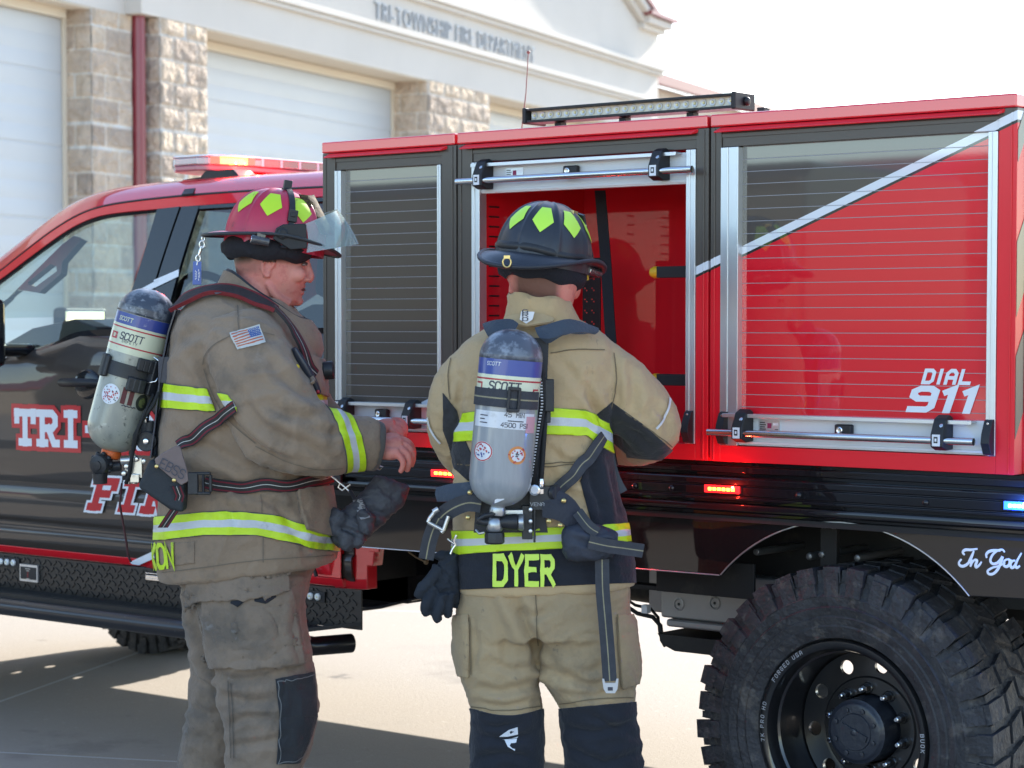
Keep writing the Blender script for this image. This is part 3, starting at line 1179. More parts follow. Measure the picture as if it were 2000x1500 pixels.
mb.build("script_lettering", WHITEV, skirt, smooth=60)


# emergency lights in the rail
def rail_light(px0, px1, py, colr, lens, n_):
    a, b = at_y(px0, py, 0), at_y(px1, py, 0)
    mb = MB()
    z = 1.1215
    mb.box((a.x - .004, -.006, z - .0105), (b.x + .004, .0005, z + .0105), 0)
    for k in range(n_):
        x = a.x + .008 + (b.x - a.x - .016) * (k + .5) / n_
        w_ = (b.x - a.x) / n_ * .30
        mb.box((x - w_, -.0085, z - .0042), (x + w_, -.0062, z + .0042), 1)
    mb.build("warning_light", [mat(lens + "_lens", colr, rough=.2, coat=1, emit=(colr, 1.6)), mat(lens + "_diode", colr, rough=.3, emit=(
        (1, .20, .015) if lens == "red" else ((.16, .42, 1) if lens == "blue" else colr), 9))], railb, smooth=0, bevel=.001)


rail_light(1380, 1443, 954, (.75, .01, .012), "red", 6)
rail_light(1965, 2030, 985, (.02, .10, .9), "blue", 6)
rail_light(846, 908, 928, (.75, .01, .012), "red", 6)
rail_light(1092, 1150, 938, (.75, .01, .012), "red", 6)


def lamp_glow(px, py, colr, watts):
    """the light thrown by one of the flashing lamps"""
    q = at_y(px, py, -.03)
    li = bpy.data.lights.new("lamp_glow", 'POINT')
    li.energy, li.color, li.shadow_soft_size = watts, colr, .003
    lo_ = bpy.data.objects.new("lamp_glow", li)
    lo_.location = q
    col.objects.link(lo_)


lamp_glow(877, 928, (1, .03, .015), .45)
lamp_glow(1121, 940, (1, .03, .02), 1.0)
lamp_glow(1412, 954, (1, .03, .015), .35)
lamp_glow(1985, 985, (.05, .2, 1), .8)
a = at_y(650, 913, 0)
mb = MB()
mb.box((a.x - .012, -.012, 1.075), (a.x + .045, .0, 1.16), 0)
mb.box((a.x - .006, -.018, 1.115), (a.x + .036, -.0125, 1.152), 1)
mb.build("side_marker", [BLACKP, mat("amber_lens", (.75, .2, .01), rough=.2, coat=1, emit=((.8, .2, .01), .35))], railb, smooth=0, bevel=.003)

# chassis below the bed
mb = MB()
for y in (.62, 1.68):
    mb.box((-5.7, y, .74), (.95, y + .08, .96))
mb.box((-.02, .35, .40), (.10, 2.05, .52))
mb.lathe((.04, 1.2, .46), (1, 0, 0), [(-.2, .08), (-.12, .17), (.12, .17), (.2, .08)], 20)
for x in (-1.5, -.6, .6):
    mb.box((x, .05, .965), (x + .06, 2.35, 1.029))
mb.lathe((-1.0, 1.2, .62), (1, 0, -.05), [(-1.6, .05), (1.0, .05)], 14)
mb.box((-1.9, 1.8, .58), (-.5, 2.36, 1.02))  # unseen far-side box, added to set the shadow edge on the ground
mb.box((-5.0, .5, .62), (-2.0, 1.9, .80))
mb.build("chassis", UNDER, truck, smooth=30)
# inner mud panels seen through the arch
mb = MB()
mb.box((-.62, .40, .80), (.9, .42, 1.04), 0)
mb.box((-.70, .14, .798), (-.36, .15, .90), 0)
mb.box((-.86, .145, .798), (-.36, .20, .812), 0)
a = at_y(1618, 1030, .16)
mb.box((a.x - .026, .16, .90), (a.x + .026, .18, 1.045), 0)
for px, py in ((1477, 1078), (1580, 1087), (1604, 1083), (1608, 1026), (1627, 1027), (1674, 1090)):
    q = at_y(px, py, .155)
    mb.lathe((q.x, .16, q.z), (0, -1, 0), [(-.25, .011), (0, .011), (.006, .010), (.008, .004)], 10, 1)
mb.build("mud_panel", [UNDER, mat("bolt_grey", (.16, .16, .16), rough=.4, metal=.7)], truck, smooth=30, bevel=.002)
# grey heat shield and black tank ahead of the wheel
TANKG = mat("zinc_grey", (.34, .33, .32), rough=.4, metal=.5, bump=[(40, .05)])
a, b = at_y(1290, 1150, .34), at_y(1470, 1232, .34)
mb = MB()
mb.box((a.x, .34, b.z + .012), (b.x + .1, .60, a.z + .06))
mb.box((a.x + .03, .325, b.z - .012), (b.x + .1, .60, b.z + .0115))
mb.box((a.x - .16, .50, b.z + .0), (a.x - .002, .56, a.z + .06))
tank = mb.build("tank_shield", TANKG, truck, smooth=0, bevel=.008)
for px, py in ((1326, 1180), (1396, 1178)):
    q = at_y(px, py, .34)
    mb = MB()
    mb.lathe((q.x, .341, q.z), (0, -1, 0), [(0, .021), (.004, .020), (.005, .016), (.0005, .013), (.0005, .0045)], 20, 0)
    mb.lathe((q.x, .3402, q.z), (0, -1, 0), [(0, .0045), (.002, .0045)], 8, 1)
    mb.build("shield_dimple", [TANKG, BLACKP], tank, smooth=40)
c, d = at_y(1297, 1228, .36), at_y(1465, 1285, .36)
mb = MB()
mb.prism([V(c.x, .33, c.z - .012), V(c.x - .004, .33, d.z + .05), V(c.x + .02, .33, d.z + .014), V(c.x + .06, .33, d.z), V(d.x + .12, .33, d.z), V(d.x + .12, .33, c.z - .012)], V(0, .6, 0))
mb.build("fuel_tank", mat("tank_black", (.013, .013, .014), rough=.45, dirt=[((.05, .042, .035), 7, .55, .2, .5)]), truck, smooth=30, bevel=.01)
mb = MB()
e = [at_y(x, y, .36) for x, y in ((1222, 1150), (1226, 1185), (1245, 1198), (1275, 1205), (1290, 1222), (1293, 1250), (1300, 1262))]
mb.tube(e, .007, 8)
mb.tube([q + V(-.03, .03, .02) for q in e], .005, 8)
mb.build("hose", RUBBER, truck, smooth=60)
mb = MB()
e = at_y(1262, 1190, .36)
mb.box((e.x - .012, .35, e.z - .012), (e.x + .010, .372, e.z + .014))
mb.build("connector", WHITEV, truck, smooth=0, bevel=.002)
# dark tool box between the cab and the bed
mb = MB()
pts_ = [at_y(x, y, .5) for x, y in ((640, 1060), (640, 1180), (690, 1196), (740, 1190), (800, 1175), (870, 1158), (900, 1150), (900, 1080))]
mb.prism([V(q.x, .5, q.z) for q in pts_], V(0, .12, 0))
mb.build("splash_guard", BLACKG, truck, smooth=30, bevel=.01)
mb = MB()
e = [at_y(x, y, .15) for x, y in ((798, 1078), (812, 1088), (832, 1098), (838, 1092))]
mb.tube(e, .003, 8)
mb.ball(e[2], .008)
mb.build("wire", mat("tan_wire", (.2, .13, .07), rough=.6), truck, smooth=60)

# ------------------------------------------------------------------ wheels
TYRE = mat("tyre", (.022, .022, .025), rough=.66, var=((.040, .039, .042), 12, .7), bump=[(70, .35), (16, .25)],
           dirt=[((.12, .105, .09), 9, .57, .09, .6), ((.10, .09, .08), 34, .57, .09, .55), ((.06, .062, .07), 3, .5, .2, .5)])
RIMB = mat("rim_black", (.008, .008, .009), rough=.3, coat=.8, coat_rough=.08)
HUBB = mat("hub_blue_black", (.02, .024, .034), rough=.42, coat=.2, bump=[(60, .15)])


def make_wheel(cx, cy):
    """a wheel with its outer face towards -Y"""
    ax = V(0, 1, 0)
    o = V(cx, cy, .462)
    root = bpy.data.objects.new("wheel", None)
    root.parent = truck
    root.location = o - TL
    col.objects.link(root)
    Wd = .37
    mb = MB()
    prof = [(.035, .262), (.018, .268), (.010, .285), (.004, .30), (.006, .305), (.0, .325), (.003, .33), (-.004, .352), (.002, .356), (-.002, .382), (.006, .392), (.010, .412), (.028, .436), (.05, .447),
            (Wd / 2, .451), (Wd - .05, .447), (Wd - .028, .436), (Wd - .01, .412), (Wd, .36), (Wd - .005, .31), (Wd - .03, .262)]
    mb.lathe(o, ax, prof, 96, caps=False)
    nl = 36

    def blk(t0, t1, y0, y1, r0, r1, sk=0., taper=.004):
        vs_ = []
        for (r, tp) in ((r0, 0), (r1, taper)):
            for (y, sgn) in ((y0, 1), (y1, -1)):
                for t, ts in ((t0, 1), (t1, -1)):
                    tt = t + ts * tp / r + (sk if y == y1 else 0)
                    yy = y + sgn * tp * .6
                    vs_.append(o + V(math.cos(tt) * r, yy, math.sin(tt) * r))
        mb.add(vs_, [(0, 1, 3, 2), (4, 6, 7, 5), (0, 4, 5, 1), (1, 5, 7, 3), (3, 7, 6, 2), (2, 6, 4, 0)])
    P_ = 2 * math.pi / nl
    for k in range(nl):
        t = k * P_
        blk(t + .70 * P_, t + 1.04 * P_, .012, .09, .40, .4535, .03)
        blk(t + 1.20 * P_, t + 1.54 * P_, Wd - .09, Wd - .012, .40, .4535, .03)
        e_ = .006 if k % 2 else -.004
        for side in (0, 1):
            y0, y1 = (e_, .10) if side == 0 else (Wd - .10, Wd - e_)
            blk(t + (side * .5) * P_, t + (.74 + side * .5) * P_, y0, y1, .418, .4625, .03)
            ys0, ys1 = (-.003 + e_ * .3, .02) if side == 0 else (Wd - .02, Wd + .003)
            blk(t + (side * .5 + .03) * P_, t + (.71 + side * .5) * P_, ys0, ys1, .372 if k % 2 else .384, .446 if k % 2 else .450, 0)
        blk(t + .2 * P_, t + .95 * P_, .112, .178, .43, .4625, .06)
        blk(t + .65 * P_, t + 1.40 * P_, .190, .258, .43, .4625, -.06)
    mb.build("tyre", TYRE, root, smooth=28)
    mb = MB()
    rp = [(.040, .262), (.020, .262), (.012, .258), (.012, .246), (.016, .238), (.024, .234), (.055, .228), (.06, .222), (.17, .219), (.185, .214)]
    mb.lathe(o, ax, rp, 72, caps=False)
    mb.lathe(o, ax, [(.05, .24), (.19, .228), (.34, .235), (.345, .262)], 48, caps=False)
    # disc with ten round hand holes
    D0, nh, rh, hr = .172, 10, .178, .0205
    m_ = 24
    for s_ in (0, 1):
        dd = D0 + s_ * .012
        for k in range(nh):
            tc = math.radians(115 + 36 * k)
            t0, t1 = tc - math.pi / nh, tc + math.pi / nh
            cpt = (math.cos(tc) * rh, math.sin(tc) * rh)
            ring, outer = [], []
            for j in range(m_):
                a_ = 2 * math.pi * j / m_
                ring.append((cpt[0] + hr * math.cos(a_ + tc), cpt[1] + hr * math.sin(a_ + tc)))
                u = (math.cos(a_), math.sin(a_))
                q_ = max(abs(u[0]), abs(u[1]))
                rr_ = rh + (u[0] / q_) * (.214 - .145) / 2 + (.1795 - rh)
                tt_ = tc + (u[1] / q_) * math.pi / nh
                outer.append((math.cos(tt_) * rr_, math.sin(tt_) * rr_))
            vs_ = [o + V(q[0], dd, q[1]) for q in ring + outer]
            mb.add(vs_, [(j, (j + 1) % m_, m_ + (j + 1) % m_, m_ + j) for j in range(m_)])
            if s_ == 0:
                vs_ = [o + V(q[0], D0, q[1]) for q in ring] + [o + V(q[0], D0 + .012, q[1]) for q in ring]
                mb.add(vs_, [(j, (j + 1) % m_, m_ + (j + 1) % m_, m_ + j) for j in range(m_)], 1)
    mb.lathe(o, ax, [(D0, .145), (D0 - .004, .140), (D0 - .004, .098)], 60, caps=False)
    mb.lathe(o, ax, [(D0 + .013, .144), (D0 + .013, .02)], 48)
    mb.build("rim", [RIMB, mat("machined_edge", (.5, .5, .5), rough=.35, metal=1)], root, smooth=35)
    mb = MB()
    mb.lathe(o, ax, [(D0 + .01, .093), (D0 - .075, .089), (.093, .081), (.090, .079), (.088, .074), (.088, .052), (.085, .050), (.085, .001)], 48)
    for k in range(8):
        t = math.radians(22.5 + 45 * k)
        mb.lathe(o + V(math.cos(t) * .0635, .088, math.sin(t) * .0635), -ax, [(0, .0075), (.006, .0075), (.0065, .004)], 6)
    mb.obox(o + V(0, .083, 0), V(.040, 0, -.016), V(0, .0035, 0), V(.003, 0, .0075))
    mb.lathe(o + V(0, .085, 0), -ax, [(0, .011), (.006, .010), (.008, .005)], 16)
    mb.build("hub_cap", HUBB, root, smooth=35)
    for k in range(10):
        t = math.radians(129 - 36 * k)
        b = o + V(math.cos(t) * .1125, D0 - .004, math.sin(t) * .1125)
        mb = MB()
        mb.lathe(b, -ax, [(0, .0165), (.004, .0165), (.006, .014)], 16, 0)
        mb.lathe(b, -ax, [(.006, .0125), (.024, .0125), (.026, .010)], 6, 0)
        mb.lathe(b, -ax, [(.026, .0075), (.040, .0075), (.042, .005)], 10, 1)
        mb.build("lug_nut", [RIMB, CHROME], root, smooth=35)
    # lettering round the rim lip
    for txt, a0, sz in (("FORGED USA", 148, .0105), ("7K PRO HD", 189, .0105), ("BUOK6", 7, .0105)):
        mb = MB()
        t = math.radians(a0)
        for ch in txt:
            p, f, w_ = block_text(ch, w=1.1) if ch != ' ' else ([], [], 2)
            rad = V(math.cos(t), 0, math.sin(t))
            tan = V(math.sin(t), 0, -math.cos(t))
            k_ = sz / 6
            lay(mb, [Vector((q.x * k_ - w_ * k_ / 2, q.y * k_, q.z)) for q in p], f, o + rad * .2455 + V(0, .0112, 0), tan, rad, -ax, .0004)
            t -= (w_ * k_ + .0068) / .25
        mb.build("rim_lettering", mat("rim_print", (.34, .35, .37), rough=.5), root, smooth=0)
    return root


def copy_wheel(src, x, y, turn):
    c = src.copy()
    col.objects.link(c)
    c.location = V(x, y, .462) - TL
    c.rotation_euler = (0, 0, math.pi if turn else 0)
    for ch in list(src.children):
        k = ch.copy()
        col.objects.link(k)
        k.parent = c
    return c


wheel = make_wheel(-.02, .035)
copy_wheel(wheel, -.02, 2.365, True)
copy_wheel(wheel, -4.97, .12, False)
copy_wheel(wheel, -4.97, 2.28, True)
# ------------------------------------------------------------------ cab
def ycab(z):
    """how far the cab side leans in above the belt"""
    return .20 + max(0, z - 1.5) * .16


def cabp(px, py, dy=0.):
    q = at_y(px, py, .2)
    for _ in range(4):
        q = at_y(px, py, ycab(q.z) + dy)
    return q


def polyline(pts, n):
    """n points evenly along a pixel polyline"""
    P = [Vector(q) for q in pts]
    Ls = [0]
    for i in range(len(P) - 1):
        Ls.append(Ls[-1] + (P[i + 1] - P[i]).length)
    out = []
    for k in range(n):
        t = Ls[-1] * k / (n - 1)
        i = min(max(j for j in range(len(Ls)) if Ls[j] <= t + 1e-9), len(P) - 2)
        f = (t - Ls[i]) / max(1e-9, Ls[i + 1] - Ls[i])
        out.append(P[i].lerp(P[i + 1], f))
    return out


def smoothed(pts, k=2):
    for _ in range(k):
        q = [pts[0]]
        for a, b in zip(pts[:-1], pts[1:]):
            a, b = Vector(a), Vector(b)
            q += [a.lerp(b, .25), a.lerp(b, .75)]
        pts = q + [pts[-1]]
    return pts


def strip(name, A, B, da, db, m, par, n=40, rows=3, solid=.012, smooth=180):
    a, b = polyline(smoothed(A), n), polyline(smoothed(B), n)
    mb = MB()
    g_ = []
    for r in range(rows):
        t = r / (rows - 1)
        g_.append([cabp(*(p.lerp(q, t)), da + (db - da) * t) for p, q in zip(a, b)])
    mb.grid(g_)
    return mb.build(name, m, par, smooth=smooth, solid=solid)


GLASSM = bpy.data.materials.new("cab_glass")
GLASSM.use_nodes = True
nt = GLASSM.node_tree
nt.nodes.remove(nt.nodes["Principled BSDF"])
_t = nt.nodes.new("ShaderNodeBsdfTransparent")
_t.inputs[0].default_value = (.84, .93, .89, 1)
_g = nt.nodes.new("ShaderNodeBsdfGlossy")
_g.inputs["Roughness"].default_value = 0
# Schlick reflectance, the same from both sides of the pane
_ge = nt.nodes.new("ShaderNodeNewGeometry")
_dt = nt.nodes.new("ShaderNodeVectorMath")
_dt.operation = 'DOT_PRODUCT'
nt.links.new(_ge.outputs["Normal"], _dt.inputs[0])
nt.links.new(_ge.outputs["Incoming"], _dt.inputs[1])


def _mth(op, a, b=0.):
    n = nt.nodes.new("ShaderNodeMath")
    n.operation = op
    for i, q in enumerate((a, b)):
        if isinstance(q, float):
            n.inputs[i].default_value = q
        else:
            nt.links.new(q, n.inputs[i])
    return n


_f = _mth('MULTIPLY_ADD', _mth('POWER', _mth('SUBTRACT', 1., _mth('ABSOLUTE', _dt.outputs["Value"]).outputs[0]).outputs[0], 5.).outputs[0], .92)
_f.inputs[2].default_value = .085
_m = nt.nodes.new("ShaderNodeMixShader")
nt.links.new(_f.outputs[0], _m.inputs[0])
nt.links.new(_t.outputs[0], _m.inputs[1])
nt.links.new(_g.outputs[0], _m.inputs[2])
nt.links.new(_m.outputs[0], nt.nodes["Material Output"].inputs[0])
TINT = GLASSM.copy()
TINT.name = "cab_glass_tinted"
[n for n in TINT.node_tree.nodes if n.type == 'BSDF_TRANSPARENT'][0].inputs[0].default_value = (.16, .2, .2, 1)

SIL = [(-260, 668), (-60, 556), (0, 519), (35, 491), (70, 463), (105, 436), (140, 411), (175, 393), (210, 381), (250, 373), (300, 366), (364, 360), (480, 351), (660, 341)]
DRIP = [(-250, 690), (-60, 575), (0, 530), (50, 490), (102, 450), (149, 421), (192, 404), (256, 393), (360, 382), (480, 373), (660, 364)]
FRM = [(-240, 705), (-60, 590), (0, 549), (64, 500), (128, 453), (171, 430), (213, 418), (311, 409), (395, 402), (480, 396), (660, 383)]
GLS = [(-230, 715), (-60, 600), (0, 556), (64, 507), (128, 460), (172, 437), (214, 425), (307, 415)]
roofpts = None
body = strip("cab_side_frame", DRIP, FRM, .012, .0, RED, truck, n=60)
mb = MB()
n_ = 60
a = polyline(smoothed(DRIP), n_)
b = polyline(smoothed(SIL), n_)
rows = []
base = [cabp(p.x, p.y, .012) for p in a]
top = [cabp(p.x, p.y, .15) for p in b]
for t, k in ((0, 0), (.3, .13), (.6, .22), (.85, .2), (1, .0)):
    rows.append([p.lerp(q, t) + V(0, -.10 * k, .07 * k) for p, q in zip(base, top)])
for f, crown in ((.12, .022), (.3, .045), (.5, .052), (.7, .045), (.88, .022), (1, 0)):
    rows.append([V(q.x, q.y + (2.4 - 2 * q.y) * f, q.z + crown) for q in top])
for t, k in ((.85, .2), (.6, .22), (.3, .13), (0, 0)):
    rows.append([V(p.x, 2.4 - p.y, p.z) for p in [p.lerp(q, t) + V(0, -.10 * k, .07 * k) for p, q in zip(base, top)]])
# the roof only: the windscreen takes the front part
i0 = 27
mb.grid([r[i0:] for r in rows])
mb.build("cab_roof", RED, truck, smooth=180, solid=.012)
for rr_ in (rows[:5], rows[-5:]):
    mb = MB()
    mb.grid([r[:i0 + 1] for r in rr_])
    mb.build("windscreen_pillar", RED, truck, smooth=180, solid=.012)
mb = MB()
mb.grid([[r[i] for i in range(3, i0 + 1)] for r in rows[4:-4]])
mb.build("windscreen", GLASSM, truck, smooth=180)
mb = MB()
mb.tube([cabp(p.x, p.y, .006) for p in a], .0045, 6)
mb.build("roof_gutter", BLACKP, truck, smooth=180)

# front side window, its frame and the pillars behind it
BELT = [(-230, 742), (-60, 700), (0, 690), (55, 688), (95, 682), (128, 661), (154, 650), (226, 646)]
frame = strip("window_frame", FRM[:8], GLS, .001, .004, BLACKG, truck, n=40, rows=2)
strip("belt_molding", [(-230, 742), (-60, 700), (0, 688), (55, 686), (95, 680), (128, 658), (154, 647), (226, 643), (330, 641)], [(-230, 752), (-60, 709), (0, 697), (55, 696), (98, 690), (132, 670), (160, 659), (226, 655), (330, 652)], -.004, -.006, BLACKG, truck, n=40, rows=2)
strip("window_glass", GLS[1:], BELT[1:], .012, .012, GLASSM, truck, n=30, rows=6, solid=0)
strip("middle_pillar", [(309, 409), (262, 568), (222, 650)], [(353, 404), (336, 452), (300, 562), (282, 648)], -.002, -.002, BLACKG, truck, n=20, rows=2)
strip("rear_pillar", [(357, 404), (340, 452), (304, 562), (288, 648)], [(391, 402), (350, 530), (320, 648)], -.002, -.002, BLACKG, truck, n=20, rows=2)
strip("rear_window", [(392, 408), (352, 530), (322, 645)], [(640, 392), (640, 530), (640, 640)], .012, .012, TINT, truck, n=20, rows=2, solid=0)
strip("rear_window_frame", [(389, 402), (640, 386)], [(388, 409), (640, 393)], .0, .0, BLACKG, truck, n=12, rows=2)
for quad in (((242, 582), (309, 546), (305, 560), (250, 588)), ((300, 547), (349, 526), (348, 540), (302, 562))):
    mb = MB()
    mb.prism([cabp(x, y, -.012) for x, y in quad], V(0, .002, 0))
    mb.build("white_stripe", WHITEV, truck, smooth=0)

# lower side
prof = [(.010, 1.545), (-.005, 1.53), (-.022, 1.505), (-.030, 1.46), (-.034, 1.42), (-.038, 1.30), (-.040, 1.15), (-.040, 1.012), (-.030, .998), (-.024, .985), (-.030, .972), (-.036, .955), (-.034, .86), (-.028, .845),
        (-.018, .835), (-.018, .815), (-.030, .805), (-.032, .79), (-.027, .745), (-.014, .728)]
mb = MB()
xs = [-5.75, -5.5, -4.6, -4.2, -3.95, -3.8, -3.7, -3.6, -3.5, -3.42, -3.35, -3.28, -3.2, -2.8, -2.4, -2.1, -1.97]
beltz = lambda x: 1.472 if x < -3.68 else (1.545 if x > -3.35 else 1.472 + .073 * (x + 3.68) / .33)
g_ = []
for y, z in prof:
    g_.append([V(x, .2 + y + (.10 if x < -5.6 else 0) + (.02 if x > -2 else 0), (z if z < 1.41 else 1.41 + (z - 1.41) * (beltz(x) - 1.41) / .135)) for x in xs])
mb.grid(g_)
mb.build("cab_lower_side", TAUPE, truck, smooth=60, solid=.01)
mb = MB()
for y, z in ((.158, .7),):
    mb.prism([V(-5.0, .172, .735), V(-5.0, .180, .706), V(-5.0, .26, .706), V(-5.0, .26, .735)], V(3.0, 0, 0))
mb.prism([V(-2.62, .166, .80), V(-2.62, .166, .736), V(-2.0, .166, .736), V(-2.0, .166, .86), V(-2.3, .166, .86)], V(0, .006, 0))
rk = [(.165, .88), (.150, .86), (.150, .79), (.165, .745), (.19, .725), (.20, .706), (.40, .706), (.40, .95), (.165, .95)]
mb.prism([V(-2.30, y, z) for y, z in rk], V(.26, 0, 0))
mb.prism([V(-2.04, .18, .95), V(-2.04, .18, .70), V(-1.93, .22, .70), V(-1.93, .22, .78), V(-1.905, .22, .78), V(-1.88, .22, .95)], V(0, .05, 0))
mb.prism([V(-1.905, .2, .83), V(-1.86, .2, .83), V(-1.86, .2, .98), V(-1.905, .2, .98)], V(0, .01, 0))
mb.build("rocker_panel", RED, truck, smooth=30, bevel=.006)
mb = MB()
mb.tube([at_y(x, y, .14) for x, y in ((605, 1094), (611, 1104), (617, 1122), (618, 1126))], [.004, .005, .007, .006], 8)
mb.build("strap_end", BLACKP, truck, smooth=60)
# bodies of the cab: floor, firewall, back, hood
mb = MB()
mb.box((-5.1, .3, .72), (-2.0, 2.1, .80))
mb.box((-2.0, .24, .72), (-1.96, 2.16, 1.5))
mb.box((-2.02, .32, 1.5), (-1.99, 2.08, 2.02))
mb.build("cab_floor", UNDER, truck, smooth=0)
mb = MB()
mb.grid([[V(x, y, z) for x, z in ((-3.92, 1.50), (-4.3, 1.485), (-5.2, 1.43), (-5.6, 1.36), (-5.78, 1.2), (-5.8, .8))] for y in (.24, .3, .6, 1.2, 1.8, 2.1, 2.16)])
mb.grid([[V(x, 2.4 - (.2 + y), z) for x in xs] for y, z in prof])
mb.build("hood", TAUPE, truck, smooth=60, solid=.01)
for sg in (0, 1):
    mb = MB()
    y = 2.12 if sg else .24
mb = MB()
ft, bt = [V(-4.02, 2.2, 1.5), V(-3.93, 2.16, 1.60), V(-3.35, 2.12, 1.99)], None
mb.prism([V(-3.30, 2.13, 1.56), V(-3.10, 2.10, 2.0), V(-2.9, 2.10, 2.0), V(-2.98, 2.13, 1.56)], V(0, .03, 0))
mb.prism([V(-3.36, 2.10, 1.99), V(-1.97, 2.10, 2.0), V(-1.97, 2.10, 2.06), V(-3.3, 2.10, 2.06)], V(0, .02, 0))
mb.build("far_pillar", BLACKG, truck, smooth=0)
mb = MB()
mb.prism([V(-3.95, 2.14, 1.52), V(-3.38, 2.11, 1.985), V(-3.12, 2.11, 1.99), V(-3.32, 2.14, 1.54)], V(0, .003, 0))
mb.build("far_window", GLASSM, truck, smooth=0)

# door lettering and stripe
mb = MB()


def cab_text(mb, text, x0, x1, ybot0, ybot1, ytop0, w, gap, shear, lift, wide=1., mi=0):
    p, f, tw = block_text(text, w=w, gap=gap, wide=wide)
    o = cabp(x0, ybot0, -.0452)
    u = cabp(x1, ybot1, -.0452) - o
    h = cabp(x0, ytop0, -.0452).z - o.z
    sc = u.x / tw
    lay(mb, [Vector((q.x * sc + q.y * h / 6 * shear, q.y * h / 6, q.z)) for q in p], f, V(o.x, .2 - .0462, o.z), V(1, 0, u.z / u.x), ZUP, V(0, -1, 0), lift, mi)


FONT.update({  # spurred display letters for the door
    't': [[(-.3, 5.5), (4.3, 5.5)], [(-.2, 5.6), (-.2, 4.2)], [(4.2, 5.6), (4.2, 4.2)], [(2, 5.5), (2, .2)], [(.9, .3), (3.1, .3)]],
    'r': [[(.6, .2), (.6, 5.5)], [(-.3, 5.5), (3.2, 5.5), (4, 4.8), (4, 3.6), (3.2, 2.9), (.8, 2.9)], [(2.2, 2.9), (3.6, .3), (4.5, .3)], [(-.3, .3), (1.5, .3)]],
    'i': [[(2, .3), (2, 5.6)], [(.9, 5.5), (3.1, 5.5)], [(.9, .3), (3.1, .3)]],
    'o': [[(1, .4), (0, 1.3), (0, 4.7), (1, 5.6), (3, 5.6), (4, 4.7), (4, 1.3), (3, .4), (1, .4)]],
    'w': [[(-.2, 5.5), (1, .3), (2, 4.4), (3, .3), (4.2, 5.5)]],
    'f': [[(.7, .2), (.7, 5.5)], [(-.2, 5.5), (4.2, 5.5), (4.2, 4.4)], [(.7, 3), (3, 3)], [(-.2, .3), (1.7, .3)]],
    'e': [[(.7, .3), (.7, 5.5)], [(-.2, 5.5), (4.2, 5.5), (4.2, 4.4)], [(.7, 3), (3, 3)], [(-.2, .3), (4.2, .3), (4.2, 1.4)]],
})
cab_text(mb, "tri-to", 36, 296, 866, 878, 800, 2.9, 2.0, .0, .0006, 1, 1)
cab_text(mb, "tri-to", 36, 296, 866, 878, 800, 1.35, 2.0, .0, .0018, 1, 0)
cab_text(mb, "fire", 178, 372, 992, 1004, 934, 2.5, 2.2, .42, .0006, 1, 0)
cab_text(mb, "fire", 178, 372, 992, 1004, 934, 1.55, 2.2, .42, .0018, 1, 1)
mb.build("door_lettering", [WHITEV, REDV], truck, smooth=0)
mb = MB()
mb.prism([cabp(x, y, -.036) for x, y in ((253, 1098), (309, 1072), (330, 1064), (330, 1078), (309, 1087), (271, 1104), (258, 1102))], V(0, .0015, 0), 0)
mb.build("side_stripe", [WHITEV, REDV], truck, smooth=0)
mb = MB()
mb.prism([cabp(x, y, -.034) for x, y in ((285, 1108), (309, 1092), (330, 1082), (330, 1114), (309, 1112))], V(0, .0015, 0), 1)
mb.build("side_stripe", [WHITEV, REDV], truck, smooth=0)
mb = MB()
mb.prism([cabp(x, y, -.034) for x, y in ((0, 694), (16, 695), (5, 704), (0, 705))], V(0, .0015, 0), 0)
mb.build("side_stripe", [WHITEV, REDV], truck, smooth=0)
# door handle
h0, h1 = cabp(126, 747, -.05), cabp(206, 747, -.05)
mb = MB()
mb.tube([V(h0.x, .150, h0.z - .002), V(h0.x + .01, .128, h0.z), V(h0.x + .10, .120, h0.z + .002), V(h1.x - .05, .128, h0.z + .002), V(h1.x, .150, h0.z)], [.012, .017, .018, .017, .013], 12, flat=.9)
mb.build("door_handle", BLACKP, truck, smooth=60)
mb = MB()
mb.ball((h0.x + .12, .158, h0.z - .005), .075, .012, .055, 20, 10)
mb.build("handle_recess", BLACKG, truck, smooth=180)

# inside the cab
mb = MB()
mb.prism([V(-4.0, .33, 1.44), V(-3.98, .33, 1.50), V(-3.80, .33, 1.565), V(-3.55, .33, 1.60), V(-3.42, .33, 1.57), V(-3.40, .33, 1.3), V(-4.0, .33, 1.2)], V(0, 1.74, 0))
mb.prism([V(-3.42, .95, 1.6), V(-3.40, 1.35, 1.6), V(-3.40, 1.35, 1.44), V(-3.42, .95, 1.44)], V(.02, 0, 0))
mb.build("dashboard", mat("dash_dark", (.03, .032, .033), rough=.6), truck, smooth=30, bevel=.02)
mb = MB()
o = V(-3.24, .78, 1.60)
axw = V(1, 0, .45).normalized()
u, w_ = V(0, 1, 0), axw.cross(V(0, 1, 0))
mb.tube([o + (u * math.cos(t) + w_ * math.sin(t)) * .19 for t in [2 * math.pi * k / 40 for k in range(41)]], .017, 10)
mb.tube([o + u * .18, o + axw * -.02, o - u * .18], .016, 8)
mb.tube([o + axw * -.02, o + w_ * -.18], .014, 8)
mb.lathe(o, axw, [(-.04, .03), (-.03, .065), (.0, .06), (.01, .03)], 16)
mb.build("steering_wheel", BLACKP, truck, smooth=60)
GREYT = mat("trim_grey", (.09, .095, .095), rough=.7)
mb = MB()
inner = [(-40, 640), (20, 585), (60, 545), (128, 478), (150, 462), (165, 470), (128, 512), (125, 536), (82, 573), (40, 566), (0, 598), (-40, 660)]
ab = [cabp(x, y, .12) for x, y in inner]
hole = [cabp(x, y, .12) for x, y in ((60, 553), (105, 517), (116, 522), (117, 531), (76, 561), (62, 558))]
bm = bmesh.new()
vo = [bm.verts.new(q - TL) for q in ab]
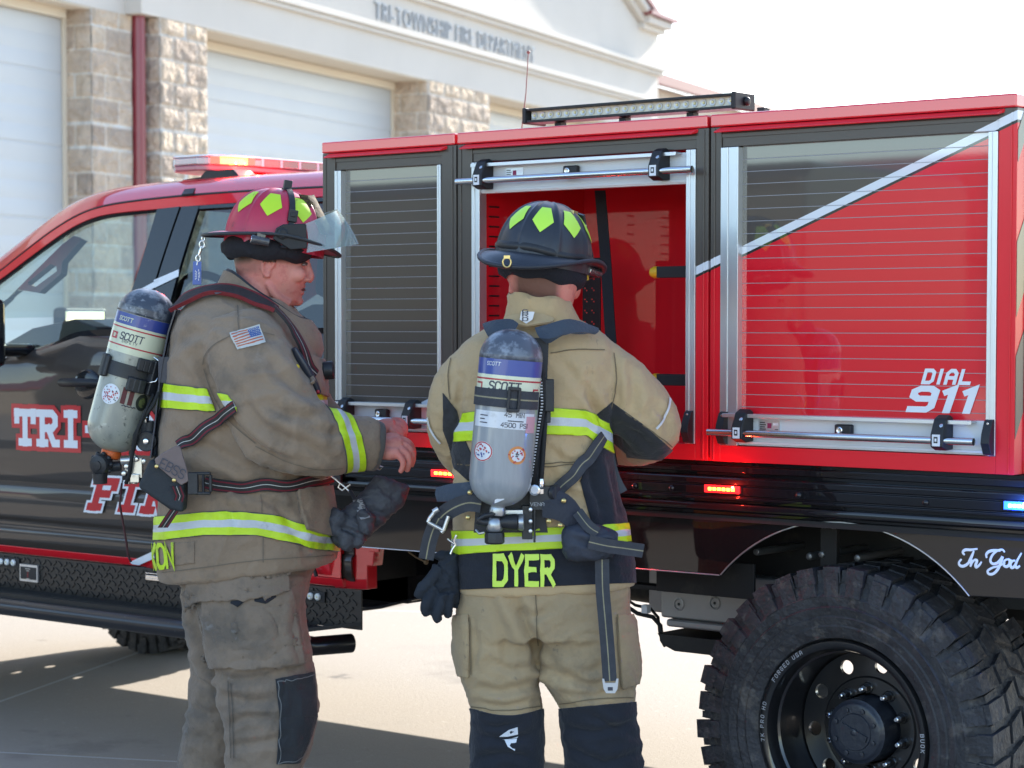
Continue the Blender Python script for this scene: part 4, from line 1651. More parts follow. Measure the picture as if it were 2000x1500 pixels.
vi = [bm.verts.new(q - TL) for q in hole]
ed = [bm.edges.new((vo[i], vo[(i + 1) % len(vo)])) for i in range(len(vo))] + [bm.edges.new((vi[i], vi[(i + 1) % len(vi)])) for i in range(len(vi))]
bmesh.ops.triangle_fill(bm, use_beauty=True, edges=ed)
me = bpy.data.meshes.new("grab_handle")
bm.to_mesh(me)
bm.free()
me.materials.append(GREYT)
place("grab_handle", me, truck, smooth=30, solid=.03)
for y in (.55, 1.40):
    mb = MB()
    mb.prism([V(-2.75, y, 1.0), V(-2.62, y, 1.62), V(-2.5, y, 1.66), V(-2.46, y, 1.62), V(-2.5, y, 1.0)], V(0, .5, 0))
    mb.prism([V(-2.62, y + .12, 1.68), V(-2.6, y + .12, 1.86), V(-2.52, y + .12, 1.87), V(-2.5, y + .12, 1.68)], V(0, .26, 0))
    mb.build("seat", GREYT, truck, smooth=30, bevel=.03)
# far door mirror and near mirror arm
m0 = at_y(158, 634, 2.40)
mb = MB()
mb.obox((m0.x - .03, 2.42, m0.z - .02), V(.03, .02, 0), V(-.02, .16, 0), V(0, 0, .11))
mir = mb.build("door_mirror", BLACKP, truck, smooth=30, bevel=.02)
mb = MB()
mb.obox((m0.x + .006, 2.424, m0.z - .02), V(.004, .003, 0), V(-.018, .14, 0), V(0, 0, .09))
mb.build("mirror_glass", mat("mirror", (.8, .85, .9), rough=.02, metal=1), mir, smooth=0, bevel=.003)
m1 = at_y(8, 645, .02)
mb = MB()
mb.obox((m1.x - .10, -.05, m1.z - .01), V(.07, .02, 0), V(-.01, .10, 0), V(0, 0, .13))
mb.box((m1.x - .15, .04, m1.z - .10), (m1.x - .05, .22, m1.z - .05))
mb.build("door_mirror", BLACKG, truck, smooth=30, bevel=.025)

# running board
DIAM = mat("diamond_plate", (.013, .013, .013), rough=.42, metal=.0, coat=.25, coat_rough=.2)
x0, x1 = -5.0, -1.845
mb = MB()
mb.box((x0, .10, .585), (x1, .106, .715), 0)
st = .030
for j in range(5):
    for i in range(int((x1 - x0) / st) - 1):
        if x0 + i * st < -4.0:
            continue
        c = V(x0 + .02 + i * st + (st / 2 if j % 2 else 0), .0985, .60 + j * .0245)
        s_ = 1 if (i + j) % 2 else -1
        mb.obox(c, V(.0095, 0, .0065 * s_), V(0, .0018, 0), V(-.0022 * s_, 0, .0034), 0)
rb = mb.build("running_board", DIAM, truck, smooth=0)
mb = MB()
mb.box((x0, .004, .572), (-2.02, .0995, .5845))
mb.box((x0, .004, .535), (-2.02, .010, .5715))
mb.prism([V(-2.0195, .0995, .572), V(-2.0195, .015, .572), V(x1, .0995, .60)], V(0, 0, .0125))
for i in range(150):
    x = -4.0 + i * .0131
    for j in range(4):
        mb.obox(V(x + (j % 2) * .006, .022 + j * .022, .586), V(.0036, .002, 0), V(-.001, .005, 0), V(0, 0, .0016))
mb.build("tread_plate", mat("tread_black", (.01, .01, .011), rough=.5, dirt=[((.2, .19, .18), 60, .71, .03, .6)]), rb, smooth=0)
mb = MB()
TUBEM = mat("step_tube_black", (.012, .012, .015), rough=.33, coat=.6, coat_rough=.15, dirt=[((.14, .14, .16), 28, .64, .05, .5)])
e1 = at_y(612, 1262, .22)
e2 = at_y(686, 1256, .36)
pth = [V(-5.1, 0, .535), V(-2.62, 0, .535), V(-2.45, .01, .535), V(-2.33, .05, .532)] + [V(e1.x, .22, e1.z), V(e2.x, .36, e2.z)]
mb.tube(pth, .033, 20)
mb.build("step_tube", TUBEM, rb, smooth=50)
mb = MB()
mb.box((x0, 2.16, .63), (-1.85, 2.30, .66))  # unseen far-side board, added and raised to place the truck's shadow edge
mb.box((x0, 2.155, .66), (-1.85, 2.16, .76))
mb.tube([V(x0, 2.36, .655), V(-2.5, 2.36, .655), V(-2.2, 2.26, .655)], .033, 16)
mb.build("running_board", DIAM, truck, smooth=40)
CLEAR = mat("clear_lens", (.75, .76, .74), rough=.15, coat=1)


def step_light(px0, px1, py, hgt=.022):
    a, b = at_y(px0, py, .09), at_y(px1, py, .09)
    mb = MB()
    mb.box((a.x - .012, .092, a.z - hgt * .8), (b.x + .012, .0965, a.z + hgt * .8), 0)
    n = max(2, int((b.x - a.x) / .032))
    for k in range(n):
        x = a.x + (b.x - a.x) * (k + .5) / n
        mb.lathe((x, .0915, a.z), (0, -1, 0), [(0, .013), (.006, .012), (.010, .007), (.008, .003)], 12, 1)
        mb.lathe((x, .083, a.z), (0, -1, 0), [(0, .004), (.002, .003)], 8, 2)
    mb.build("step_light", [BLACKP, CLEAR, mat("led_yellow", (.75, .66, .3))], rb, smooth=40, bevel=.003)


step_light(-40, 32, 1092)
step_light(585, 628, 1162)
a, b = at_y(286, 1126, .09), at_y(322, 1136, .09)
mb = MB()
mb.box((a.x, .085, b.z), (b.x, .0965, a.z + .004))
for i in range(3):
    mb.box((a.x + .002, .082, b.z + .005 + i * .009), (b.x - .002, .0848, b.z + .009 + i * .009))
mb.build("marker_lamp", CHROME, rb, smooth=0, bevel=.002)
a, b = at_y(39, 1101, .09), at_y(74, 1138, .09)
mb = MB()
mb.box((a.x, .088, b.z), (b.x, .0965, a.z), 0)
mb.box((a.x + .008, .085, b.z + .009), (b.x - .008, .0878, a.z - .009), 1)
for i, wd in enumerate((.8, .5, .22, .3, .22, .5, .7)):
    c = (a.x + b.x) / 2
    z = a.z - .014 - i * .0075
    mb.box((c - .018 * wd, .0842, z - .0022), (c + .018 * wd, .0848, z), 2 if i in (2, 3, 4) else 0)
mb.build("badge", [ALU, BLACKP, REDV], rb, smooth=0, bevel=.001)

# roof light bar, lying across the roof
lx, ly, lz = -3.16, .52, None
c0 = at_y(440, 332, .62)
X = c0.x
zl = at_y(430, 318, .55).z
bar_ = []


def bar_ring(y, half, z0_, z1_, sx=0.):
    return [V(X - half + sx, y, z0_), V(X + half + sx, y, z0_), V(X + half + sx, y, z1_), V(X - half + sx, y, z1_)]


def bar_layer(name, mts, z0_, z1_, grow, par, mi=None):
    mb = MB()
    ys = [(.42, .06), (.45, .10), (.52, .135), (.60, .15), (1.80, .15), (1.88, .135), (1.95, .10), (1.98, .06)]
    rg = [bar_ring(y, h_ + grow, z0_, z1_) for y, h_ in ys]
    mb.rings(rg)
    return mb.build(name, mts, par, smooth=30, bevel=.006)


zl0 = zl - .012
lb = bar_layer("warning_bar", mat("bar_base_glow_tint", (.42, .12, .15), rough=.3, coat=.5), zl0 - .024, zl0 - .003, -.004, truck)  # base tinted red, the flash glow put into its colour
bar_layer("bar_lens", mat("bar_lens_clear", (.62, .50, .52), rough=.12, coat=1, trans=.3), zl0 - .0025, zl0 + .026, 0, lb)
bar_layer("bar_top", mat("bar_top_white", (.85, .85, .85), rough=.3, coat=.5), zl0 + .0265, zl0 + .034, .003, lb)
mb = MB()
for k in range(5):
    y = .455 + k * .036
    xo = X + (.105 + .045 * min(1, max(0, (y - .45) / .15)))
    mb.obox(V(xo + .003, y + .01, zl0 + .014), V(.002, 0, 0) , V(.008, .015, 0) if y < .58 else V(0, .015, 0), V(0, 0, .012), 1 if k in (0, 4) else 0)
mb.build("bar_flash", [mat("bar_flash_amber", (.9, .1, .02), rough=.3, emit=((1, .12, .01), 12)), mat("bar_flash_red", (.9, .02, .02), rough=.3, emit=((1, .012, .008), 9))], lb, smooth=0)
li = bpy.data.lights.new("bar_glow", 'POINT')
li.energy, li.color, li.shadow_soft_size = 2.5, (1, .03, .02), .003
lo_ = bpy.data.objects.new("bar_glow", li)
lo_.location = (X + .22, .56, zl0 + .01)
col.objects.link(lo_)
mb = MB()
for k in range(12):
    y = .66 + k * .098
    mb.box((X + .1495, y, zl0 + .000), (X + .1535, y + .012, zl0 + .028), 0)
    mb.box((X + .1495, y + .014, zl0 + .004), (X + .1525, y + .096, zl0 + .026), 1)
mb.build("bar_module", [mat("divider_white", (.7, .7, .7), rough=.4), mat("module_red", (.22, .04, .06), rough=.15, coat=1)], lb, smooth=0)
mb = MB()
q = at_y(372, 352, .50)
p1 = [at_y(x, y, .46) for x, y in ((362, 352), (362, 362), (480, 352), (468, 338), (460, 330), (408, 334), (398, 346))]
mb.prism([V(p.x, .44, p.z) for p in p1], V(0, .10, 0))
mb.build("bar_foot", BLACKR, lb, smooth=30, bevel=.006)
mb = MB()
hk = [cabp(355, 380, -.004), cabp(386, 377, -.004), cabp(389, 360, .08), cabp(372, 362, .08)]
mb.grid([[cabp(355, 381, -.006), cabp(376, 379, -.006)], [cabp(361, 371, .030), cabp(382, 369, .030)], [cabp(366, 361, .11), cabp(390, 359, .11)], [at_y(372, 356, .45), at_y(402, 354, .45)]])
mb.build("roof_hook", BLACKP, lb, smooth=60, solid=.006)
mb = MB()
q = at_y(266, 371, .62)
mb.ball((q.x, .62, q.z - .004), .06, .035, .022, 16, 8)
mb.build("roof_marker", mat("lens_white", (.8, .75, .72), rough=.2, coat=1), truck, smooth=180)
mb = MB()
q, r = at_depth(1018, 262, 7.6), at_depth(1032, 102, 7.6)
mb.tube([q - V(0, 0, .1), q, q.lerp(r, .5) + RGT * .004, r], [.003, .0026, .002, .0016], 8)
mb.ball(r, .006)
mb.build("antenna", mat("antenna_brown", (.25, .12, .10), rough=.4), truck, smooth=60)
# ------------------------------------------------------------------ people: shared tools
FPn, RGn, UPn, CAMn = (np.array(q) for q in (FP, RGT, UPV, CAM))


def to_px(c):
    v_ = c - CAMn
    d = v_ @ FPn
    return np.stack([1000 + FOC * (v_ @ RGn) / d, 832 - FOC * (v_ @ UPn) / d], 1)


class Fig:
    """a person standing about D metres in front of the camera; w = metres nearer than that"""

    def __init__(s, D):
        s.D = D

    def p(s, x, y, w=0.):
        return at_depth(x, y, s.D - w)

    def ring(s, yl, yr, xl, xr, hw, wc=0., n=48, ex=2.4):
        out = []
        c = s.p((xl + xr) / 2, (yl + yr) / 2, wc)
        a = (s.p(xr, yr, wc) - s.p(xl, yl, wc)) / 2
        for k in range(n):
            t = 2 * math.pi * k / n
            ct, st = math.cos(t), math.sin(t)
            out.append(c + a * math.copysign(abs(ct) ** (2 / ex), ct) - FWD * (hw * math.copysign(abs(st) ** (2 / ex), st)))
        return out

    def loft(s, mb, rows, n=48, ex=2.4):
        mb.rings([s.ring(*r, n=n, ex=ex) for r in rows])

    def limb(s, mb, pts, n=24):
        """pts = [(x, y, w, radius)]"""
        P_ = [s.p(x, y, w) for x, y, w, r in pts]
        R_ = [r for *_, r in pts]
        path, rad = [], []
        for i in range(len(P_) - 1):
            q = [P_[max(i - 1, 0)], P_[i], P_[i + 1], P_[min(i + 2, len(P_) - 1)]]
            for t in (0, .25, .5, .75):
                path.append(.5 * ((2 * q[1]) + (q[2] - q[0]) * t + (2 * q[0] - 5 * q[1] + 4 * q[2] - q[3]) * t * t + (3 * q[1] - q[0] - 3 * q[2] + q[3]) * t ** 3))
                rad.append(R_[i] + (R_[i + 1] - R_[i]) * t)
        path.append(P_[-1])
        rad.append(R_[-1])
        mb.tube(path, rad, n)

    def ball(s, mb, x, y, w, ru, rz, rw):
        M = Matrix(((RGT.x, -FWD.x, 0), (RGT.y, -FWD.y, 0), (0, 0, 1)))
        mb.ball(s.p(x, y, w), ru, rw, rz, 18, 12, rot=M)


def seg_dist(p, poly):
    """distance of points p (n,2|3) to a polyline"""
    best = np.full(len(p), 1e9)
    for a, b in zip(poly[:-1], poly[1:]):
        a, b = np.array(a, float), np.array(b, float)
        ab = b - a
        t = np.clip(((p - a) @ ab) / (ab @ ab), 0, 1)
        best = np.minimum(best, np.linalg.norm(p - (a + t[:, None] * ab), axis=1))
    return best


def cloth(me, folds=(), amp=.004, sc=9., seed=0., stretch=(1, 1, 1), mid=.0035, fine=.0012):
    """wrinkles: broad ripples, finer crumples, and drawn creases [(pixel polyline, width px, depth m)]"""
    c, n = coords(me), normals(me)
    q = c * np.array(stretch) + seed
    warp = np.stack([vnoise(q * 5 + 7), vnoise(q * 5 + 31), vnoise(q * 5 + 57)], 1) * .09
    d = amp * vnoise((q + warp) * sc)
    r = 1 - np.abs(vnoise((q + warp * 1.6) * sc * 1.9 + 11))
    d += mid * (r ** 3 - .35)
    r = 1 - np.abs(vnoise((q * np.array((1, 1, 1.7)) + warp) * sc * 4.5 + 3))
    d += fine * (r ** 3 - .35)
    r = 1 - np.abs(vnoise((q * np.array((.7, .7, 1.3)) + warp * 2.2) * sc * 1.3 + 23))
    gate = np.clip(vnoise(q * 4 + 91) * 1.6 + .2, 0, 1)
    d -= mid * .8 * np.clip(r - .80, 0, 1) * 5 * gate
    px = to_px(c)
    face = np.clip((n @ -np.array(FWD)) * 2.5 + .3, 0, 1)
    for f in folds:
        poly, w, dep = f
        ds = seg_dist(px, poly)
        L = [0]
        g = np.exp(-(ds / w) ** 2) * -dep + .55 * dep * np.exp(-((ds - 1.9 * w) / (w * 1.1)) ** 2)
        # fade at both ends
        for e in (poly[0], poly[-1]):
            de = np.linalg.norm(px - np.array(e, float), axis=1)
            g *= np.clip(de / (3.0 * w), .15, 1)
        d += g * face
    set_coords(me, c + n * d[:, None])
    return me


class Soup:
    """polygons that can be clipped by any scalar given at the vertices"""

    def __init__(s, me):
        s.c = coords(me)
        s.n = normals(me)
        s.px = to_px(s.c)
        s.polys = [tuple(p.vertices) for p in me.polygons]
        s.at = {}

    def facing(s, lim=.05):
        f = s.n @ -np.array(FWD)
        s.polys = [p for p in s.polys if sum(f[i] for i in p) / len(p) > lim]
        return s

    def drop(s, path, r):
        d = seg_dist(s.c, path)
        s.polys = [p for p in s.polys if all(d[i] > r for i in p)]
        return s

    def near_px(s, x0, x1, y0, y1, pad=25):
        ok = (s.px[:, 0] > x0 - pad) & (s.px[:, 0] < x1 + pad) & (s.px[:, 1] > y0 - pad) & (s.px[:, 1] < y1 + pad)
        s.polys = [p for p in s.polys if all(ok[i] for i in p)]
        return s

    def clip(s, val):
        """keep val >= 0"""
        C, Nn, PX, A = [s.c], [s.n], [s.px], {k: [v_] for k, v_ in s.at.items()}
        v_ = np.asarray(val, float)
        vals = list(v_)
        base = len(vals)
        new, cache = [], {}
        ci, cj, ct = [], [], []
        out = []
        for p in s.polys:
            q = []
            for a, b in zip(p, p[1:] + p[:1]):
                va, vb = vals[a], vals[b]
                if va >= 0:
                    q.append(a)
                if (va >= 0) != (vb >= 0):
                    key = (min(a, b), max(a, b))
                    if key not in cache:
                        i, j = key
                        t = vals[i] / (vals[i] - vals[j])
                        cache[key] = base + len(ci)
                        ci.append(i)
                        cj.append(j)
                        ct.append(t)
                    q.append(cache[key])
            if len(q) > 2:
                out.append(tuple(q))
        if ci:
            t = np.array(ct)[:, None]
            s.n = np.vstack([s.n, s.n[ci] * (1 - t) + s.n[cj] * t])
            s.px = np.vstack([s.px, s.px[ci] * (1 - t) + s.px[cj] * t])
            for k in s.at:
                s.at[k] = np.concatenate([s.at[k], s.at[k][ci] * (1 - t[:, 0]) + s.at[k][cj] * t[:, 0]])
            s.c = np.vstack([s.c, s.c[ci] * (1 - t) + s.c[cj] * t])
        s.polys = out
        return s

    def poly(s, pts):
        """keep what lies inside a convex pixel polygon (any winding)"""
        pts = [np.array(q, float) for q in pts]
        ar = sum(a[0] * b[1] - b[0] * a[1] for a, b in zip(pts, pts[1:] + pts[:1]))
        s.near_px(min(q[0] for q in pts), max(q[0] for q in pts), min(q[1] for q in pts), max(q[1] for q in pts))
        for a, b in zip(pts, pts[1:] + pts[:1]):
            d = (b - a) / np.linalg.norm(b - a) * (1 if ar > 0 else -1)
            s.clip((s.px[:, 1] - a[1]) * d[0] - (s.px[:, 0] - a[0]) * d[1])
        return s

    def build(s, name, m, parent, off=.002, thick=.0, smooth=180):
        used = sorted({i for p in s.polys for i in p})
        if not used:
            return None
        mp = {k: i for i, k in enumerate(used)}
        nn = s.n[used] / np.linalg.norm(s.n[used], axis=1)[:, None]
        o = np.array(origin_of(parent))
        me = bpy.data.meshes.new(name)
        me.from_pydata([tuple(q) for q in s.c[used] + nn * off - o], [], [tuple(mp[i] for i in p) for p in s.polys])
        for k in s.at:
            point_attr(me, k, s.at[k][used])
        for q in (m if isinstance(m, list) else [m]):
            me.materials.append(q)
        me.polygons.foreach_set("use_smooth", [True] * len(me.polygons))
        ob = bpy.data.objects.new(name, me)
        col.objects.link(ob)
        ob.parent = parent
        if thick:
            md = ob.modifiers.new("solid", 'SOLIDIFY')
            md.thickness = thick
            md.offset = -1
        return ob


def curve_y(px, pts):
    xs_, ys_ = [q[0] for q in pts], [q[1] for q in pts]
    return np.interp(px[:, 0], xs_, ys_)


def band(me, top, bot, name, m, parent, excl=None, off=.003, x_range=None, facing=None):
    """a stripe running round the body between two pixel curves"""
    s = Soup(me)
    yt, yb = curve_y(s.px, top), curve_y(s.px, bot)
    s.at["band"] = (s.px[:, 1] - yt) / (yb - yt)
    if excl is not None:
        s.at["ex"] = excl(s.c)
    b = s.at["band"]
    s.polys = [p for p in s.polys if any(-1 < b[i] < 2 for i in p)]
    if facing is not None:
        s.facing(facing)
    s.clip(s.at["band"])
    s.clip(1 - s.at["band"])
    if excl is not None:
        s.clip(s.at["ex"])
    if x_range:
        s.clip(s.px[:, 0] - x_range[0])
        s.clip(x_range[1] - s.px[:, 0])
    return s.build(name, m, parent, off=off + .0028, thick=.006)


MID = 6.2


def surf(bvh, x, y, D, off=0.):
    """first surface met along the line of sight through a photo point, starting D from the camera"""
    o = at_depth(x, y, D)
    d = ray(x, y).normalized()
    h, n, i, _ = bvh.ray_cast(o, d, 3)
    if h is None:
        h, n, i, _ = bvh.find_nearest(at_depth(x, y, MID))
    return h + n * off, n


def strap(name, bvh, pts, wid, m, parent, D, off=.006, thick=.004, n=40, lift=(), settle=10):
    """webbing laid over the cloth along a pixel path"""
    P_ = polyline(smoothed(pts, 2), n)
    H = [surf(bvh, p.x, p.y, D, 0) for p in P_]
    c = [h[0] + h[1] * off for h in H]
    nn = [h[1] for h in H]
    for _ in range(settle):
        c = [c[0]] + [(c[i - 1] + c[i] * 2 + c[i + 1]) / 4 for i in range(1, n - 1)] + [c[-1]]
        nn = [nn[0]] + [(nn[i - 1] + nn[i] + nn[i + 1]).normalized() for i in range(1, n - 1)] + [nn[-1]]
    rows, ac, al, L = [], [], [], 0
    for i in range(n):
        t = (c[min(i + 1, n - 1)] - c[max(i - 1, 0)]).normalized()
        sd = t.cross(nn[i]).normalized()
        w_ = wid if not callable(wid) else wid(i / (n - 1))
        if i:
            L += (c[i] - c[i - 1]).length
        rows.append([c[i] + sd * w_ * k + nn[i] * (off * .6) for k in (-.5, -.25, 0, .25, .5)])
        ac += [0, .25, .5, .75, 1]
        al += [L] * 5
    mb = MB()
    mb.grid(rows)
    me = mb.mesh(name, [m], origin_of(parent))
    point_attr(me, "across", ac)
    point_attr(me, "along", al)
    return place(name, me, parent, smooth=180, solid=thick, fix=False)


def surf_text(name, bvh, text, x0, y0, x1, y1, hpx, m, parent, D, w=1., gap=1.6, off=.004, shear=0., extra=None, wide=1.):
    """block letters laid on the cloth along the pixel base line (x0,y0)-(x1,y1)"""
    p, f, tw = block_text(text, w=w, gap=gap, shear=shear, wide=wide)
    bm = bmesh.new()
    vs_ = [bm.verts.new((q.x, q.y, q.z)) for q in p]
    for q in f:
        try:
            bm.faces.new([vs_[i] for i in q])
        except ValueError:
            pass
    bmesh.ops.subdivide_edges(bm, edges=bm.edges[:], cuts=3, use_grid_fill=True)
    b = Vector((x1 - x0, y1 - y0))
    nrm = Vector((b.y, -b.x)).normalized()
    o = origin_of(parent)
    for v_ in bm.verts:
        q = Vector((x0, y0)) + b * (v_.co.x / tw) + nrm * (v_.co.y * hpx / 6)
        h, n = surf(bvh, q.x, q.y, D)
        v_.co = h + n * (off + v_.co.z) - o
    me = bpy.data.meshes.new(name)
    bm.to_mesh(me)
    bm.free()
    me.materials.append(m)
    return place(name, me, parent, smooth=180, solid=.0012)


# ------------------------------------------------------------------ cloth and gear materials
def cloth_mat(name, base, v2, dirt, rough=.9):
    return mat(name, base, rough=rough, var=(v2, 7, .7), dirt=dirt, bump=[(420, .25, (1, 1, 1)), (90, .25)], sheen=.15, spec=.25)


KHAKI_D = cloth_mat("worn_khaki", (.285, .205, .140), (.21, .153, .108),
                    [((.11, .092, .075), 5, .54, .14, .6), ((.38, .31, .25), 11, .64, .10, .3), ((.07, .06, .05), 40, .68, .05, .5), ((.12, .10, .085), 14, .62, .08, .35)])
KHAKI_P = cloth_mat("worn_khaki_trousers", (.245, .183, .135), (.175, .136, .104),
                    [((.085, .078, .07), 4.5, .50, .16, .7), ((.44, .42, .41), 9, .64, .09, .4), ((.055, .05, .045), 34, .65, .06, .6), ((.12, .105, .09), 16, .6, .08, .4)])
TAN_J = cloth_mat("gold_tan", (.50, .355, .195), (.41, .30, .175), [((.20, .155, .10), 5, .56, .16, .5), ((.12, .105, .085), 22, .63, .07, .5, (1, 1, .5))])
TAN_T = cloth_mat("gold_tan_trousers", (.40, .29, .165), (.30, .228, .14), [((.14, .115, .085), 4, .53, .16, .6), ((.10, .09, .08), 26, .64, .06, .5), ((.5, .4, .25), 9, .64, .1, .3)])
NAVY = cloth_mat("dark_navy_cloth", (.018, .020, .027), (.026, .028, .036), [((.06, .058, .055), 7, .64, .12, .4)])
CHAR = cloth_mat("charcoal_cloth", (.028, .028, .031), (.040, .040, .044), [((.09, .085, .08), 8, .62, .12, .5)])
LIME, SILV = (.58, .80, .02), (.58, .60, .62)
BANDM = ramp_mat("reflective_trim", "band", [(0, (.10, .10, .09)), (.03, LIME), (.35, SILV), (.66, LIME), (.97, (.10, .10, .09))],
                 dict(base=(1, 1, 1), rough=.45, var=((.78, .78, .78), 12, .8), dirt=[((.30, .29, .27), 9, .62, .10, .6), ((.2, .19, .17), 38, .68, .05, .6)], bump=[(160, .25, (1, 1, 3))]))
BANDC = ramp_mat("reflective_trim_clean", "band", [(0, (.25, .3, .05)), (.015, LIME), (.35, SILV), (.66, LIME), (.985, (.25, .3, .05))],
                 dict(base=(1, 1, 1), rough=.4, var=((.9, .9, .9), 12, .8), bump=[(200, .3, (3, 3, 1))]))
LIMEM = mat("lime_trim", LIME, rough=.5, var=((.45, .64, .02), 20, .6))
LIMEW = mat("lime_worn", (.50, .68, .02), rough=.6, dirt=[((.2, .19, .1), 40, .55, .1, .6)])
SKIN = mat("skin", (.66, .265, .205), rough=.5, sss=.15, var=((.62, .18, .15), 14, .7), bump=[(260, .25), (70, .12)], spec=.4, dirt=[((.50, .12, .10), 30, .54, .1, .5), ((.42, .20, .15), 55, .60, .08, .4)])
HAIRM = mat("cropped_hair", (.10, .06, .04), rough=.7)
WEB = ramp_mat("webbing_red", "across", [(0, (.025, .022, .022)), (.10, (.16, .012, .025)), (.22, (.028, .024, .024)), (.47, (.5, .5, .46)), (.53, (.028, .024, .024)), (.78, (.16, .012, .025)), (.90, (.025, .022, .022))],
               dict(base=(1, 1, 1), rough=.75, bump=[(300, .4)]))
WEBN = ramp_mat("webbing_navy", "across", [(0, (.045, .048, .058)), (.46, (.30, .27, .17)), (.54, (.045, .048, .058))], dict(base=(1, 1, 1), rough=.75, var=((.7, .7, .7), 40, .7), bump=[(300, .4)]))
PACKB = mat("pack_black", (.016, .017, .020), rough=.45, var=((.028, .029, .034), 30, .6), bump=[(120, .1)])
COMPO = mat("wrapped_cylinder", (.34, .335, .27), rough=.32, coat=.5, coat_rough=.12, var=((.18, .19, .175), 14, .7, (1, 1, .4)),
            dirt=[((.07, .068, .06), 9, .52, .14, .55, (1, 1, .7)), ((.50, .49, .42), 26, .60, .08, .5), ((.04, .04, .04), 60, .60, .06, .65), ((.05, .05, .045), 22, .60, .06, .5, (1, 1, .3))], bump=[(200, .12, (1, 1, .2))])
COMPG = mat("wrapped_cylinder_grey", (.30, .32, .34), rough=.3, coat=.6, coat_rough=.1, var=((.22, .235, .255), 60, .6, (1, 1, .15)),
            dirt=[((.10, .10, .11), 6, .62, .12, .4), ((.5, .51, .52), 30, .64, .08, .4)])
DOME = mat("cylinder_dome", (.05, .06, .08), rough=.35, coat=.4, coat_rough=.2, dirt=[((.30, .31, .33), 24, .50, .12, .6), ((.4, .42, .45), 60, .60, .08, .5)])
LBLUE = mat("label_blue", (.035, .055, .24), rough=.35, coat=.4, dirt=[((.35, .36, .4), 30, .62, .06, .5)])
LCREAM = mat("label_cream", (.60, .60, .42), rough=.4, coat=.4, dirt=[((.36, .36, .25), 12, .58, .12, .5), ((.25, .24, .2), 50, .66, .05, .4)])
LWHITE = mat("label_white", (.62, .64, .68), rough=.4, coat=.4, dirt=[((.35, .36, .38), 20, .6, .1, .4)])
LRED = mat("label_red", (.42, .02, .035), rough=.4, coat=.3)
LDARK = mat("label_dark", (.05, .05, .07), rough=.4)
BRASS = mat("brass", (.55, .42, .18), rough=.3, metal=1)
LEATH = mat("glove_leather", (.045, .048, .060), rough=.62, var=((.085, .088, .10), 10, .8), bump=[(90, .3), (30, .2)], dirt=[((.16, .16, .17), 16, .60, .1, .55)])
GLOVN = mat("glove_navy", (.014, .018, .026), rough=.85, var=((.024, .03, .04), 20, .7), bump=[(160, .35)])


class Cyl:
    """an air cylinder: frame for things wrapped round it (angle 0 faces the camera)"""

    def __init__(s, top, bot, r):
        s.T, s.B, s.r = top, bot, r
        s.L = (top - bot).length
        s.A = (top - bot).normalized()
        f = -FWD
        s.F = (f - s.A * f.dot(s.A)).normalized()
        s.R = s.A.cross(s.F) * (1 if s.A.cross(s.F).dot(RGT) > 0 else -1)

    def pt(s, ang, t, lift=0.):
        a = math.radians(ang)
        return s.T - s.A * (t * s.L) + (s.F * math.cos(a) + s.R * math.sin(a)) * (s.r + lift)

    def patch(s, name, a0, a1, t0, t1, lift, m, parent, n=40, skew=0., round_=False):
        mb = MB()
        if round_:
            rows = []
            for i in range(9):
                q = i / 8
                rows.append([s.pt((a0 + a1) / 2 + (a1 - a0) / 2 * q * math.cos(2 * math.pi * k / 32), (t0 + t1) / 2 + (t1 - t0) / 2 * q * math.sin(2 * math.pi * k / 32), lift) for k in range(33)])
            mb.grid(rows)
        else:
            mb.grid([[s.pt(a0 + (a1 - a0) * k / n, t0 + (t1 - t0) * j / 2, lift) for k in range(n + 1)] for j in range(3)])
        return mb.build(name, m, parent, smooth=180)

    def text(s, name, text, ang, t, size, m, parent, lift=.0012, w=1., gap=1.5, shear=.0, wide=1.):
        p, f, tw = block_text(text, w=w, gap=gap, shear=shear, wide=wide)
        k = size / 6
        mb = MB()
        mb.add([s.pt(ang + math.degrees((q.x - tw / 2) * k / s.r), t - q.y * k / s.L, lift + q.z * .5) for q in p], f)
        return mb.build(name, m, parent, smooth=0)

    def shell(s, name, mts, parent, n=56):
        mb = MB()
        L, r = s.L, s.r
        prof = [(0, .012)]
        for k in range(1, 13):
            a = math.pi / 2 * k / 12
            prof.append((.078 * (1 - math.cos(a)), r * math.sin(a) ** .9))
        prof += [(L * .5, r), (L - .085, r)]
        for k in range(1, 13):
            a = math.pi / 2 * k / 12
            prof.append((L - .085 + .078 * math.sin(a), max(.018, r * math.cos(a) ** .9)))
        prof += [(L, .018)]
        mb.lathe(s.T, -s.A, prof, n)
        ob = mb.build(name, mts, parent, smooth=180)
        return ob


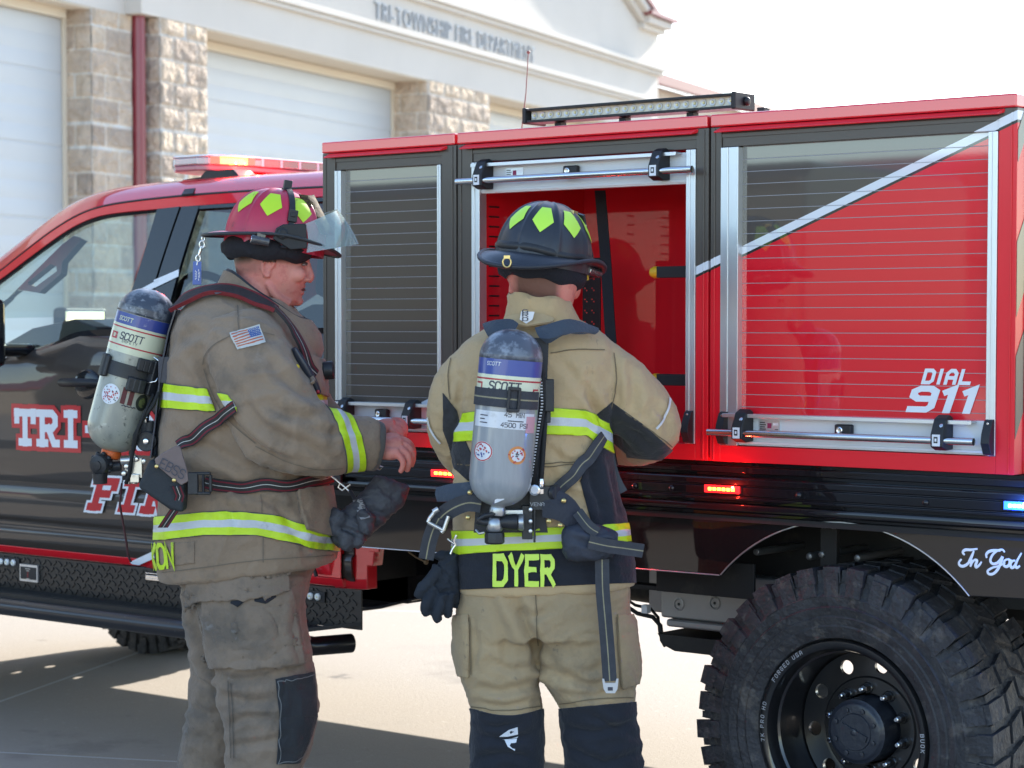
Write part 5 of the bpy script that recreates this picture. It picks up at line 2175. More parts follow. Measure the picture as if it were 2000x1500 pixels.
def helmet(fig, par, c, fwd, up, sx, sy, sz, shell_m, brim_m, stick_m, stick_skip=(), rear=.085, front=.05, side=.026, droop=.03, ribs=8, top_m=None, shp=.80, edge=.0062):
    """traditional fire helmet: ribbed dome, swept brim with rolled edge, stickers between the ribs"""
    f = fwd.normalized()
    u = (up - f * up.dot(f)).normalized()
    r = f.cross(u)

    def dome(az, el, lift=0.):
        """az 0 = front, positive to the wearer's right"""
        ce, se = math.cos(el), math.sin(el)
        ce_, se_ = ce ** shp, se ** .95
        n = V(0, 0, 0)
        p = f * (math.cos(az) * ce_ * sx) + r * (math.sin(az) * ce_ * sy) + u * (se_ * sz)
        n = (f * (math.cos(az) * ce / sx) + r * (math.sin(az) * ce / sy) + u * (se / sz)).normalized()
        rib = .0055 * max(0, math.cos(az * ribs / 1.0)) ** 10 * (ce ** .5)
        return c + p + n * (lift + rib)
    mb = MB()
    na = 128
    rows = [[dome(2 * math.pi * k / na, math.pi / 2 * j / 26 * .999) for k in range(na)] for j in range(27)]
    rows = [[q - u * .03 for q in rows[0]]] + rows
    mb.rings(rows, caps=False)
    shell = mb.build("helmet", shell_m, par, smooth=180)
    # brim
    def brim_w(az):
        ca = math.cos(az)
        return side + (front - side) * max(0, ca) ** 2 + (rear - side) * max(0, -ca) ** 2.2

    def brim(az, q):
        w_ = brim_w(az) * q
        e = f * (math.cos(az) * sx) + r * (math.sin(az) * sy)
        d = e.normalized()
        ca, sa = math.cos(az), math.sin(az)
        z = -.004 - droop * q * q * (max(0, -ca) ** 1.5 * 1.0 + max(0, ca) ** 2 * .55) + .010 * q * abs(sa) ** 2
        return c + e * .985 + d * w_ + u * z
    mb = MB()
    nb = 96
    mb.grid([[brim(2 * math.pi * k / nb, j / 5) for k in range(nb + 1)] for j in range(6)])
    mb.build("brim", [shell_m if top_m is None else top_m], shell, smooth=180, solid=.004)
    mb = MB()
    mb.tube([brim(2 * math.pi * k / nb, 1.) for k in range(nb + 1)], edge, 8, flat=.8)
    mb.build("brim_edge", brim_m, shell, smooth=180)
    for k in range(ribs):
        if k in stick_skip:
            continue
        az = 2 * math.pi * (k + .5) / ribs
        h = 2 * math.pi / ribs * .34
        pl = [(-.60, .98), (.60, .98), (1.0, .60), (.05, .36), (-1.0, .60)]
        bm_v, rows = [], []
        mb = MB()
        cen = (0, .70)
        for j in range(5):
            q = j / 4
            rows.append([dome(az + h * (cen[0] + (a - cen[0]) * q), cen[1] + (e - cen[1]) * q, .0018) for a, e in
                         [(pl[i][0] + (pl[(i + 1) % 5][0] - pl[i][0]) * t, pl[i][1] + (pl[(i + 1) % 5][1] - pl[i][1]) * t) for i in range(5) for t in (0, .34, .67)] + [pl[0]]])
        mb.grid(rows)
        mb.build("sticker", stick_m, shell, smooth=180)
    return shell, dome, brim, f, r, u
# ------------------------------------------------------------------ firefighter in profile (worn khaki)
A = Fig(6.26)
base = A.p(480, 1000, 0)
man1 = thing("person", (base.x, base.y, 0), "firefighter in worn grey-khaki turnout gear and red helmet, standing side-on beside the truck cab", "person")

# body: one continuous surface (head, neck, trunk, arms with hands, legs)
mb = MB()
A.loft(mb, [(425, 425, 480, 575, .045), (440, 440, 463, 597, .068), (465, 465, 456, 604, .078), (490, 492, 456, 605, .080), (503, 505, 457, 606, .080), (513, 515, 458, 598, .078),
            (528, 530, 461, 599, .076), (545, 548, 467, 597, .071), (558, 560, 476, 594, .065), (572, 575, 492, 590, .057), (584, 588, 510, 587, .047), (592, 598, 530, 578, .034)], 40, 2.15)
A.limb(mb, [(512, 520, 0, .060), (505, 555, 0, .066), (495, 600, 0, .072), (488, 660, 0, .085)])
# nose, brow, lips, chin, cheek
A.limb(mb, [(600, 512, 0, .0085), (603, 526, 0, .010), (606, 541, 0, .0125), (600, 549, 0, .011)], 14)
for sg in (-1, 1):
    A.ball(mb, 600, 546, sg * .012, .011, .008, .008)
    A.limb(mb, [(600, 504, sg * .008, .008), (599, 502, sg * .03, .0085), (592, 505, sg * .052, .007)], 12)
    A.ball(mb, 580, 536, sg * .045, .026, .022, .018)
A.ball(mb, 591, 559.5, 0, .009, .006, .022)
A.ball(mb, 589, 572, 0, .009, .006, .020)
A.ball(mb, 581, 588, 0, .017, .014, .022)
A.limb(mb, [(524, 552, .062, .012), (540, 578, .058, .013), (565, 594, .038, .013)], 12)
# ear (wearer's right)
A.limb(mb, [(519, 540, .080, .006), (513, 527, .084, .006), (513, 514, .087, .006), (520, 506, .088, .006), (530, 506, .086, .006), (535, 514, .083, .005), (531, 523, .081, .004)], 10)
A.ball(mb, 522, 522, .077, .013, .022, .007)
A.ball(mb, 523, 538, .080, .008, .008, .006)
# trunk, arms, legs (under the clothes)
A.loft(mb, [(625, 640, 440, 540, .07), (660, 665, 385, 590, .17), (760, 760, 360, 600, .16), (880, 880, 360, 600, .15), (1000, 1000, 360, 600, .16), (1100, 1100, 370, 590, .16)], 32)
A.limb(mb, [(480, 670, .14, .07), (520, 770, .22, .058), (565, 848, .25, .05), (630, 866, .23, .045), (700, 870, .18, .036), (738, 874, .16, .029)])
A.limb(mb, [(500, 670, -.14, .07), (560, 770, -.2, .055), (610, 835, -.24, .048), (670, 850, -.2, .038), (718, 850, -.16, .027)])
A.limb(mb, [(470, 1090, .09, .10), (510, 1250, .09, .085), (525, 1390, .09, .065), (512, 1540, .09, .055), (508, 1690, .09, .04)])
A.limb(mb, [(470, 1090, -.09, .10), (450, 1250, -.09, .085), (430, 1390, -.1, .065), (395, 1540, -.1, .055), (385, 1670, -.1, .04)])
# right hand: palm, four fingers bending down, thumb from the side of the palm
A.limb(mb, [(734, 873, .160, .026), (752, 872, .160, .027), (772, 868, .160, .024), (786, 868, .160, .016)], 16)
A.limb(mb, [(740, 884, .175, .018), (764, 886, .185, .019), (780, 884, .185, .014)], 14)
A.limb(mb, [(740, 861, .150, .016), (764, 856, .145, .017), (782, 858, .145, .013)], 14)
for q in ([(780, 857, .140, .0115), (797, 864, .140, .0105), (806, 878, .136, .0098), (807, 893, .130, .0085)],
          [(784, 866, .158, .0120), (800, 877, .160, .0108), (806, 894, .158, .0100), (802, 911, .152, .0086)],
          [(782, 877, .176, .0118), (796, 889, .178, .0104), (799, 905, .176, .0096), (793, 921, .170, .0084)],
          [(776, 887, .192, .0105), (786, 899, .194, .0092), (787, 911, .192, .0084), (781, 923, .186, .0074)],
          [(748, 862, .135, .014), (766, 868, .108, .0125), (784, 880, .098, .011), (795, 892, .100, .009)]):
    A.limb(mb, q, 12)
# left hand behind it
dxh, dyh = 9, -8
A.limb(mb, [(716, 850, -.16, .025), (742 + dxh, 842 + dyh, -.16, .025), (762 + dxh, 838 + dyh, -.16, .019)], 14)
for k, q in enumerate(([(756, 830, -.185, .0105), (771, 830, -.19, .0098), (781, 839, -.19, .009), (783, 851, -.188, .0078)],
                       [(758, 835, -.17, .0110), (774, 838, -.172, .0100), (782, 848, -.172, .0092), (780, 860, -.17, .008)],
                       [(757, 842, -.152, .0108), (771, 848, -.152, .0098), (776, 858, -.152, .009), (771, 868, -.15, .0078)],
                       [(752, 848, -.138, .0095), (764, 855, -.138, .0086), (766, 864, -.138, .008), (761, 872, -.137, .007)],
                       [(735, 836, -.18, .0125), (748, 842, -.205, .011), (762, 854, -.212, .0095), (770, 862, -.21, .008)])):
    A.limb(mb, [(x + dxh, y + dyh, w, r * 1.08) for x, y, w, r in q], 12)
me = fuse(mb, .0036, 3, .5)
me.materials.append(SKIN)
c = coords(me)
px = to_px(c)
# cropped hair, brow and stubble as a mask, reddened cheeks from the sun
hair = np.clip((px[:, 0] - 440) / 10, 0, 1) * ((px[:, 1] < 512) & (px[:, 0] < 566)) + 0.0
hair = np.where((px[:, 1] < 538) & (px[:, 0] < 514) & (px[:, 1] > 400), np.clip((532 - (px[:, 0] - 450) * .12 - px[:, 1]) / 22, 0, 1) * np.clip((512 - px[:, 0]) / 24, 0, 1), hair)
hair = np.where((px[:, 0] > 540) & (px[:, 0] < 566) & (px[:, 1] < 516), np.clip((516 - px[:, 1]) / 10, 0, 1) * .8, hair)
hair = np.where((np.abs(px[:, 1] - (503 + (600 - px[:, 0]) * .06)) < 2.6) & (px[:, 0] > 588) & (px[:, 0] < 604), .8, hair)
nap = np.clip((538 - px[:, 1]) / 10, 0, 1) * np.clip((px[:, 1] - 480) / 10, 0, 1) * np.clip((518 - px[:, 0]) / 20, 0, 1) * .5
hair = np.maximum(hair, nap)
stub = np.clip((px[:, 1] - 545) / 25, 0, 1) * np.clip((px[:, 0] - 520) / 30, 0, 1) * (px[:, 1] < 606) * (px[:, 0] < 612) * .28
hair = np.where((px[:, 1] > 620), 0, np.maximum(hair * (px[:, 1] < 620), stub))
point_attr(me, "hair", hair)


def skin_with_hair(name):
    m = SKIN.copy()
    m.name = name
    N, L = m.node_tree.nodes, m.node_tree.links
    p = N["Principled BSDF"]
    src = p.inputs["Base Color"].links[0].from_socket
    a = N.new("ShaderNodeAttribute")
    a.attribute_name = "hair"
    mx = N.new("ShaderNodeMix")
    mx.data_type = 'RGBA'
    mx.inputs[7].default_value = (.085, .05, .035, 1)
    L.new(a.outputs["Fac"], mx.inputs[0])
    L.new(src, mx.inputs[6])
    L.new(mx.outputs[2], p.inputs["Base Color"])
    return m


SKINH = skin_with_hair("skin_cropped_hair")
me.materials[0] = SKINH
o1 = np.array(man1.location)
set_coords(me, c - o1)
place("body", me, man1, smooth=180, fix=False)
EYEW = mat("eye_white", (.20, .15, .13), rough=.2, coat=1)
mb = MB()
for sg in (-1, 1):
    A.ball(mb, 594, 517, sg * .034, .0072, .0048, .012)
e = mb.build("eyes", EYEW, man1, smooth=180)
mb = MB()
for sg in (-1, 1):
    A.limb(mb, [(592, 513.5, sg * .046, .0022), (597, 513.2, sg * .040, .0026), (600, 514.5, sg * .030, .0022)], 8)
    A.ball(mb, 598.5, 516.5, sg * .036, .0030, .0034, .004)
mb.build("eyelids", mat("lash_dark", (.06, .035, .03), rough=.5), man1, smooth=180)
mb = MB()
A.ball(mb, 590.5, 566, 0, .010, .0040, .021)
mb.build("mouth", mat("mouth_dark", (.10, .02, .02), rough=.4), man1, smooth=180)

# trousers
mb = MB()
A.loft(mb, [(1040, 1040, 350, 625, .19), (1090, 1085, 345, 622, .20), (1130, 1130, 352, 606, .20), (1170, 1170, 372, 596, .19)])
A.loft(mb, [(1120, 1120, 372, 602, .13, .075), (1180, 1180, 388, 598, .135, .085), (1240, 1240, 404, 604, .132, .09), (1300, 1300, 418, 611, .125, .09), (1340, 1336, 427, 618, .12, .09), (1385, 1380, 432, 624, .12, .09),
            (1420, 1416, 438, 620, .115, .09), (1460, 1460, 440, 607, .11, .09), (1500, 1500, 438, 592, .105, .09), (1580, 1580, 442, 584, .10, .09), (1680, 1680, 450, 582, .098, .09)])
A.loft(mb, [(1120, 1120, 352, 560, .12, -.09), (1200, 1200, 362, 545, .12, -.10), (1290, 1290, 374, 520, .115, -.10), (1330, 1330, 374, 508, .11, -.10), (1370, 1370, 370, 500, .11, -.10), (1430, 1430, 357, 490, .11, -.10),
            (1500, 1500, 346, 474, .10, -.10), (1580, 1580, 338, 462, .10, -.10), (1660, 1660, 336, 455, .095, -.10)])
me = fuse(mb, .0065, 5)
cloth(me, [([(372, 1180), (392, 1250), (415, 1310)], 9, .010), ([(400, 1300), (450, 1330), (520, 1322), (600, 1300)], 10, .012), ([(430, 1350), (480, 1372), (540, 1368)], 9, .010),
           ([(436, 1420), (480, 1400), (540, 1402)], 8, .008), ([(440, 1460), (500, 1452), (560, 1440)], 8, .008), ([(590, 1150), (598, 1220), (604, 1290)], 9, .007),
           ([(372, 1300), (385, 1330), (420, 1345)], 8, .012), ([(362, 1370), (395, 1392), (430, 1400)], 9, .010), ([(355, 1440), (390, 1440), (425, 1460)], 9, .008), ([(575, 1170), (570, 1230), (580, 1300)], 7, .006)],
      amp=.0055, sc=7, seed=3.3, stretch=(1, 1, 1.2), mid=.005, fine=.0016)
tr_bvh = bvh_of(me)
tr_me = me.copy()
me.materials.append(KHAKI_P)
set_coords(me, coords(me) - o1)
trs = place("trousers", me, man1, smooth=180, fix=False)
Soup(tr_me).facing().poly([(398, 1163), (566, 1150), (592, 1292), (480, 1308), (408, 1300)]).build("cargo_pocket", KHAKI_P, trs, off=.014, thick=.014)
Soup(tr_me).facing().poly([(374, 1098), (556, 1090), (561, 1158), (480, 1172), (374, 1176)]).build("pocket_flap", KHAKI_P, trs, off=.024, thick=.014)
KNEE = cloth_mat("knee_patch", (.030, .032, .036), (.05, .05, .054), [((.12, .115, .11), 6, .58, .12, .5)])
for pg in ([(538, 1328), (612, 1312), (618, 1400), (546, 1400)], [(546, 1399.5), (618, 1399.5), (606, 1440), (584, 1490), (540, 1492)]):
    Soup(tr_me).poly(pg).facing(-.3).build("knee_patch", KNEE, trs, off=.005, thick=.004)
for q in ([(543, 1333), (609, 1318)], [(543, 1333), (549, 1400), (544, 1488)], [(544, 1488), (582, 1486), (603, 1440), (615, 1400)]):
    strap("seam", tr_bvh, q, .0026, mat("patch_stitching", (.16, .16, .16), rough=.9), trs, 4.6, off=.0075, thick=0, n=40, settle=1)
mb = MB()
for a_, b_ in (((452, 1166), (478, 1164)), ((498, 1162), (540, 1156))):
    h0, h1 = surf(tr_bvh, *a_, 4.5)[0], surf(tr_bvh, *b_, 4.5)[0]
    mb.tube([h0 - FWD * .016 - V(0, 0, .012), h0.lerp(h1, .5) - FWD * .017 - V(0, 0, .018), h1 - FWD * .016 - V(0, 0, .010)], [.004, .010, .004], 10)
for q in ([(512, 1180), (540, 1240), (548, 1300)], [(446, 1330), (450, 1400), (452, 1480)], [(380, 1180), (480, 1177), (558, 1163)], [(408, 1296), (480, 1303), (590, 1288)], [(452, 1335), (456, 1400), (458, 1480)]):
    strap("seam", tr_bvh, q, .0030, mat("stitching", (.10, .085, .07), rough=.9), trs, 4.6, off=.0022, thick=0, n=50, settle=1)
mb.build("pocket_opening", NAVY, trs, smooth=180)


def boots(fig, par, feet):
    BOOT = mat("boot_rubber", (.02, .02, .021), rough=.5, dirt=[((.1, .09, .08), 14, .6, .1, .5)])
    for x, w, d in feet:
        q = fig.p(x, 1690, w)
        d = d.normalized()
        sd = d.cross(ZUP)
        mb = MB()
        rr = []
        for t, hw, h in ((-.10, .030, .06), (-.085, .042, .10), (-.03, .046, .13), (.05, .048, .105), (.12, .052, .075), (.18, .045, .06), (.205, .025, .045)):
            cc = V(q.x, q.y, 0) + d * t
            rr.append([cc + sd * (hw * math.cos(2 * math.pi * k / 20)) + ZUP * max(.012, h / 2 + .006 + h / 2 * math.sin(2 * math.pi * k / 20)) for k in range(20)])
        mb.rings(rr)
        mb.tube([V(q.x, q.y, .07), V(q.x, q.y, .30)], [.062, .066], 20)
        bt = mb.build("boot", BOOT, par, smooth=60)
        mb = MB()
        mb.prism([V(q.x, q.y, .0005) + d * t + sd * s_ for t, s_ in ((-.105, -.03), (-.105, .03), (-.03, .05), (.12, .056), (.19, .04), (.21, 0), (.19, -.04), (.12, -.056), (-.03, -.05))], V(0, 0, .014))
        mb.build("sole", RUBBER, bt, smooth=0)


boots(A, man1, [(508, .09, RGT), (392, -.10, RGT * .9 - FWD * .3)])

# jacket
mb = MB()
A.loft(mb, [(560, 590, 418, 560, .10), (582, 630, 378, 600, .17), (618, 672, 348, 618, .225), (680, 715, 336, 624, .245), (750, 760, 326, 630, .245), (820, 820, 320, 636, .24), (890, 888, 314, 642, .235), (940, 936, 315, 640, .225),
            (990, 985, 311, 648, .232), (1040, 1030, 308, 653, .24), (1085, 1062, 308, 655, .24), (1130, 1092, 312, 656, .235), (1133, 1095, 330, 640, .22)])
armR = [(468, 650, .13, .105), (480, 690, .17, .125), (512, 765, .22, .130), (556, 830, .25, .122), (614, 862, .235, .100), (684, 866, .19, .080), (730, 870, .165, .074)]
armL = [(500, 660, -.13, .105), (540, 720, -.19, .115), (590, 805, -.24, .10), (650, 850, -.21, .070), (704, 856, -.165, .056)]
A.limb(mb, armR, 32)
A.limb(mb, armL, 28)
me = fuse(mb, .0065, 6)
foldsA = [([(396, 690), (402, 730), (425, 780), (455, 830), (500, 872), (560, 905)], 9, .016), ([(380, 700), (400, 760), (430, 815)], 8, .010), ([(350, 720), (375, 740), (390, 790)], 9, .007),
          ([(535, 720), (580, 760), (632, 790)], 11, .012), ([(520, 790), (570, 812), (640, 815)], 10, .011), ([(600, 830), (640, 845), (690, 838)], 8, .007), ([(640, 800), (655, 830), (650, 870)], 8, .009),
          ([(540, 850), (600, 870), (650, 900)], 10, .009), ([(470, 770), (510, 830), (560, 860)], 10, .009), ([(560, 690), (590, 720), (606, 760)], 9, .008),
          ([(340, 850), (420, 880), (520, 930)], 12, .010), ([(330, 905), (380, 925), (440, 935)], 10, .009), ([(470, 960), (540, 985), (575, 1040)], 9, .009), ([(420, 960), (450, 1000), (470, 1040)], 10, .006),
          ([(500, 900), (560, 925), (620, 930)], 9, .009), ([(318, 950), (400, 950), (520, 950), (640, 942)], 14, .012), ([(330, 690), (360, 660), (400, 640)], 10, .006), ([(440, 640), (500, 648), (560, 668)], 9, .006),
          ([(465, 600), (462, 640), (468, 690)], 4, .003), ([(500, 690), (530, 705), (545, 740)], 9, .006), ([(312, 1040), (330, 1090), (350, 1120)], 9, .006), ([(560, 1040), (590, 1060), (600, 1090)], 8, .006)]
cloth(me, foldsA, amp=.005, sc=6.5, seed=1.7, mid=.0045, fine=.0015)
jk_bvh = bvh_of(me)
jk = me.copy()
me.materials.append(KHAKI_D)
set_coords(me, coords(me) - o1)
jacket = place("jacket", me, man1, smooth=180, fix=False)
arm3 = [tuple(A.p(x, y, w)) for x, y, w, r in armR]
armL3 = [tuple(A.p(x, y, w)) for x, y, w, r in armL]
arms_far = lambda c_: np.minimum(seg_dist(c_, arm3) - .138, seg_dist(c_, armL3) - .125)
band(jk, [(300, 747), (322, 748), (400, 758), (450, 772), (560, 770), (640, 768)], [(300, 797), (322, 798), (440, 806), (560, 806), (640, 806)], "reflective_band", BANDM, jacket, excl=arms_far, x_range=(296, 462))
band(jk, [(560, 770), (640, 768)], [(560, 806), (640, 806)], "reflective_band", BANDM, jacket, excl=arms_far, x_range=(596, 660), facing=-.9)
band(jk, [(290, 1009), (310, 1008), (400, 999), (470, 998), (530, 1004), (580, 1020), (620, 1034), (670, 1036)], [(290, 1057), (310, 1056), (400, 1046), (500, 1046), (560, 1058), (620, 1074), (670, 1078)], "reflective_band", BANDM, jacket,
     excl=lambda c_: seg_dist(c_, arm3) - .12)
# cuff band, square to the sleeve
sp = Soup(jk)
a_, b_ = np.array(A.p(650, 866, .205)), np.array(A.p(735, 870, .165))
ax_ = (b_ - a_) / np.linalg.norm(b_ - a_)
tl = np.array(RGT) * .0 + np.array(ZUP) * .34
sp.at["band"] = ((sp.c - a_) @ (ax_ + tl) - .005) / .062
sp.at["ex"] = .12 - seg_dist(sp.c, arm3[4:])
sp.polys = [p for p in sp.polys if all(sp.at["ex"][i] > -.02 for i in p) and any(-1 < sp.at["band"][i] < 2 for i in p)]
sp.clip(sp.at["band"]).clip(1 - sp.at["band"]).clip(sp.at["ex"]).build("cuff_band", BANDM, jacket, off=.003, thick=.0035)
mb = MB()
A.limb(mb, [(722, 870, .168, .071), (734, 871, .163, .070), (741, 872, .16, .066)], 28)
A.limb(mb, [(698, 856, -.168, .053), (712, 855, -.163, .050)], 28)
mb.build("cuff", cloth_mat("knit_cuff", (.13, .115, .10), (.09, .08, .07), []), jacket, smooth=60)
# collar standing open
CIN = cloth_mat("collar_lining", (.028, .030, .038), (.05, .05, .058), [])
for mname, ins in ((KHAKI_D, 0), (CIN, 1)):
    g_ = .008 * ins
    rows = []
    for t, (yl, yr, xl, xr, hw) in enumerate(((622, 705, 392, 622, .150), (585, 682, 408, 630, .142), (552, 656, 428, 626, .130), (526, 632, 440, 610, .112))):
        r = A.ring(yl - ins * 3, yr - ins * 3, xl + ins * 6, xr - ins * 6, hw - g_, 0, n=64, ex=2.2)
        rows.append([q + V(0, 0, .004 * math.sin(i * .29 + t * .4) + .002 * math.sin(i * .59)) for i, q in enumerate(r)])
    mb = MB()
    mb.rings(rows, caps=False)
    mb.build("collar" if not ins else "collar_lining", mname, jacket, smooth=180, solid=.007)
mb = MB()
p = [A.p(x, y, .12) for x, y in ((517, 590), (537, 596), (533, 614), (512, 608))]
mb.prism(p, FWD * .006)
mb.build("collar_tab", NAVY, jacket, smooth=0)
# shoulder flag
flag = MB()
FL = [(449, 652), (506, 634), (518, 670), (463, 684)]


def flagp(u, v_):
    a = Vector(FL[0]).lerp(Vector(FL[1]), u)
    b = Vector(FL[3]).lerp(Vector(FL[2]), u)
    return a.lerp(b, v_)


fo = []
NU, NV = 26, 14
rows = [[surf(jk_bvh, *flagp(i / NU, j / NV), 5.0, .004)[0] for i in range(NU + 1)] for j in range(NV + 1)]
flag.grid(rows)
mi = []
for j in range(NV):
    for i in range(NU):
        if j == 0 or j == NV - 1 or i == 0 or i == NU - 1:
            k = 1
        elif i >= 15 and j < 8:
            k = 2
        else:
            k = 0 if (j - 1) % 2 == 0 else 1
        mi.append(k)
flag.m = mi
for r_ in range(5):
    for q_ in range(6):
        u, v_ = (15.5 + q_ * 1.6 + (r_ % 2) * .8) / NU, (1.7 + r_ * 1.35) / NV
        h, n = surf(jk_bvh, *flagp(min(u, .95), v_), 5.0, .0052)
        t = n.cross(ZUP).normalized()
        b = t.cross(n)
        pts5 = [h + (t * math.cos(math.pi / 2 + k * math.pi / 5) + b * math.sin(math.pi / 2 + k * math.pi / 5)) * (.0022 if k % 2 == 0 else .001) for k in range(10)]
        flag.add(pts5, [tuple(range(10))], 1)
flag.build("flag_patch", [mat("flag_red", (.46, .13, .07), rough=.8), mat("flag_white", (.50, .50, .46), rough=.8), mat("flag_blue", (.045, .10, .30), rough=.8)], jacket, smooth=180)
STITCH = mat("coat_stitching", (.15, .12, .09), rough=.9)
for q in ([(396, 712), (402, 690), (425, 668), (462, 652), (505, 648), (535, 655)], [(398, 720), (415, 775), (455, 830), (500, 866)], [(500, 872), (560, 902), (620, 918), (668, 914)], [(464, 598), (466, 625), (468, 650)],
          [(510, 965), (512, 1000), (514, 1050), (514, 1098)], [(318, 1118), (400, 1108), (480, 1096), (560, 1090), (650, 1084)]):
    strap("seam", jk_bvh, q, .0024, STITCH, jacket, 4.6, off=.0022, thick=0, n=60, settle=1)
# name patch with stitching and letters at the hem
Soup(jk).facing(.3).poly([(306, 1064), (380, 1058), (380, 1100), (312, 1108)]).build("name_patch", KHAKI_D, jacket, off=.003, thick=.003)
surf_text("name_lettering", jk_bvh, "XON", 297, 1109, 343, 1106, 43, LIMEW, jacket, 4.5, w=1.25, gap=1.2, off=.0075)
# front pocket and chest pocket
Soup(jk).drop(arm3, .125).facing(-.1).poly([(578, 962), (640, 950), (650, 1020), (640, 1046), (596, 1036), (584, 1000)]).build("front_pocket", KHAKI_D, jacket, off=.018, thick=.018)
Soup(jk).drop(arm3, .125).facing(.0).poly([(585, 925), (640, 890), (640, 935), (590, 945)]).build("pocket_flap", KHAKI_D, jacket, off=.012, thick=.01)
Soup(jk).drop(arm3, .125).facing(-.2).poly([(598, 695), (632, 705), (634, 775), (606, 760)]).build("chest_pocket", KHAKI_D, jacket, off=.014, thick=.012)

# helmet
f1 = (RGT * .95 + FWD * .30 - ZUP * .17).normalized()
HELR = mat("helmet_red", (.50, .022, .060), rough=.42, coat=.35, coat_rough=.2, var=((.36, .015, .05), 9, .6), dirt=[((.05, .02, .03), 16, .62, .10, .7), ((.03, .02, .02), 50, .66, .05, .6), ((.62, .2, .25), 7, .62, .15, .35)])
HELE = mat("helmet_edge", (.03, .032, .036), rough=.55, dirt=[((.12, .11, .10), 40, .6, .1, .5)])
STKD = mat("sticker_dirty", (.50, .74, .03), rough=.5, dirt=[((.10, .12, .03), 24, .58, .06, .7, (1, .3, 1))])
hc = A.p(538, 468, 0)
hel, dome, brim, hf, hr, hu = helmet(A, man1, hc, f1, ZUP, .140, .116, .143, HELR, HELE, STKD, rear=.066, front=.05, side=.032, droop=.020)
# black strap over the dome with buckle, and the front holder
mb = MB()
pth = [dome(math.radians(84), e, .006) for e in np.linspace(0, 1.45, 22)]
pth = [hc + hr * .135 - hu * .028] + pth
rows, n_ = [], len(pth)
for i, q in enumerate(pth):
    rows.append([q + hf * k for k in (-.0085, 0, .0085)])
mb.grid(rows)
mb.build("goggle_strap", PACKB, hel, smooth=180, solid=.004)
mb = MB()
top = dome(math.radians(84), 1.40, .006)
mb.obox(top + hu * .006, hf * .011, hr * .010, hu * .016)
mb.build("strap_end", BLACKR, hel, smooth=30, bevel=.002)
mb = MB()
q = dome(math.radians(84), .42, .012)
mb.obox(q, hf * .013, hr * .006, hu * .017)
mb.obox(q + hu * .003, hf * .008, hr * .009, hu * .006)
mb.build("strap_buckle", BLACKR, hel, smooth=30, bevel=.002)
# face shield
VIS = GLASSM.copy()
VIS.name = "face_shield_clear"
[n for n in VIS.node_tree.nodes if n.type == 'BSDF_TRANSPARENT'][0].inputs[0].default_value = (.80, .88, .84, 1)
[n for n in VIS.node_tree.nodes if n.type == 'BSDF_GLOSSY'][0].inputs["Roughness"].default_value = .06
_dif = VIS.node_tree.nodes.new("ShaderNodeBsdfDiffuse")
_dif.inputs[0].default_value = (.62, .70, .68, 1)
_mx = VIS.node_tree.nodes.new("ShaderNodeMixShader")
_mx.inputs[0].default_value = .22
_old = VIS.node_tree.nodes["Material Output"].inputs[0].links[0].from_socket
VIS.node_tree.links.new(_old, _mx.inputs[1])
VIS.node_tree.links.new(_dif.outputs[0], _mx.inputs[2])
VIS.node_tree.links.new(_mx.outputs[0], VIS.node_tree.nodes["Material Output"].inputs[0])
rows = []
for j in range(7):
    t = j / 6
    row = []
    for k in range(33):
        a = math.radians(-72 + 144 * k / 32)
        cn = (math.cos(a) - math.cos(math.radians(72))) / (1 - math.cos(math.radians(72)))
        sn = math.sin(a) / math.sin(math.radians(72))
        xb, zb_, yb_ = .066 + .172 * cn, -.030 + .060 * cn, .138 * sn
        xt, zt_, yt_ = .052 + .108 * cn, .050 + .066 * cn, .126 * sn
        bul = .006 * math.sin(math.pi * t)
        row.append(hc + hf * (xb + (xt - xb) * t + bul) + hr * (yb_ + (yt_ - yb_) * t) + hu * (zb_ + (zt_ - zb_) * t))
    rows.append(row)
mb = MB()
mb.grid(rows)
mb.build("face_shield", VIS, hel, smooth=180, solid=.0022)
for sg in (1, -1):
    mb = MB()
    o_ = hc + hr * (.134 * sg)
    mb.prism([o_ + hf * x + hu * z for x, z in ((-.034, -.010), (-.030, .022), (-.012, .036), (.052, .050), (.066, -.018), (.02, -.030))], hr * (.006 * sg))
    br_ = mb.build("shield_bracket", BLACKP, hel, smooth=30, bevel=.003)
    mb = MB()
    mb.lathe(o_ + hf * -.010 + hu * .010 + hr * (.006 * sg), hr * sg, [(0, .017), (.006, .016), (.008, .011), (.010, .010)], 8)
    mb.build("pivot_knob", BLACKP, br_, smooth=30)
# leather front piece leaning on the dome
mb = MB()
rows = []
for j in range(6):
    t = j / 5
    rows.append([hc + hf * (.108 - .075 * t + .052 * math.cos(a)) + hr * (math.sin(a) * (.088 - .030 * t)) + hu * (.045 + .100 * t - .012 * abs(math.sin(a))) for a in np.linspace(-1.55, 1.55, 21)])
mb.grid(rows)
mb.build("front_piece", mat("dark_leather", (.045, .030, .018), rough=.75, spec=.15, bump=[(40, .2)], dirt=[((.20, .145, .06), 34, .50, .14, .6, (1, 1, 2.2))]), hel, smooth=180, solid=.006)
# flashlight on the brim
mb = MB()
q = A.p(508, 470, .152)
mb.tube([q - hf * .026, q - hf * .020, q - hf * .010, q + hf * .012, q + hf * .024], [.012, .014, .0125, .012, .0125], 14, 0)
mb.obox(q + hu * .014, hf * .012, hr * .006, hu * .006, 0)
mb.lathe(q - hf * .0262, -hf, [(0, .010), (.001, .009)], 14, 1)
mb.build("helmet_lamp", [mat("lamp_body", (.05, .05, .055), rough=.22, coat=.8, bump=[(120, .4)]), CHROME], hel, smooth=40)
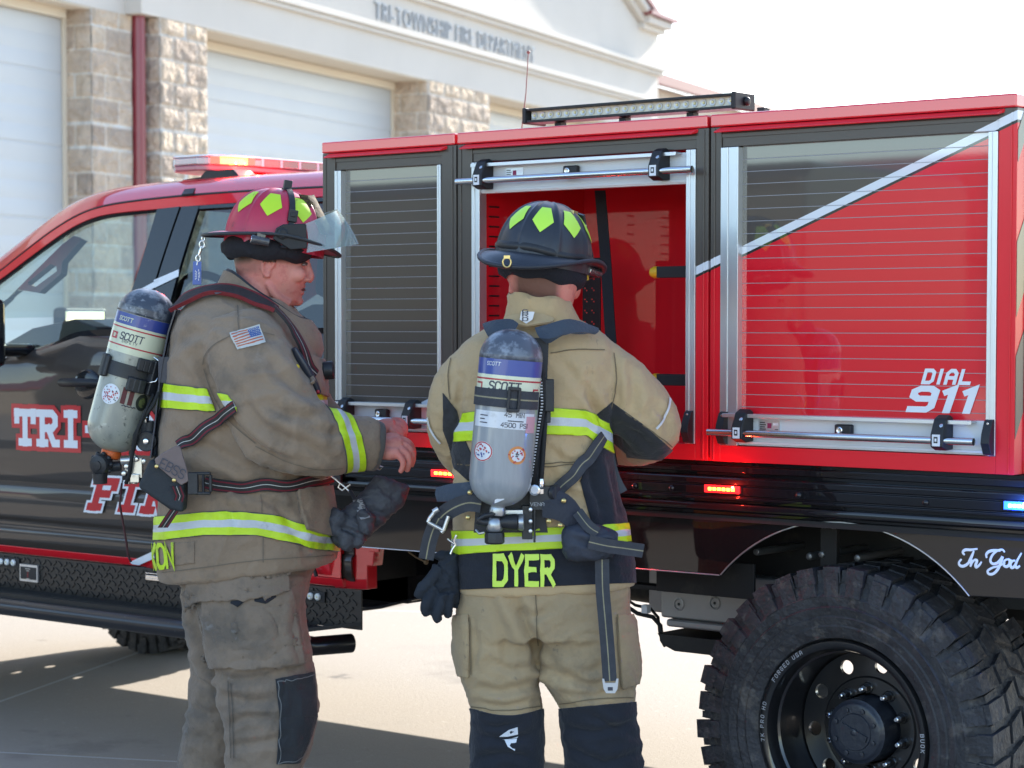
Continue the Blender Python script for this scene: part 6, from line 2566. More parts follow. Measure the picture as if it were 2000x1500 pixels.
# ear band of black cloth under the helmet
mb = MB()
rows = []
for t, (g, z) in enumerate(((.0, .012), (.016, -.008), (.028, -.030), (.024, -.050), (.006, -.062))):
    rows.append([hc - hf * .008 + hf * (math.cos(a) * (.112 + g) * (1 if math.cos(a) < 0 else .90)) + hr * (math.sin(a) * (.094 + g)) + hu * (z + .010 * math.cos(a) + .004 * math.sin(a * 7 + t)) for a in np.linspace(.62, 2 * math.pi - .62, 60)])
mb.grid(rows)
mb.build("ear_band", mat("black_knit", (.014, .013, .017), rough=.9, bump=[(60, .3)]), hel, smooth=180, solid=.006)

# blue key tag swinging from the rear brim
tp = A.p(394, 462, .0)
tagr = thing("key_tag", A.p(382, 553, 0), "blue key tag hanging on a steel clip from the red helmet's brim", "key tag")
mb = MB()
for y0, y1, r in ((462, 470, .006), (471, 484, .010), (498, 511, .009)):
    c_ = A.p(397 - (y0 - 462) * .28, (y0 + y1) / 2, 0)
    mb.tube([c_ + RGT * (r * .7 * math.cos(t)) + ZUP * (r * math.sin(t)) for t in [2 * math.pi * k / 20 for k in range(21)]], .0021, 8)
mb.tube([A.p(393, 482, 0), A.p(391, 490, 0), A.p(388, 499, 0)], [.003, .005, .003], 10)
mb.tube([A.p(391, 482, 0), A.p(402, 481, .0)], .0016, 6)
mb.tube([A.p(386, 510, 0), A.p(385, 518, 0)], .0018, 6)
mb.build("chain_clip", STEEL, tagr, smooth=60)
mb = MB()
q = [A.p(x, y, 0) for x, y in ((377, 511), (393, 511), (393, 556), (376, 556))]
mb.prism(q, FWD * .004)
mb.build("tag_plate", mat("tag_blue", (.02, .085, .38), rough=.4, coat=.3), tagr, smooth=0, bevel=.001)
mb = MB()
for i, (x, y0, y1) in enumerate(((381.5, 528, 548), (384, 530, 546), (388, 526, 550), (390, 531, 543))):
    for k in range(4):
        ya = y0 + (y1 - y0) * k / 4
        a, b = A.p(x, ya, .0015), A.p(x, ya + (y1 - y0) / 4 * .7, .0015)
        mb.obox((a + b) / 2, RGT * .0007, FWD * .0004, (b - a) / 2)
mb.build("tag_print", WHITEV, tagr, smooth=0)

# ------------------------------------------------------------------ his air pack
tk = Cyl(A.p(299, 566, .02), A.p(213, 886, .02), .082)
pack1 = thing("air_pack", A.p(255, 940, .02), "scuffed greenish-grey air cylinder pack on the back of the firefighter in the red helmet", "air pack")
cyl = tk.shell("cylinder", COMPO, pack1)
tk.patch("dome_coat", -180, 180, .115, .15, .0008, DOME, cyl)
mb = MB()
rr = []
for k in range(10):
    a = math.pi / 2 * (.12 + .88 * k / 9)
    rr.append([tk.T - tk.A * (.078 * (1 - math.cos(a))) + (tk.F * math.cos(t) + tk.R * math.sin(t)) * (tk.r * math.sin(a) ** .9 + .001) for t in [2 * math.pi * i / 56 for i in range(56)]])
mb.rings([rr[0]] + rr, caps=True)
mb.build("dome_paint", DOME, cyl, smooth=180)
tk.patch("blue_band", -180, 180, .165, .232, .0006, LBLUE, cyl)
tk.patch("cream_band", -180, 180, .2325, .395, .0006, LCREAM, cyl)
tk.patch("thin_line", -180, 180, .247, .255, .0012, LRED, cyl)
tk.patch("thin_line", -180, 180, .350, .358, .0012, LRED, cyl)
tk.text("cylinder_lettering", "SCOTT", -8, .318, .019, LDARK, cyl, w=.95, shear=.12, wide=.82)
tk.text("cylinder_lettering", "SAFETY", -9, .336, .0075, LDARK, cyl, w=.9, gap=3.2, wide=.9)
tk.text("cylinder_lettering", "SCOTT", -30, .212, .011, LCREAM, cyl, w=1.1, shear=.12)
mb = MB()
for (t0, t1, a0, a1) in ((.285, .294, -60, -40), (.294, .325, -60, -54), (.316, .325, -60, -40), (.302, .325, -46, -40), (.285, .30, -46, -40)):
    mb.grid([[tk.pt(a0 + (a1 - a0) * k / 4, t0 + (t1 - t0) * j, .0012) for k in range(5)] for j in range(2)])
mb.build("cylinder_emblem", LRED, cyl, smooth=180)
tk.patch("round_sticker", -40, 0, .585, .705, .0006, LWHITE, cyl, round_=True)
mb = MB()
rng = random.Random(8)
for k in range(60):
    a, r_ = rng.uniform(0, 2 * math.pi), rng.uniform(.25, .95)
    ac, tc_ = -20 + 18 * r_ * math.cos(a), .645 + .056 * r_ * math.sin(a)
    s_ = rng.uniform(.9, 2.0)
    mb.add([tk.pt(ac - s_, tc_, .0011), tk.pt(ac, tc_ + .003 * s_, .0011), tk.pt(ac + s_ * 1.2, tc_ + .001, .0011), tk.pt(ac, tc_ - .003 * s_, .0011)], [(0, 1, 2, 3)], k % 4 == 0)
mb.build("sticker_print", [LRED, LDARK], cyl, smooth=0)
MARO = mat("marker_maroon", (.10, .022, .022), rough=.6)
tk.text("cylinder_marking", "H", 15, .668, .034, MARO, cyl, w=2.3, wide=.9)
mb = MB()
mb.tube([tk.pt(a, .69 + .004 * math.sin(a * .9), .001) for a in range(8, 38, 2)], .0013, 6)
mb.build("cylinder_marking", LDARK, cyl, smooth=180)
tk.patch("round_sticker", 34, 62, .60, .70, .0006, mat("sticker_dark", (.03, .035, .025), rough=.4, coat=.4), cyl, round_=True)
tk.patch("sticker_print", 40, 56, .622, .68, .0011, mat("sticker_green", (.13, .15, .05), rough=.5, dirt=[((.03, .03, .02), 90, .5, .1, .9)]), cyl, round_=True)
# clamp band and bracket
tk.patch("cylinder_strap", -150, 70, .452, .535, .004, PACKB, pack1)
mb = MB()
for a_, t0, t1, dr in ((-52, .425, .56, .014), (-44, .43, .555, .010)):
    o_ = tk.pt(a_, (t0 + t1) / 2, .006)
    n_ = (tk.F * math.cos(math.radians(a_)) + tk.R * math.sin(math.radians(a_)))
    mb.obox(o_, tk.A.cross(n_) * .010, n_ * dr * .6, tk.A * (t1 - t0) * tk.L / 2)
mb.build("clamp", PACKB, pack1, smooth=30, bevel=.004)
mb = MB()
for k in range(6):
    a_ = 22 + k * 9
    n_ = (tk.F * math.cos(math.radians(a_)) + tk.R * math.sin(math.radians(a_)))
    tn = tk.A.cross(n_)
    if k < 3:
        mb.obox(tk.pt(a_, .432, .010), tn * .009, n_ * .011, tk.A * .018)
        mb.obox(tk.pt(a_ - 8, .556, .010), tn * .011, n_ * .011, tk.A * .020)
    else:
        mb.obox(tk.pt(a_, .494, .012), tn * .010, n_ * .012, tk.A * .050)
mb.build("clamp", PACKB, pack1, smooth=30, bevel=.004)
mb = MB()
mb.tube([A.p(x, y, .10) for x, y in ((300, 697), (312, 706), (314, 713))], .0022, 8)
mb.tube([A.p(x, y, .10) for x, y in ((288, 748), (304, 745), (308, 738))], .0022, 8)
mb.build("wire_bail", CHROME, pack1, smooth=180)
# back frame between cylinder and coat
mb = MB()
fr = [(352, 606), (338, 650), (326, 710), (318, 770), (312, 830), (304, 890)]
for w0, hw, hd in ((.06, .012, .012), (-.06, .012, .012)):
    P_ = [A.p(x, y, w0) for x, y in fr]
    mb.tube(P_, .016, 10, flat=.7)
P_ = [A.p(x + 2, y, 0) for x, y in fr]
mb.grid([[q - FWD * k for k in (-.11, -.05, 0, .05, .11)] for q in P_])
mb.obox(A.p(322, 722, .085), RGT * .014, FWD * .02, ZUP * .035)
mb.build("back_frame", mat("frame_blue_black", (.016, .022, .042), rough=.4, coat=.3), pack1, smooth=40, solid=.004)
# valve, hand wheel, gauge, hoses at the foot of the cylinder
ORG = mat("orange_plastic", (.65, .12, .02), rough=.45)
mb = MB()
mb.lathe(A.p(219, 879, .02), -tk.A, [(0, .026), (.006, .029), (.020, .027), (.024, .022)], 24)
mb.build("bump_ring", ORG, pack1, smooth=40)
mb = MB()
wc = A.p(197, 907, .05)
wd = (-RGT * .35 - FWD * .9 - ZUP * .1).normalized()
mb.lathe(wc - wd * .024, wd, [(0, .018), (.004, .029), (.012, .0315), (.030, .0315), (.040, .027), (.044, .014), (.047, .013), (.048, .006)], 16)
for k in range(10):
    t = 2 * math.pi * k / 10
    u_ = wd.cross(ZUP).normalized()
    v_ = u_.cross(wd)
    mb.ball(wc - wd * .003 + (u_ * math.cos(t) + v_ * math.sin(t)) * .031, .0068)
mb.tube([wc - wd * .02, A.p(218, 912, .03), A.p(236, 910, .03)], [.016, .015, .014], 12)
mb.tube([A.p(195, 925, .05), A.p(196, 945, .05)], [.022, .019], 16)
mb.build("hand_wheel", PACKB, pack1, smooth=40)
mb = MB()
wc = A.p(286, 862, .095)
wd = (-FWD * .97 - RGT * .15).normalized()
u_ = wd.cross(ZUP).normalized()
v_ = u_.cross(wd)
mb.lathe(wc - wd * .014, wd, [(0, .022), (.004, .028), (.016, .0288), (.018, .026), (.0175, .022), (.0175, .010), (.020, .0095)], 32, 0)
for k in range(8):
    t = 2 * math.pi * k / 8
    mb.obox(wc + wd * .004 + (u_ * math.cos(t) + v_ * math.sin(t)) * .018, (u_ * math.cos(t) + v_ * math.sin(t)) * .005, wd * .0006, (u_ * -math.sin(t) + v_ * math.cos(t)) * .0006, 1)
mb.lathe(wc + wd * .006, wd, [(0, .0075), (.002, .0075), (.003, .005)], 16, 2)
mb.tube([A.p(293, 822, .06), A.p(292, 846, .06)], [.026, .026], 18, 0)
mb.lathe(A.p(287, 818, .09), (-FWD - RGT).normalized(), [(0, .011), (.006, .011), (.008, .006)], 14, 2)
mb.build("reducer", [PACKB, BLACKR, CHROME], pack1, smooth=40)
mb = MB()
for q, r in (([(236, 900), (262, 898), (275, 908)], .012), ([(262, 890), (266, 915), (262, 945)], .010), ([(245, 915), (256, 925), (250, 945)], .008)):
    mb.tube([A.p(x, y, .05) for x, y in q], r, 12)
mb.obox(A.p(268, 915, .055), RGT * .016, FWD * .012, ZUP * .030)
mb.obox(A.p(264, 934, .07), RGT * .013, FWD * .010, ZUP * .012)
for x, y in ((281, 901), (266, 897), (247, 911), (242, 925), (262, 930)):
    mb.lathe(A.p(x, y, .075), -FWD, [(0, .0075), (.004, .0075), (.005, .004)], 12)
mb.build("valve_body", mat("valve_steel", (.60, .58, .54), rough=.28, metal=.9), pack1, smooth=40, bevel=.003)
mb = MB()
mb.tube([A.p(x, y, w) for x, y, w in ((318, 745, .10), (300, 790, .11), (278, 820, .11), (264, 850, .10), (258, 890, .09), (252, 930, .08), (246, 944, .07))], .0058, 10)
mb.tube([A.p(x, y, w) for x, y, w in ((300, 770, .10), (282, 808, .115), (270, 838, .11), (262, 880, .10))], .0042, 8)
mb.tube([A.p(x, y, w) for x, y, w in ((314, 800, .07), (308, 850, .08), (312, 880, .08), (300, 905, .08))], .006, 10)
mb.tube([A.p(x, y, w) for x, y, w in ((240, 930, .06), (300, 942, .06))], .010, 10)
mb.build("hose", RUBBER, pack1, smooth=180)
mb = MB()
mb.tube([A.p(x, y, w) for x, y, w in ((238, 944, .03), (234, 985, .02), (240, 1020, .02), (247, 1060, .02), (250, 1085, .02), (256, 1098, .02))], .0032, 8)
mb.build("cord", mat("cord_maroon", (.05, .01, .014), rough=.7), pack1, smooth=180)
# straps
PADM = ramp_mat("shoulder_pad", "across", [(0, (.20, .02, .025)), (.16, (.040, .030, .030)), (.84, (.040, .030, .030)), (.93, (.20, .02, .025))], dict(base=(1, 1, 1), rough=.75, var=((.75, .7, .7), 20, .7), bump=[(90, .3)]))
strap("shoulder_strap", jk_bvh, [(350, 608), (368, 593), (408, 579), (446, 576), (496, 594), (530, 616)], .046, PADM, pack1, 5.0, off=.014, thick=.012)
strap("shoulder_strap", jk_bvh, [(524, 612), (548, 636), (570, 668), (590, 705), (604, 735)], .030, WEB, pack1, 4.8, off=.016, thick=.008)
surf_text("strap_lettering", jk_bvh, "SCOTT", 424, 584, 480, 593, 13, mat("print_grey", (.12, .11, .12), rough=.7), pack1, 5.0, w=1., off=.0225)
strap("waist_strap", jk_bvh, [(354, 874), (395, 842), (430, 818), (462, 796)], .034, WEB, pack1, 5.0, off=.010)
strap("waist_strap", jk_bvh, [(404, 940), (440, 946), (500, 948), (560, 945), (600, 940), (640, 932)], .036, WEB, pack1, 5.0, off=.010)
mb = MB()
rr = [(345, 950), (352, 968), (345, 990), (330, 1012), (318, 1030)]
rows, ac = [], []
for i, (x, y) in enumerate(rr):
    q = A.p(x, y, .30 - i * .012)
    rows.append([q + RGT * k for k in (-.014, -.007, 0, .007, .014)])
    ac += [0, .25, .5, .75, 1]
mb.grid(rows)
me = mb.mesh("strap_tail", [WEB], origin_of(pack1))
point_attr(me, "across", ac)
place("strap_tail", me, pack1, smooth=180, solid=.004, fix=False)
mb = MB()
q = A.p(393, 944, .285)
mb.obox(q - RGT * .022, RGT * .014, FWD * .010, ZUP * .030)
mb.obox(q + RGT * .004 + ZUP * .027, RGT * .022, FWD * .008, ZUP * .004)
mb.obox(q + RGT * .004 - ZUP * .027, RGT * .022, FWD * .008, ZUP * .004)
mb.obox(q + RGT * .026, RGT * .004, FWD * .008, ZUP * .024)
mb.obox(q + RGT * .006, RGT * .003, FWD * .008, ZUP * .026)
mb.build("buckle", PACKB, pack1, smooth=30, bevel=.003)
# breathing hose pouch on the hip
POUCH = mat("pouch_black", (.026, .030, .035), rough=.75, bump=[(120, .3)])
POUB = mat("pouch_maroon", (.17, .125, .115), rough=.7, var=((.22, .165, .155), 18, .6), bump=[(120, .2)])
mb = MB()
pp = [(292, 896), (340, 920), (362, 945), (358, 1002), (330, 995), (268, 952)]
mb.prism([A.p(x, y, .285) for x, y in pp], FWD * .07)
pch = mb.build("hose_pouch", POUCH, pack1, smooth=30, bevel=.010)
mb = MB()
fl = [(344, 870), (352, 872), (366, 920), (368, 940), (354, 948), (330, 930), (304, 908), (302, 896), (318, 884)]
mb.prism([A.p(x, y, .297) for x, y in fl], FWD * .008)
flap = mb.build("pouch_flap", POUB, pch, smooth=0, bevel=.003)
p, f, tw = block_text("EBSS", w=.8, gap=1.4)
o_, u_ = A.p(310, 911, .299), A.p(356, 936, .299)
uu = (u_ - o_)
vv = (A.p(318, 895, .299) - A.p(310, 911, .299))
mb = MB()
mb.add([o_ + uu * (q.x / tw) + vv * (q.y / 6) - FWD * (q.z + .0008) for q in p], f)
mb.build("pouch_lettering", LDARK, flap, smooth=0, solid=.0008)
for x, y in ((306, 911), (340, 938)):
    mb = MB()
    mb.lathe(A.p(x, y, .298), -FWD, [(0, .006), (.003, .005), (.004, .002)], 12)
    mb.build("snap", BRASS, pch, smooth=40)
# chest: remote gauge on the strap and the mask regulator
mb = MB()
gpts = [A.p(x, y, w) for x, y, w in ((574, 680, .235), (584, 700, .225), (598, 724, .215), (612, 750, .205), (622, 768, .20))]
mb.tube(gpts, [.010, .017, .020, .018, .012], 12, 0, flat=.7)
q = A.p(579, 717, .24)
mb.lathe(q, -FWD, [(0, .009), (.006, .008), (.008, .004)], 12, 1)
mb.ball(A.p(621, 765, .216), .005, mi=2)
mb.build("remote_gauge", [mat("gauge_blue_black", (.02, .026, .04), rough=.35, coat=.4), mat("yellow_button", (.7, .5, .02), rough=.4), LRED], pack1, smooth=50)
mb = MB()
q0, q1, q2 = A.p(612, 726, .05), A.p(634, 724, .05), A.p(656, 722, .05)
d_ = (q2 - q0).normalized()
mb.lathe(q0, d_, [(0, .020), (.012, .026), (.026, .027), (.027, .020)], 24, 0)
mb.lathe(q0 + d_ * .0275, d_, [(0, .022), (.004, .026), (.028, .026), (.031, .023), (.031, .012), (.027, .011)], 20, 1)
mb.build("mask_regulator", [mat("regulator_red", (.42, .05, .05), rough=.4), PACKB], pack1, smooth=40)

# glove hung from the belt
gl = thing("glove", A.p(720, 1060, .1), "scuffed dark leather glove hanging from the belt of the firefighter in the red helmet", "glove")
mb = MB()
# gauntlet opening up right, fingers down left
A.loft(mb, [(0, 0, 0, 1, .01)] if False else [(928, 952, 733, 800, .035, .06), (955, 985, 712, 790, .045, .06), (985, 1010, 685, 762, .045, .06), (1000, 1030, 660, 742, .05, .06), (1025, 1045, 648, 728, .05, .06), (1050, 1058, 652, 706, .04, .06)], 32)
A.limb(mb, [(668, 1000, .09, .032), (655, 1020, .095, .028), (652, 1042, .09, .024)], 14)
for q in ([(700, 1035, .09, .026), (700, 1052, .095, .022), (692, 1060, .09, .018)], [(680, 1040, .1, .026), (676, 1058, .105, .022), (680, 1066, .09, .016)], [(662, 1035, .08, .024), (662, 1052, .08, .02), (672, 1062, .07, .014)],
          [(705, 1000, .11, .026), (718, 1020, .115, .022), (712, 1042, .11, .018)]):
    A.limb(mb, q, 14)
me = fuse(mb, .005, 3)
cloth(me, [([(672, 1000), (710, 1012), (738, 1030)], 7, .006), ([(690, 985), (730, 1000), (760, 1010)], 6, .005), ([(660, 1030), (690, 1040), (710, 1050)], 5, .006), ([(735, 945), (760, 965), (785, 985)], 6, .004)], amp=.004, sc=16, mid=.004, fine=.0015, seed=9)
gb = bvh_of(me)
me.materials.append(LEATH)
set_coords(me, coords(me) - np.array(gl.location))
place("glove_shell", me, gl, smooth=180, fix=False)
mb = MB()
q = [surf(gb, x, y, 5.0, .004)[0] for x, y in ((692, 978), (708, 974), (722, 1010), (706, 1016))]
mb.add(q, [(0, 1, 2, 3)])
gtab = mb.build("glove_tab", mat("tab_grey", (.32, .32, .34), rough=.6), gl, smooth=0, solid=.003)
mb = MB()
p, f, tw = block_text("IMES", w=1.0)
o_ = q[1].lerp(q[0], .3)
uu, vv = (q[2] - q[1]) * .9, (q[1] - q[0]) * .5
mb.add([o_ + uu * (a.x / tw) + vv * (a.y / 6) - FWD * (.0035 + a.z) for a in p], f)
mb.build("tab_lettering", LDARK, gtab, smooth=0)
mb = MB()
mb.tube([A.p(x, y, .10) for x, y in ((646, 930), (655, 936), (664, 944), (660, 952), (668, 958), (676, 952), (684, 946))], .0032, 8)
mb.tube([A.p(x, y, .10) for x, y in ((664, 944), (672, 950), (684, 962))], .003, 8)
mb.build("clip", STEEL, gl, smooth=60)
mb = MB()
mb.tube([A.p(x, y, .10) for x, y in ((727, 905), (738, 909), (748, 912), (742, 918), (732, 914))], .0028, 8)
mb.build("clip", STEEL, gl, smooth=60)
mb = MB()
mb.tube([A.p(684, 958, .10), A.p(694, 976, .11)], [.008, .010], 10, flat=.4)
mb.build("clip_strap", NAVY, gl, smooth=60)
# ------------------------------------------------------------------ firefighter from behind (gold tan)
MID = 5.85
B = Fig(5.906)
base = B.p(1060, 1000, 0)
man2 = thing("person", (base.x, base.y, 0), "firefighter in tan turnout gear and navy helmet seen from behind, reaching into the open locker", "person")
o2 = np.array(man2.location)
mb = MB()
B.loft(mb, [(430, 430, 1000, 1120, .05), (455, 455, 980, 1140, .085), (490, 490, 975, 1146, .100), (520, 520, 980, 1140, .100), (545, 545, 990, 1134, .095), (565, 568, 1000, 1126, .088), (585, 590, 1012, 1120, .078), (600, 606, 1022, 1114, .066)], 40, 2.1)
B.limb(mb, [(1062, 540, .01, .072), (1056, 580, .01, .070), (1054, 620, .01, .074), (1054, 670, .01, .09)])
B.ball(mb, 1122, 560, -.055, .018, .035, .03)
# ears
B.limb(mb, [(1098, 585, .012, .006), (1094, 570, .016, .006), (1095, 556, .018, .006), (1103, 548, .014, .006), (1110, 556, .004, .005)], 10)
B.ball(mb, 1101, 566, .004, .010, .024, .012)
B.ball(mb, 1101, 585, .006, .007, .008, .006)
B.ball(mb, 999, 566, -.01, .008, .022, .012)
B.loft(mb, [(640, 640, 980, 1130, .07), (670, 670, 930, 1170, .10), (780, 780, 925, 1165, .10), (900, 900, 930, 1160, .10), (1020, 1020, 930, 1165, .11), (1140, 1140, 935, 1180, .11)], 32)
B.limb(mb, [(1150, 700, 0, .065), (1220, 765, 0, .055), (1272, 836, -.02, .048), (1235, 868, -.17, .042), (1190, 872, -.30, .033), (1172, 868, -.36, .030)])
B.limb(mb, [(945, 710, 0, .062), (900, 780, 0, .05), (884, 835, -.02, .045), (930, 905, -.16, .040), (985, 900, -.28, .033), (1002, 892, -.33, .030)])
for hx, hy, hw, sg in ((1164, 866, -.40, -1), (1012, 888, -.37, 1)):
    B.limb(mb, [(hx, hy, hw + .05, .028), (hx + sg * 4, hy, hw, .030), (hx + sg * 6, hy, hw - .04, .024)], 14)
    for k in range(4):
        dy = (k - 1.5) * 13
        B.limb(mb, [(hx + sg * 8, hy + dy, hw - .035, .0105), (hx + sg * 14, hy + dy, hw - .065 + abs(k - 1.2) * .004, .0095), (hx + sg * 24, hy + dy * .9, hw - .078 + abs(k - 1.2) * .005, .0088), (hx + sg * 30, hy + dy * .8, hw - .066, .0075)], 10)
    B.limb(mb, [(hx, hy - 16, hw + .02, .013), (hx + sg * 14, hy - 28, hw - .01, .011), (hx + sg * 24, hy - 26, hw - .035, .009)], 10)
for xs_ in ((990, 985, 988, 986, 982), (1130, 1150, 1168, 1178, 1176)):
    B.limb(mb, [(xs_[0], 1150, 0, .085), (xs_[1], 1270, .0, .068), (xs_[2], 1390, 0, .066), (xs_[3], 1540, .0, .056), (xs_[4], 1690, 0, .04)])
me = fuse(mb, .0042, 3)
me.materials.append(SKINH)
c = coords(me)
px = to_px(c)
nape = 588 + (px[:, 0] - 1010) * .05
hair = np.clip((nape + 8 - px[:, 1]) / 16, 0, 1) * np.clip((1098 - px[:, 0]) / 14, 0, 1) * np.clip((px[:, 0] - 1000) / 14, 0, 1)
point_attr(me, "hair", hair * .85)
set_coords(me, c - o2)
place("body", me, man2, smooth=180, fix=False)

# trousers
mb = MB()
B.loft(mb, [(1090, 1085, 905, 1222, .15), (1140, 1136, 898, 1228, .155), (1190, 1190, 890, 1232, .155), (1240, 1240, 886, 1236, .15)])
B.loft(mb, [(1210, 1210, 886, 1052, .125), (1270, 1270, 888, 1050, .125), (1320, 1320, 902, 1050, .118), (1360, 1360, 916, 1056, .115), (1392, 1396, 922, 1060, .112), (1410, 1410, 921, 1058, .104), (1450, 1450, 919, 1060, .104), (1500, 1500, 922, 1059, .10),
            (1560, 1560, 926, 1052, .098), (1620, 1620, 930, 1044, .096), (1680, 1680, 934, 1036, .094)])
B.loft(mb, [(1210, 1210, 1040, 1240, .13), (1270, 1270, 1046, 1246, .13), (1310, 1310, 1054, 1246, .125), (1350, 1345, 1075, 1240, .12), (1382, 1376, 1092, 1238, .115), (1400, 1396, 1094, 1238, .106), (1440, 1440, 1098, 1246, .108), (1480, 1480, 1104, 1254, .106),
            (1530, 1530, 1110, 1254, .10), (1600, 1600, 1116, 1246, .098), (1680, 1680, 1122, 1236, .094)])
me = fuse(mb, .0065, 5)
cloth(me, [([(1000, 1165), (1025, 1215), (1045, 1260), (1050, 1300)], 11, .020), ([(1075, 1190), (1045, 1205), (1025, 1195)], 8, .010), ([(1045, 1290), (1090, 1320), (1140, 1335), (1180, 1345)], 9, .013), ([(1180, 1300), (1150, 1315), (1120, 1310)], 8, .009),
           ([(1055, 1250), (1085, 1300), (1130, 1330)], 9, .009), ([(925, 1340), (980, 1352), (1045, 1335)], 9, .009), ([(935, 1370), (985, 1380), (1040, 1368)], 7, .008), ([(955, 1290), (1000, 1310), (1040, 1300)], 8, .007),
           ([(1110, 1350), (1160, 1360), (1220, 1350)], 7, .008), ([(920, 1200), (930, 1260), (925, 1320)], 8, .007), ([(960, 1180), (985, 1240), (990, 1300)], 9, .006),
           ([(925, 1430), (985, 1445), (1050, 1432)], 8, .008), ([(930, 1480), (990, 1470), (1050, 1480)], 8, .008), ([(1105, 1420), (1160, 1430), (1240, 1410)], 8, .009), ([(1110, 1460), (1180, 1490), (1250, 1470)], 8, .009),
           ([(1150, 1390), (1200, 1420), (1245, 1440)], 7, .007), ([(940, 1415), (970, 1420), (1010, 1412)], 6, .006)],
      amp=.005, sc=7, seed=5.1, mid=.005, fine=.0016)
tr2 = me.copy()
me.materials.append(TAN_T)
set_coords(me, coords(me) - o2)
trs2 = place("trousers", me, man2, smooth=180, fix=False)
for pts_ in ([(900, 1384), (1072, 1384), (1072, 1720), (900, 1720)], [(1084, 1370), (1270, 1370), (1270, 1720), (1084, 1720)]):
    sp = Soup(tr2)
    x0_, x1_ = pts_[0][0], pts_[1][0]
    sp.polys = [p for p in sp.polys if all(x0_ - 30 < sp.px[i, 0] < x1_ + 30 for i in p)]
    lim = 1384 + 13 * np.sin((sp.px[:, 0] - 922) / 138 * math.pi) if x0_ < 1000 else 1384 - (sp.px[:, 0] - 1092) * .09
    sp.clip(sp.px[:, 1] - lim)
    if x0_ < 1000:
        sp.clip(1078 - sp.px[:, 0])
    else:
        sp.clip(sp.px[:, 0] - 1078)
    sp.build("leg_guard", NAVY, trs2, off=.004, thick=.004)
tb2 = bvh_of(tr2)
mb = MB()
for k, (pa, pb, pc) in enumerate((((976, 1434), (1010, 1418), (1009, 1430)), ((981, 1440), (1010, 1434), (1009, 1443)), ((986, 1447), (1009, 1446), (1005, 1462)))):
    q = [surf(tb2, x, y, 4.8, .008)[0] for x, y in (pa, ((pa[0] + pb[0]) / 2 + 2, (pa[1] + pb[1]) / 2 + 1), pb, pc, ((pa[0] + pc[0]) / 2 - 2, (pa[1] + pc[1]) / 2 + 2))]
    mb.add(q, [(0, 1, 2, 3, 4)])
mb.build("leg_emblem", WHITEV, trs2, smooth=0, solid=.001)
Soup(tr2).facing(-.4).poly([(878, 1205), (916, 1200), (917, 1322), (880, 1318)]).build("cargo_pocket", TAN_T, trs2, off=.008, thick=.008)
Soup(tr2).facing(-.4).poly([(1205, 1200), (1256, 1200), (1258, 1330), (1214, 1345)]).build("cargo_pocket", TAN_T, trs2, off=.007, thick=.008)
boots(B, man2, [(982, 0, FWD * .9 - RGT * .35), (1178, 0, FWD * .9 + RGT * .35)])

# jacket
mb = MB()
B.loft(mb, [(622, 622, 985, 1128, .085), (645, 645, 942, 1168, .11), (672, 670, 906, 1194, .135), (712, 710, 886, 1206, .15), (770, 768, 888, 1200, .152), (830, 828, 890, 1190, .15), (900, 895, 888, 1196, .148), (960, 950, 886, 1206, .148),
            (1010, 1000, 885, 1216, .152), (1060, 1048, 886, 1226, .158), (1110, 1095, 888, 1234, .162), (1156, 1142, 893, 1238, .160), (1158, 1144, 920, 1215, .14)])
armR2 = [(1132, 706, 0, .078), (1188, 740, 0, .088), (1238, 788, -.01, .090), (1273, 832, -.03, .079), (1258, 858, -.10, .068), (1215, 866, -.22, .060), (1185, 868, -.31, .054)]
armL2 = [(948, 714, 0, .078), (908, 754, 0, .080), (884, 806, -.01, .070), (886, 858, -.05, .062), (915, 898, -.13, .058), (965, 900, -.23, .054), (992, 894, -.29, .050)]
B.limb(mb, armR2, 32)
B.limb(mb, armL2, 32)
me = fuse(mb, .0065, 6)
cloth(me, [([(1150, 740), (1160, 790), (1185, 830)], 9, .011), ([(1195, 700), (1205, 740), (1200, 790)], 9, .008), ([(1230, 720), (1240, 770), (1235, 810)], 9, .008), ([(1280, 790), (1300, 820), (1305, 850)], 7, .007), ([(1215, 830), (1250, 850), (1280, 880)], 8, .008),
           ([(1140, 760), (1165, 800), (1180, 850)], 8, .009), ([(868, 700), (862, 750), (858, 790)], 7, .008), ([(885, 720), (876, 770), (880, 800)], 8, .009), ([(900, 740), (895, 790), (905, 830)], 8, .008), ([(1090, 700), (1120, 730), (1140, 770)], 9, .006),
           ([(1075, 880), (1110, 905), (1140, 900)], 8, .008), ([(1075, 930), (1100, 960), (1140, 980)], 9, .008), ([(1150, 900), (1160, 960), (1180, 1010)], 9, .009), ([(1190, 900), (1200, 960), (1210, 1020)], 8, .010), ([(890, 900), (915, 920), (935, 960)], 8, .008),
           ([(900, 1095), (960, 1105), (1040, 1110)], 8, .004), ([(1100, 1100), (1160, 1105), (1220, 1090)], 8, .006), ([(1170, 1020), (1180, 1080), (1190, 1130)], 8, .006)],
      amp=.005, sc=6.5, seed=8.2, mid=.004, fine=.0014)
jb2 = bvh_of(me)
jk2 = me.copy()
me.materials.append(TAN_J)
set_coords(me, coords(me) - o2)
jacket2 = place("jacket", me, man2, smooth=180, fix=False)
aR = [tuple(B.p(x, y, w)) for x, y, w, r in armR2]
aL = [tuple(B.p(x, y, w)) for x, y, w, r in armL2]
GUS = cloth_mat("charcoal_gusset", (.030, .029, .031), (.045, .044, .046), [])
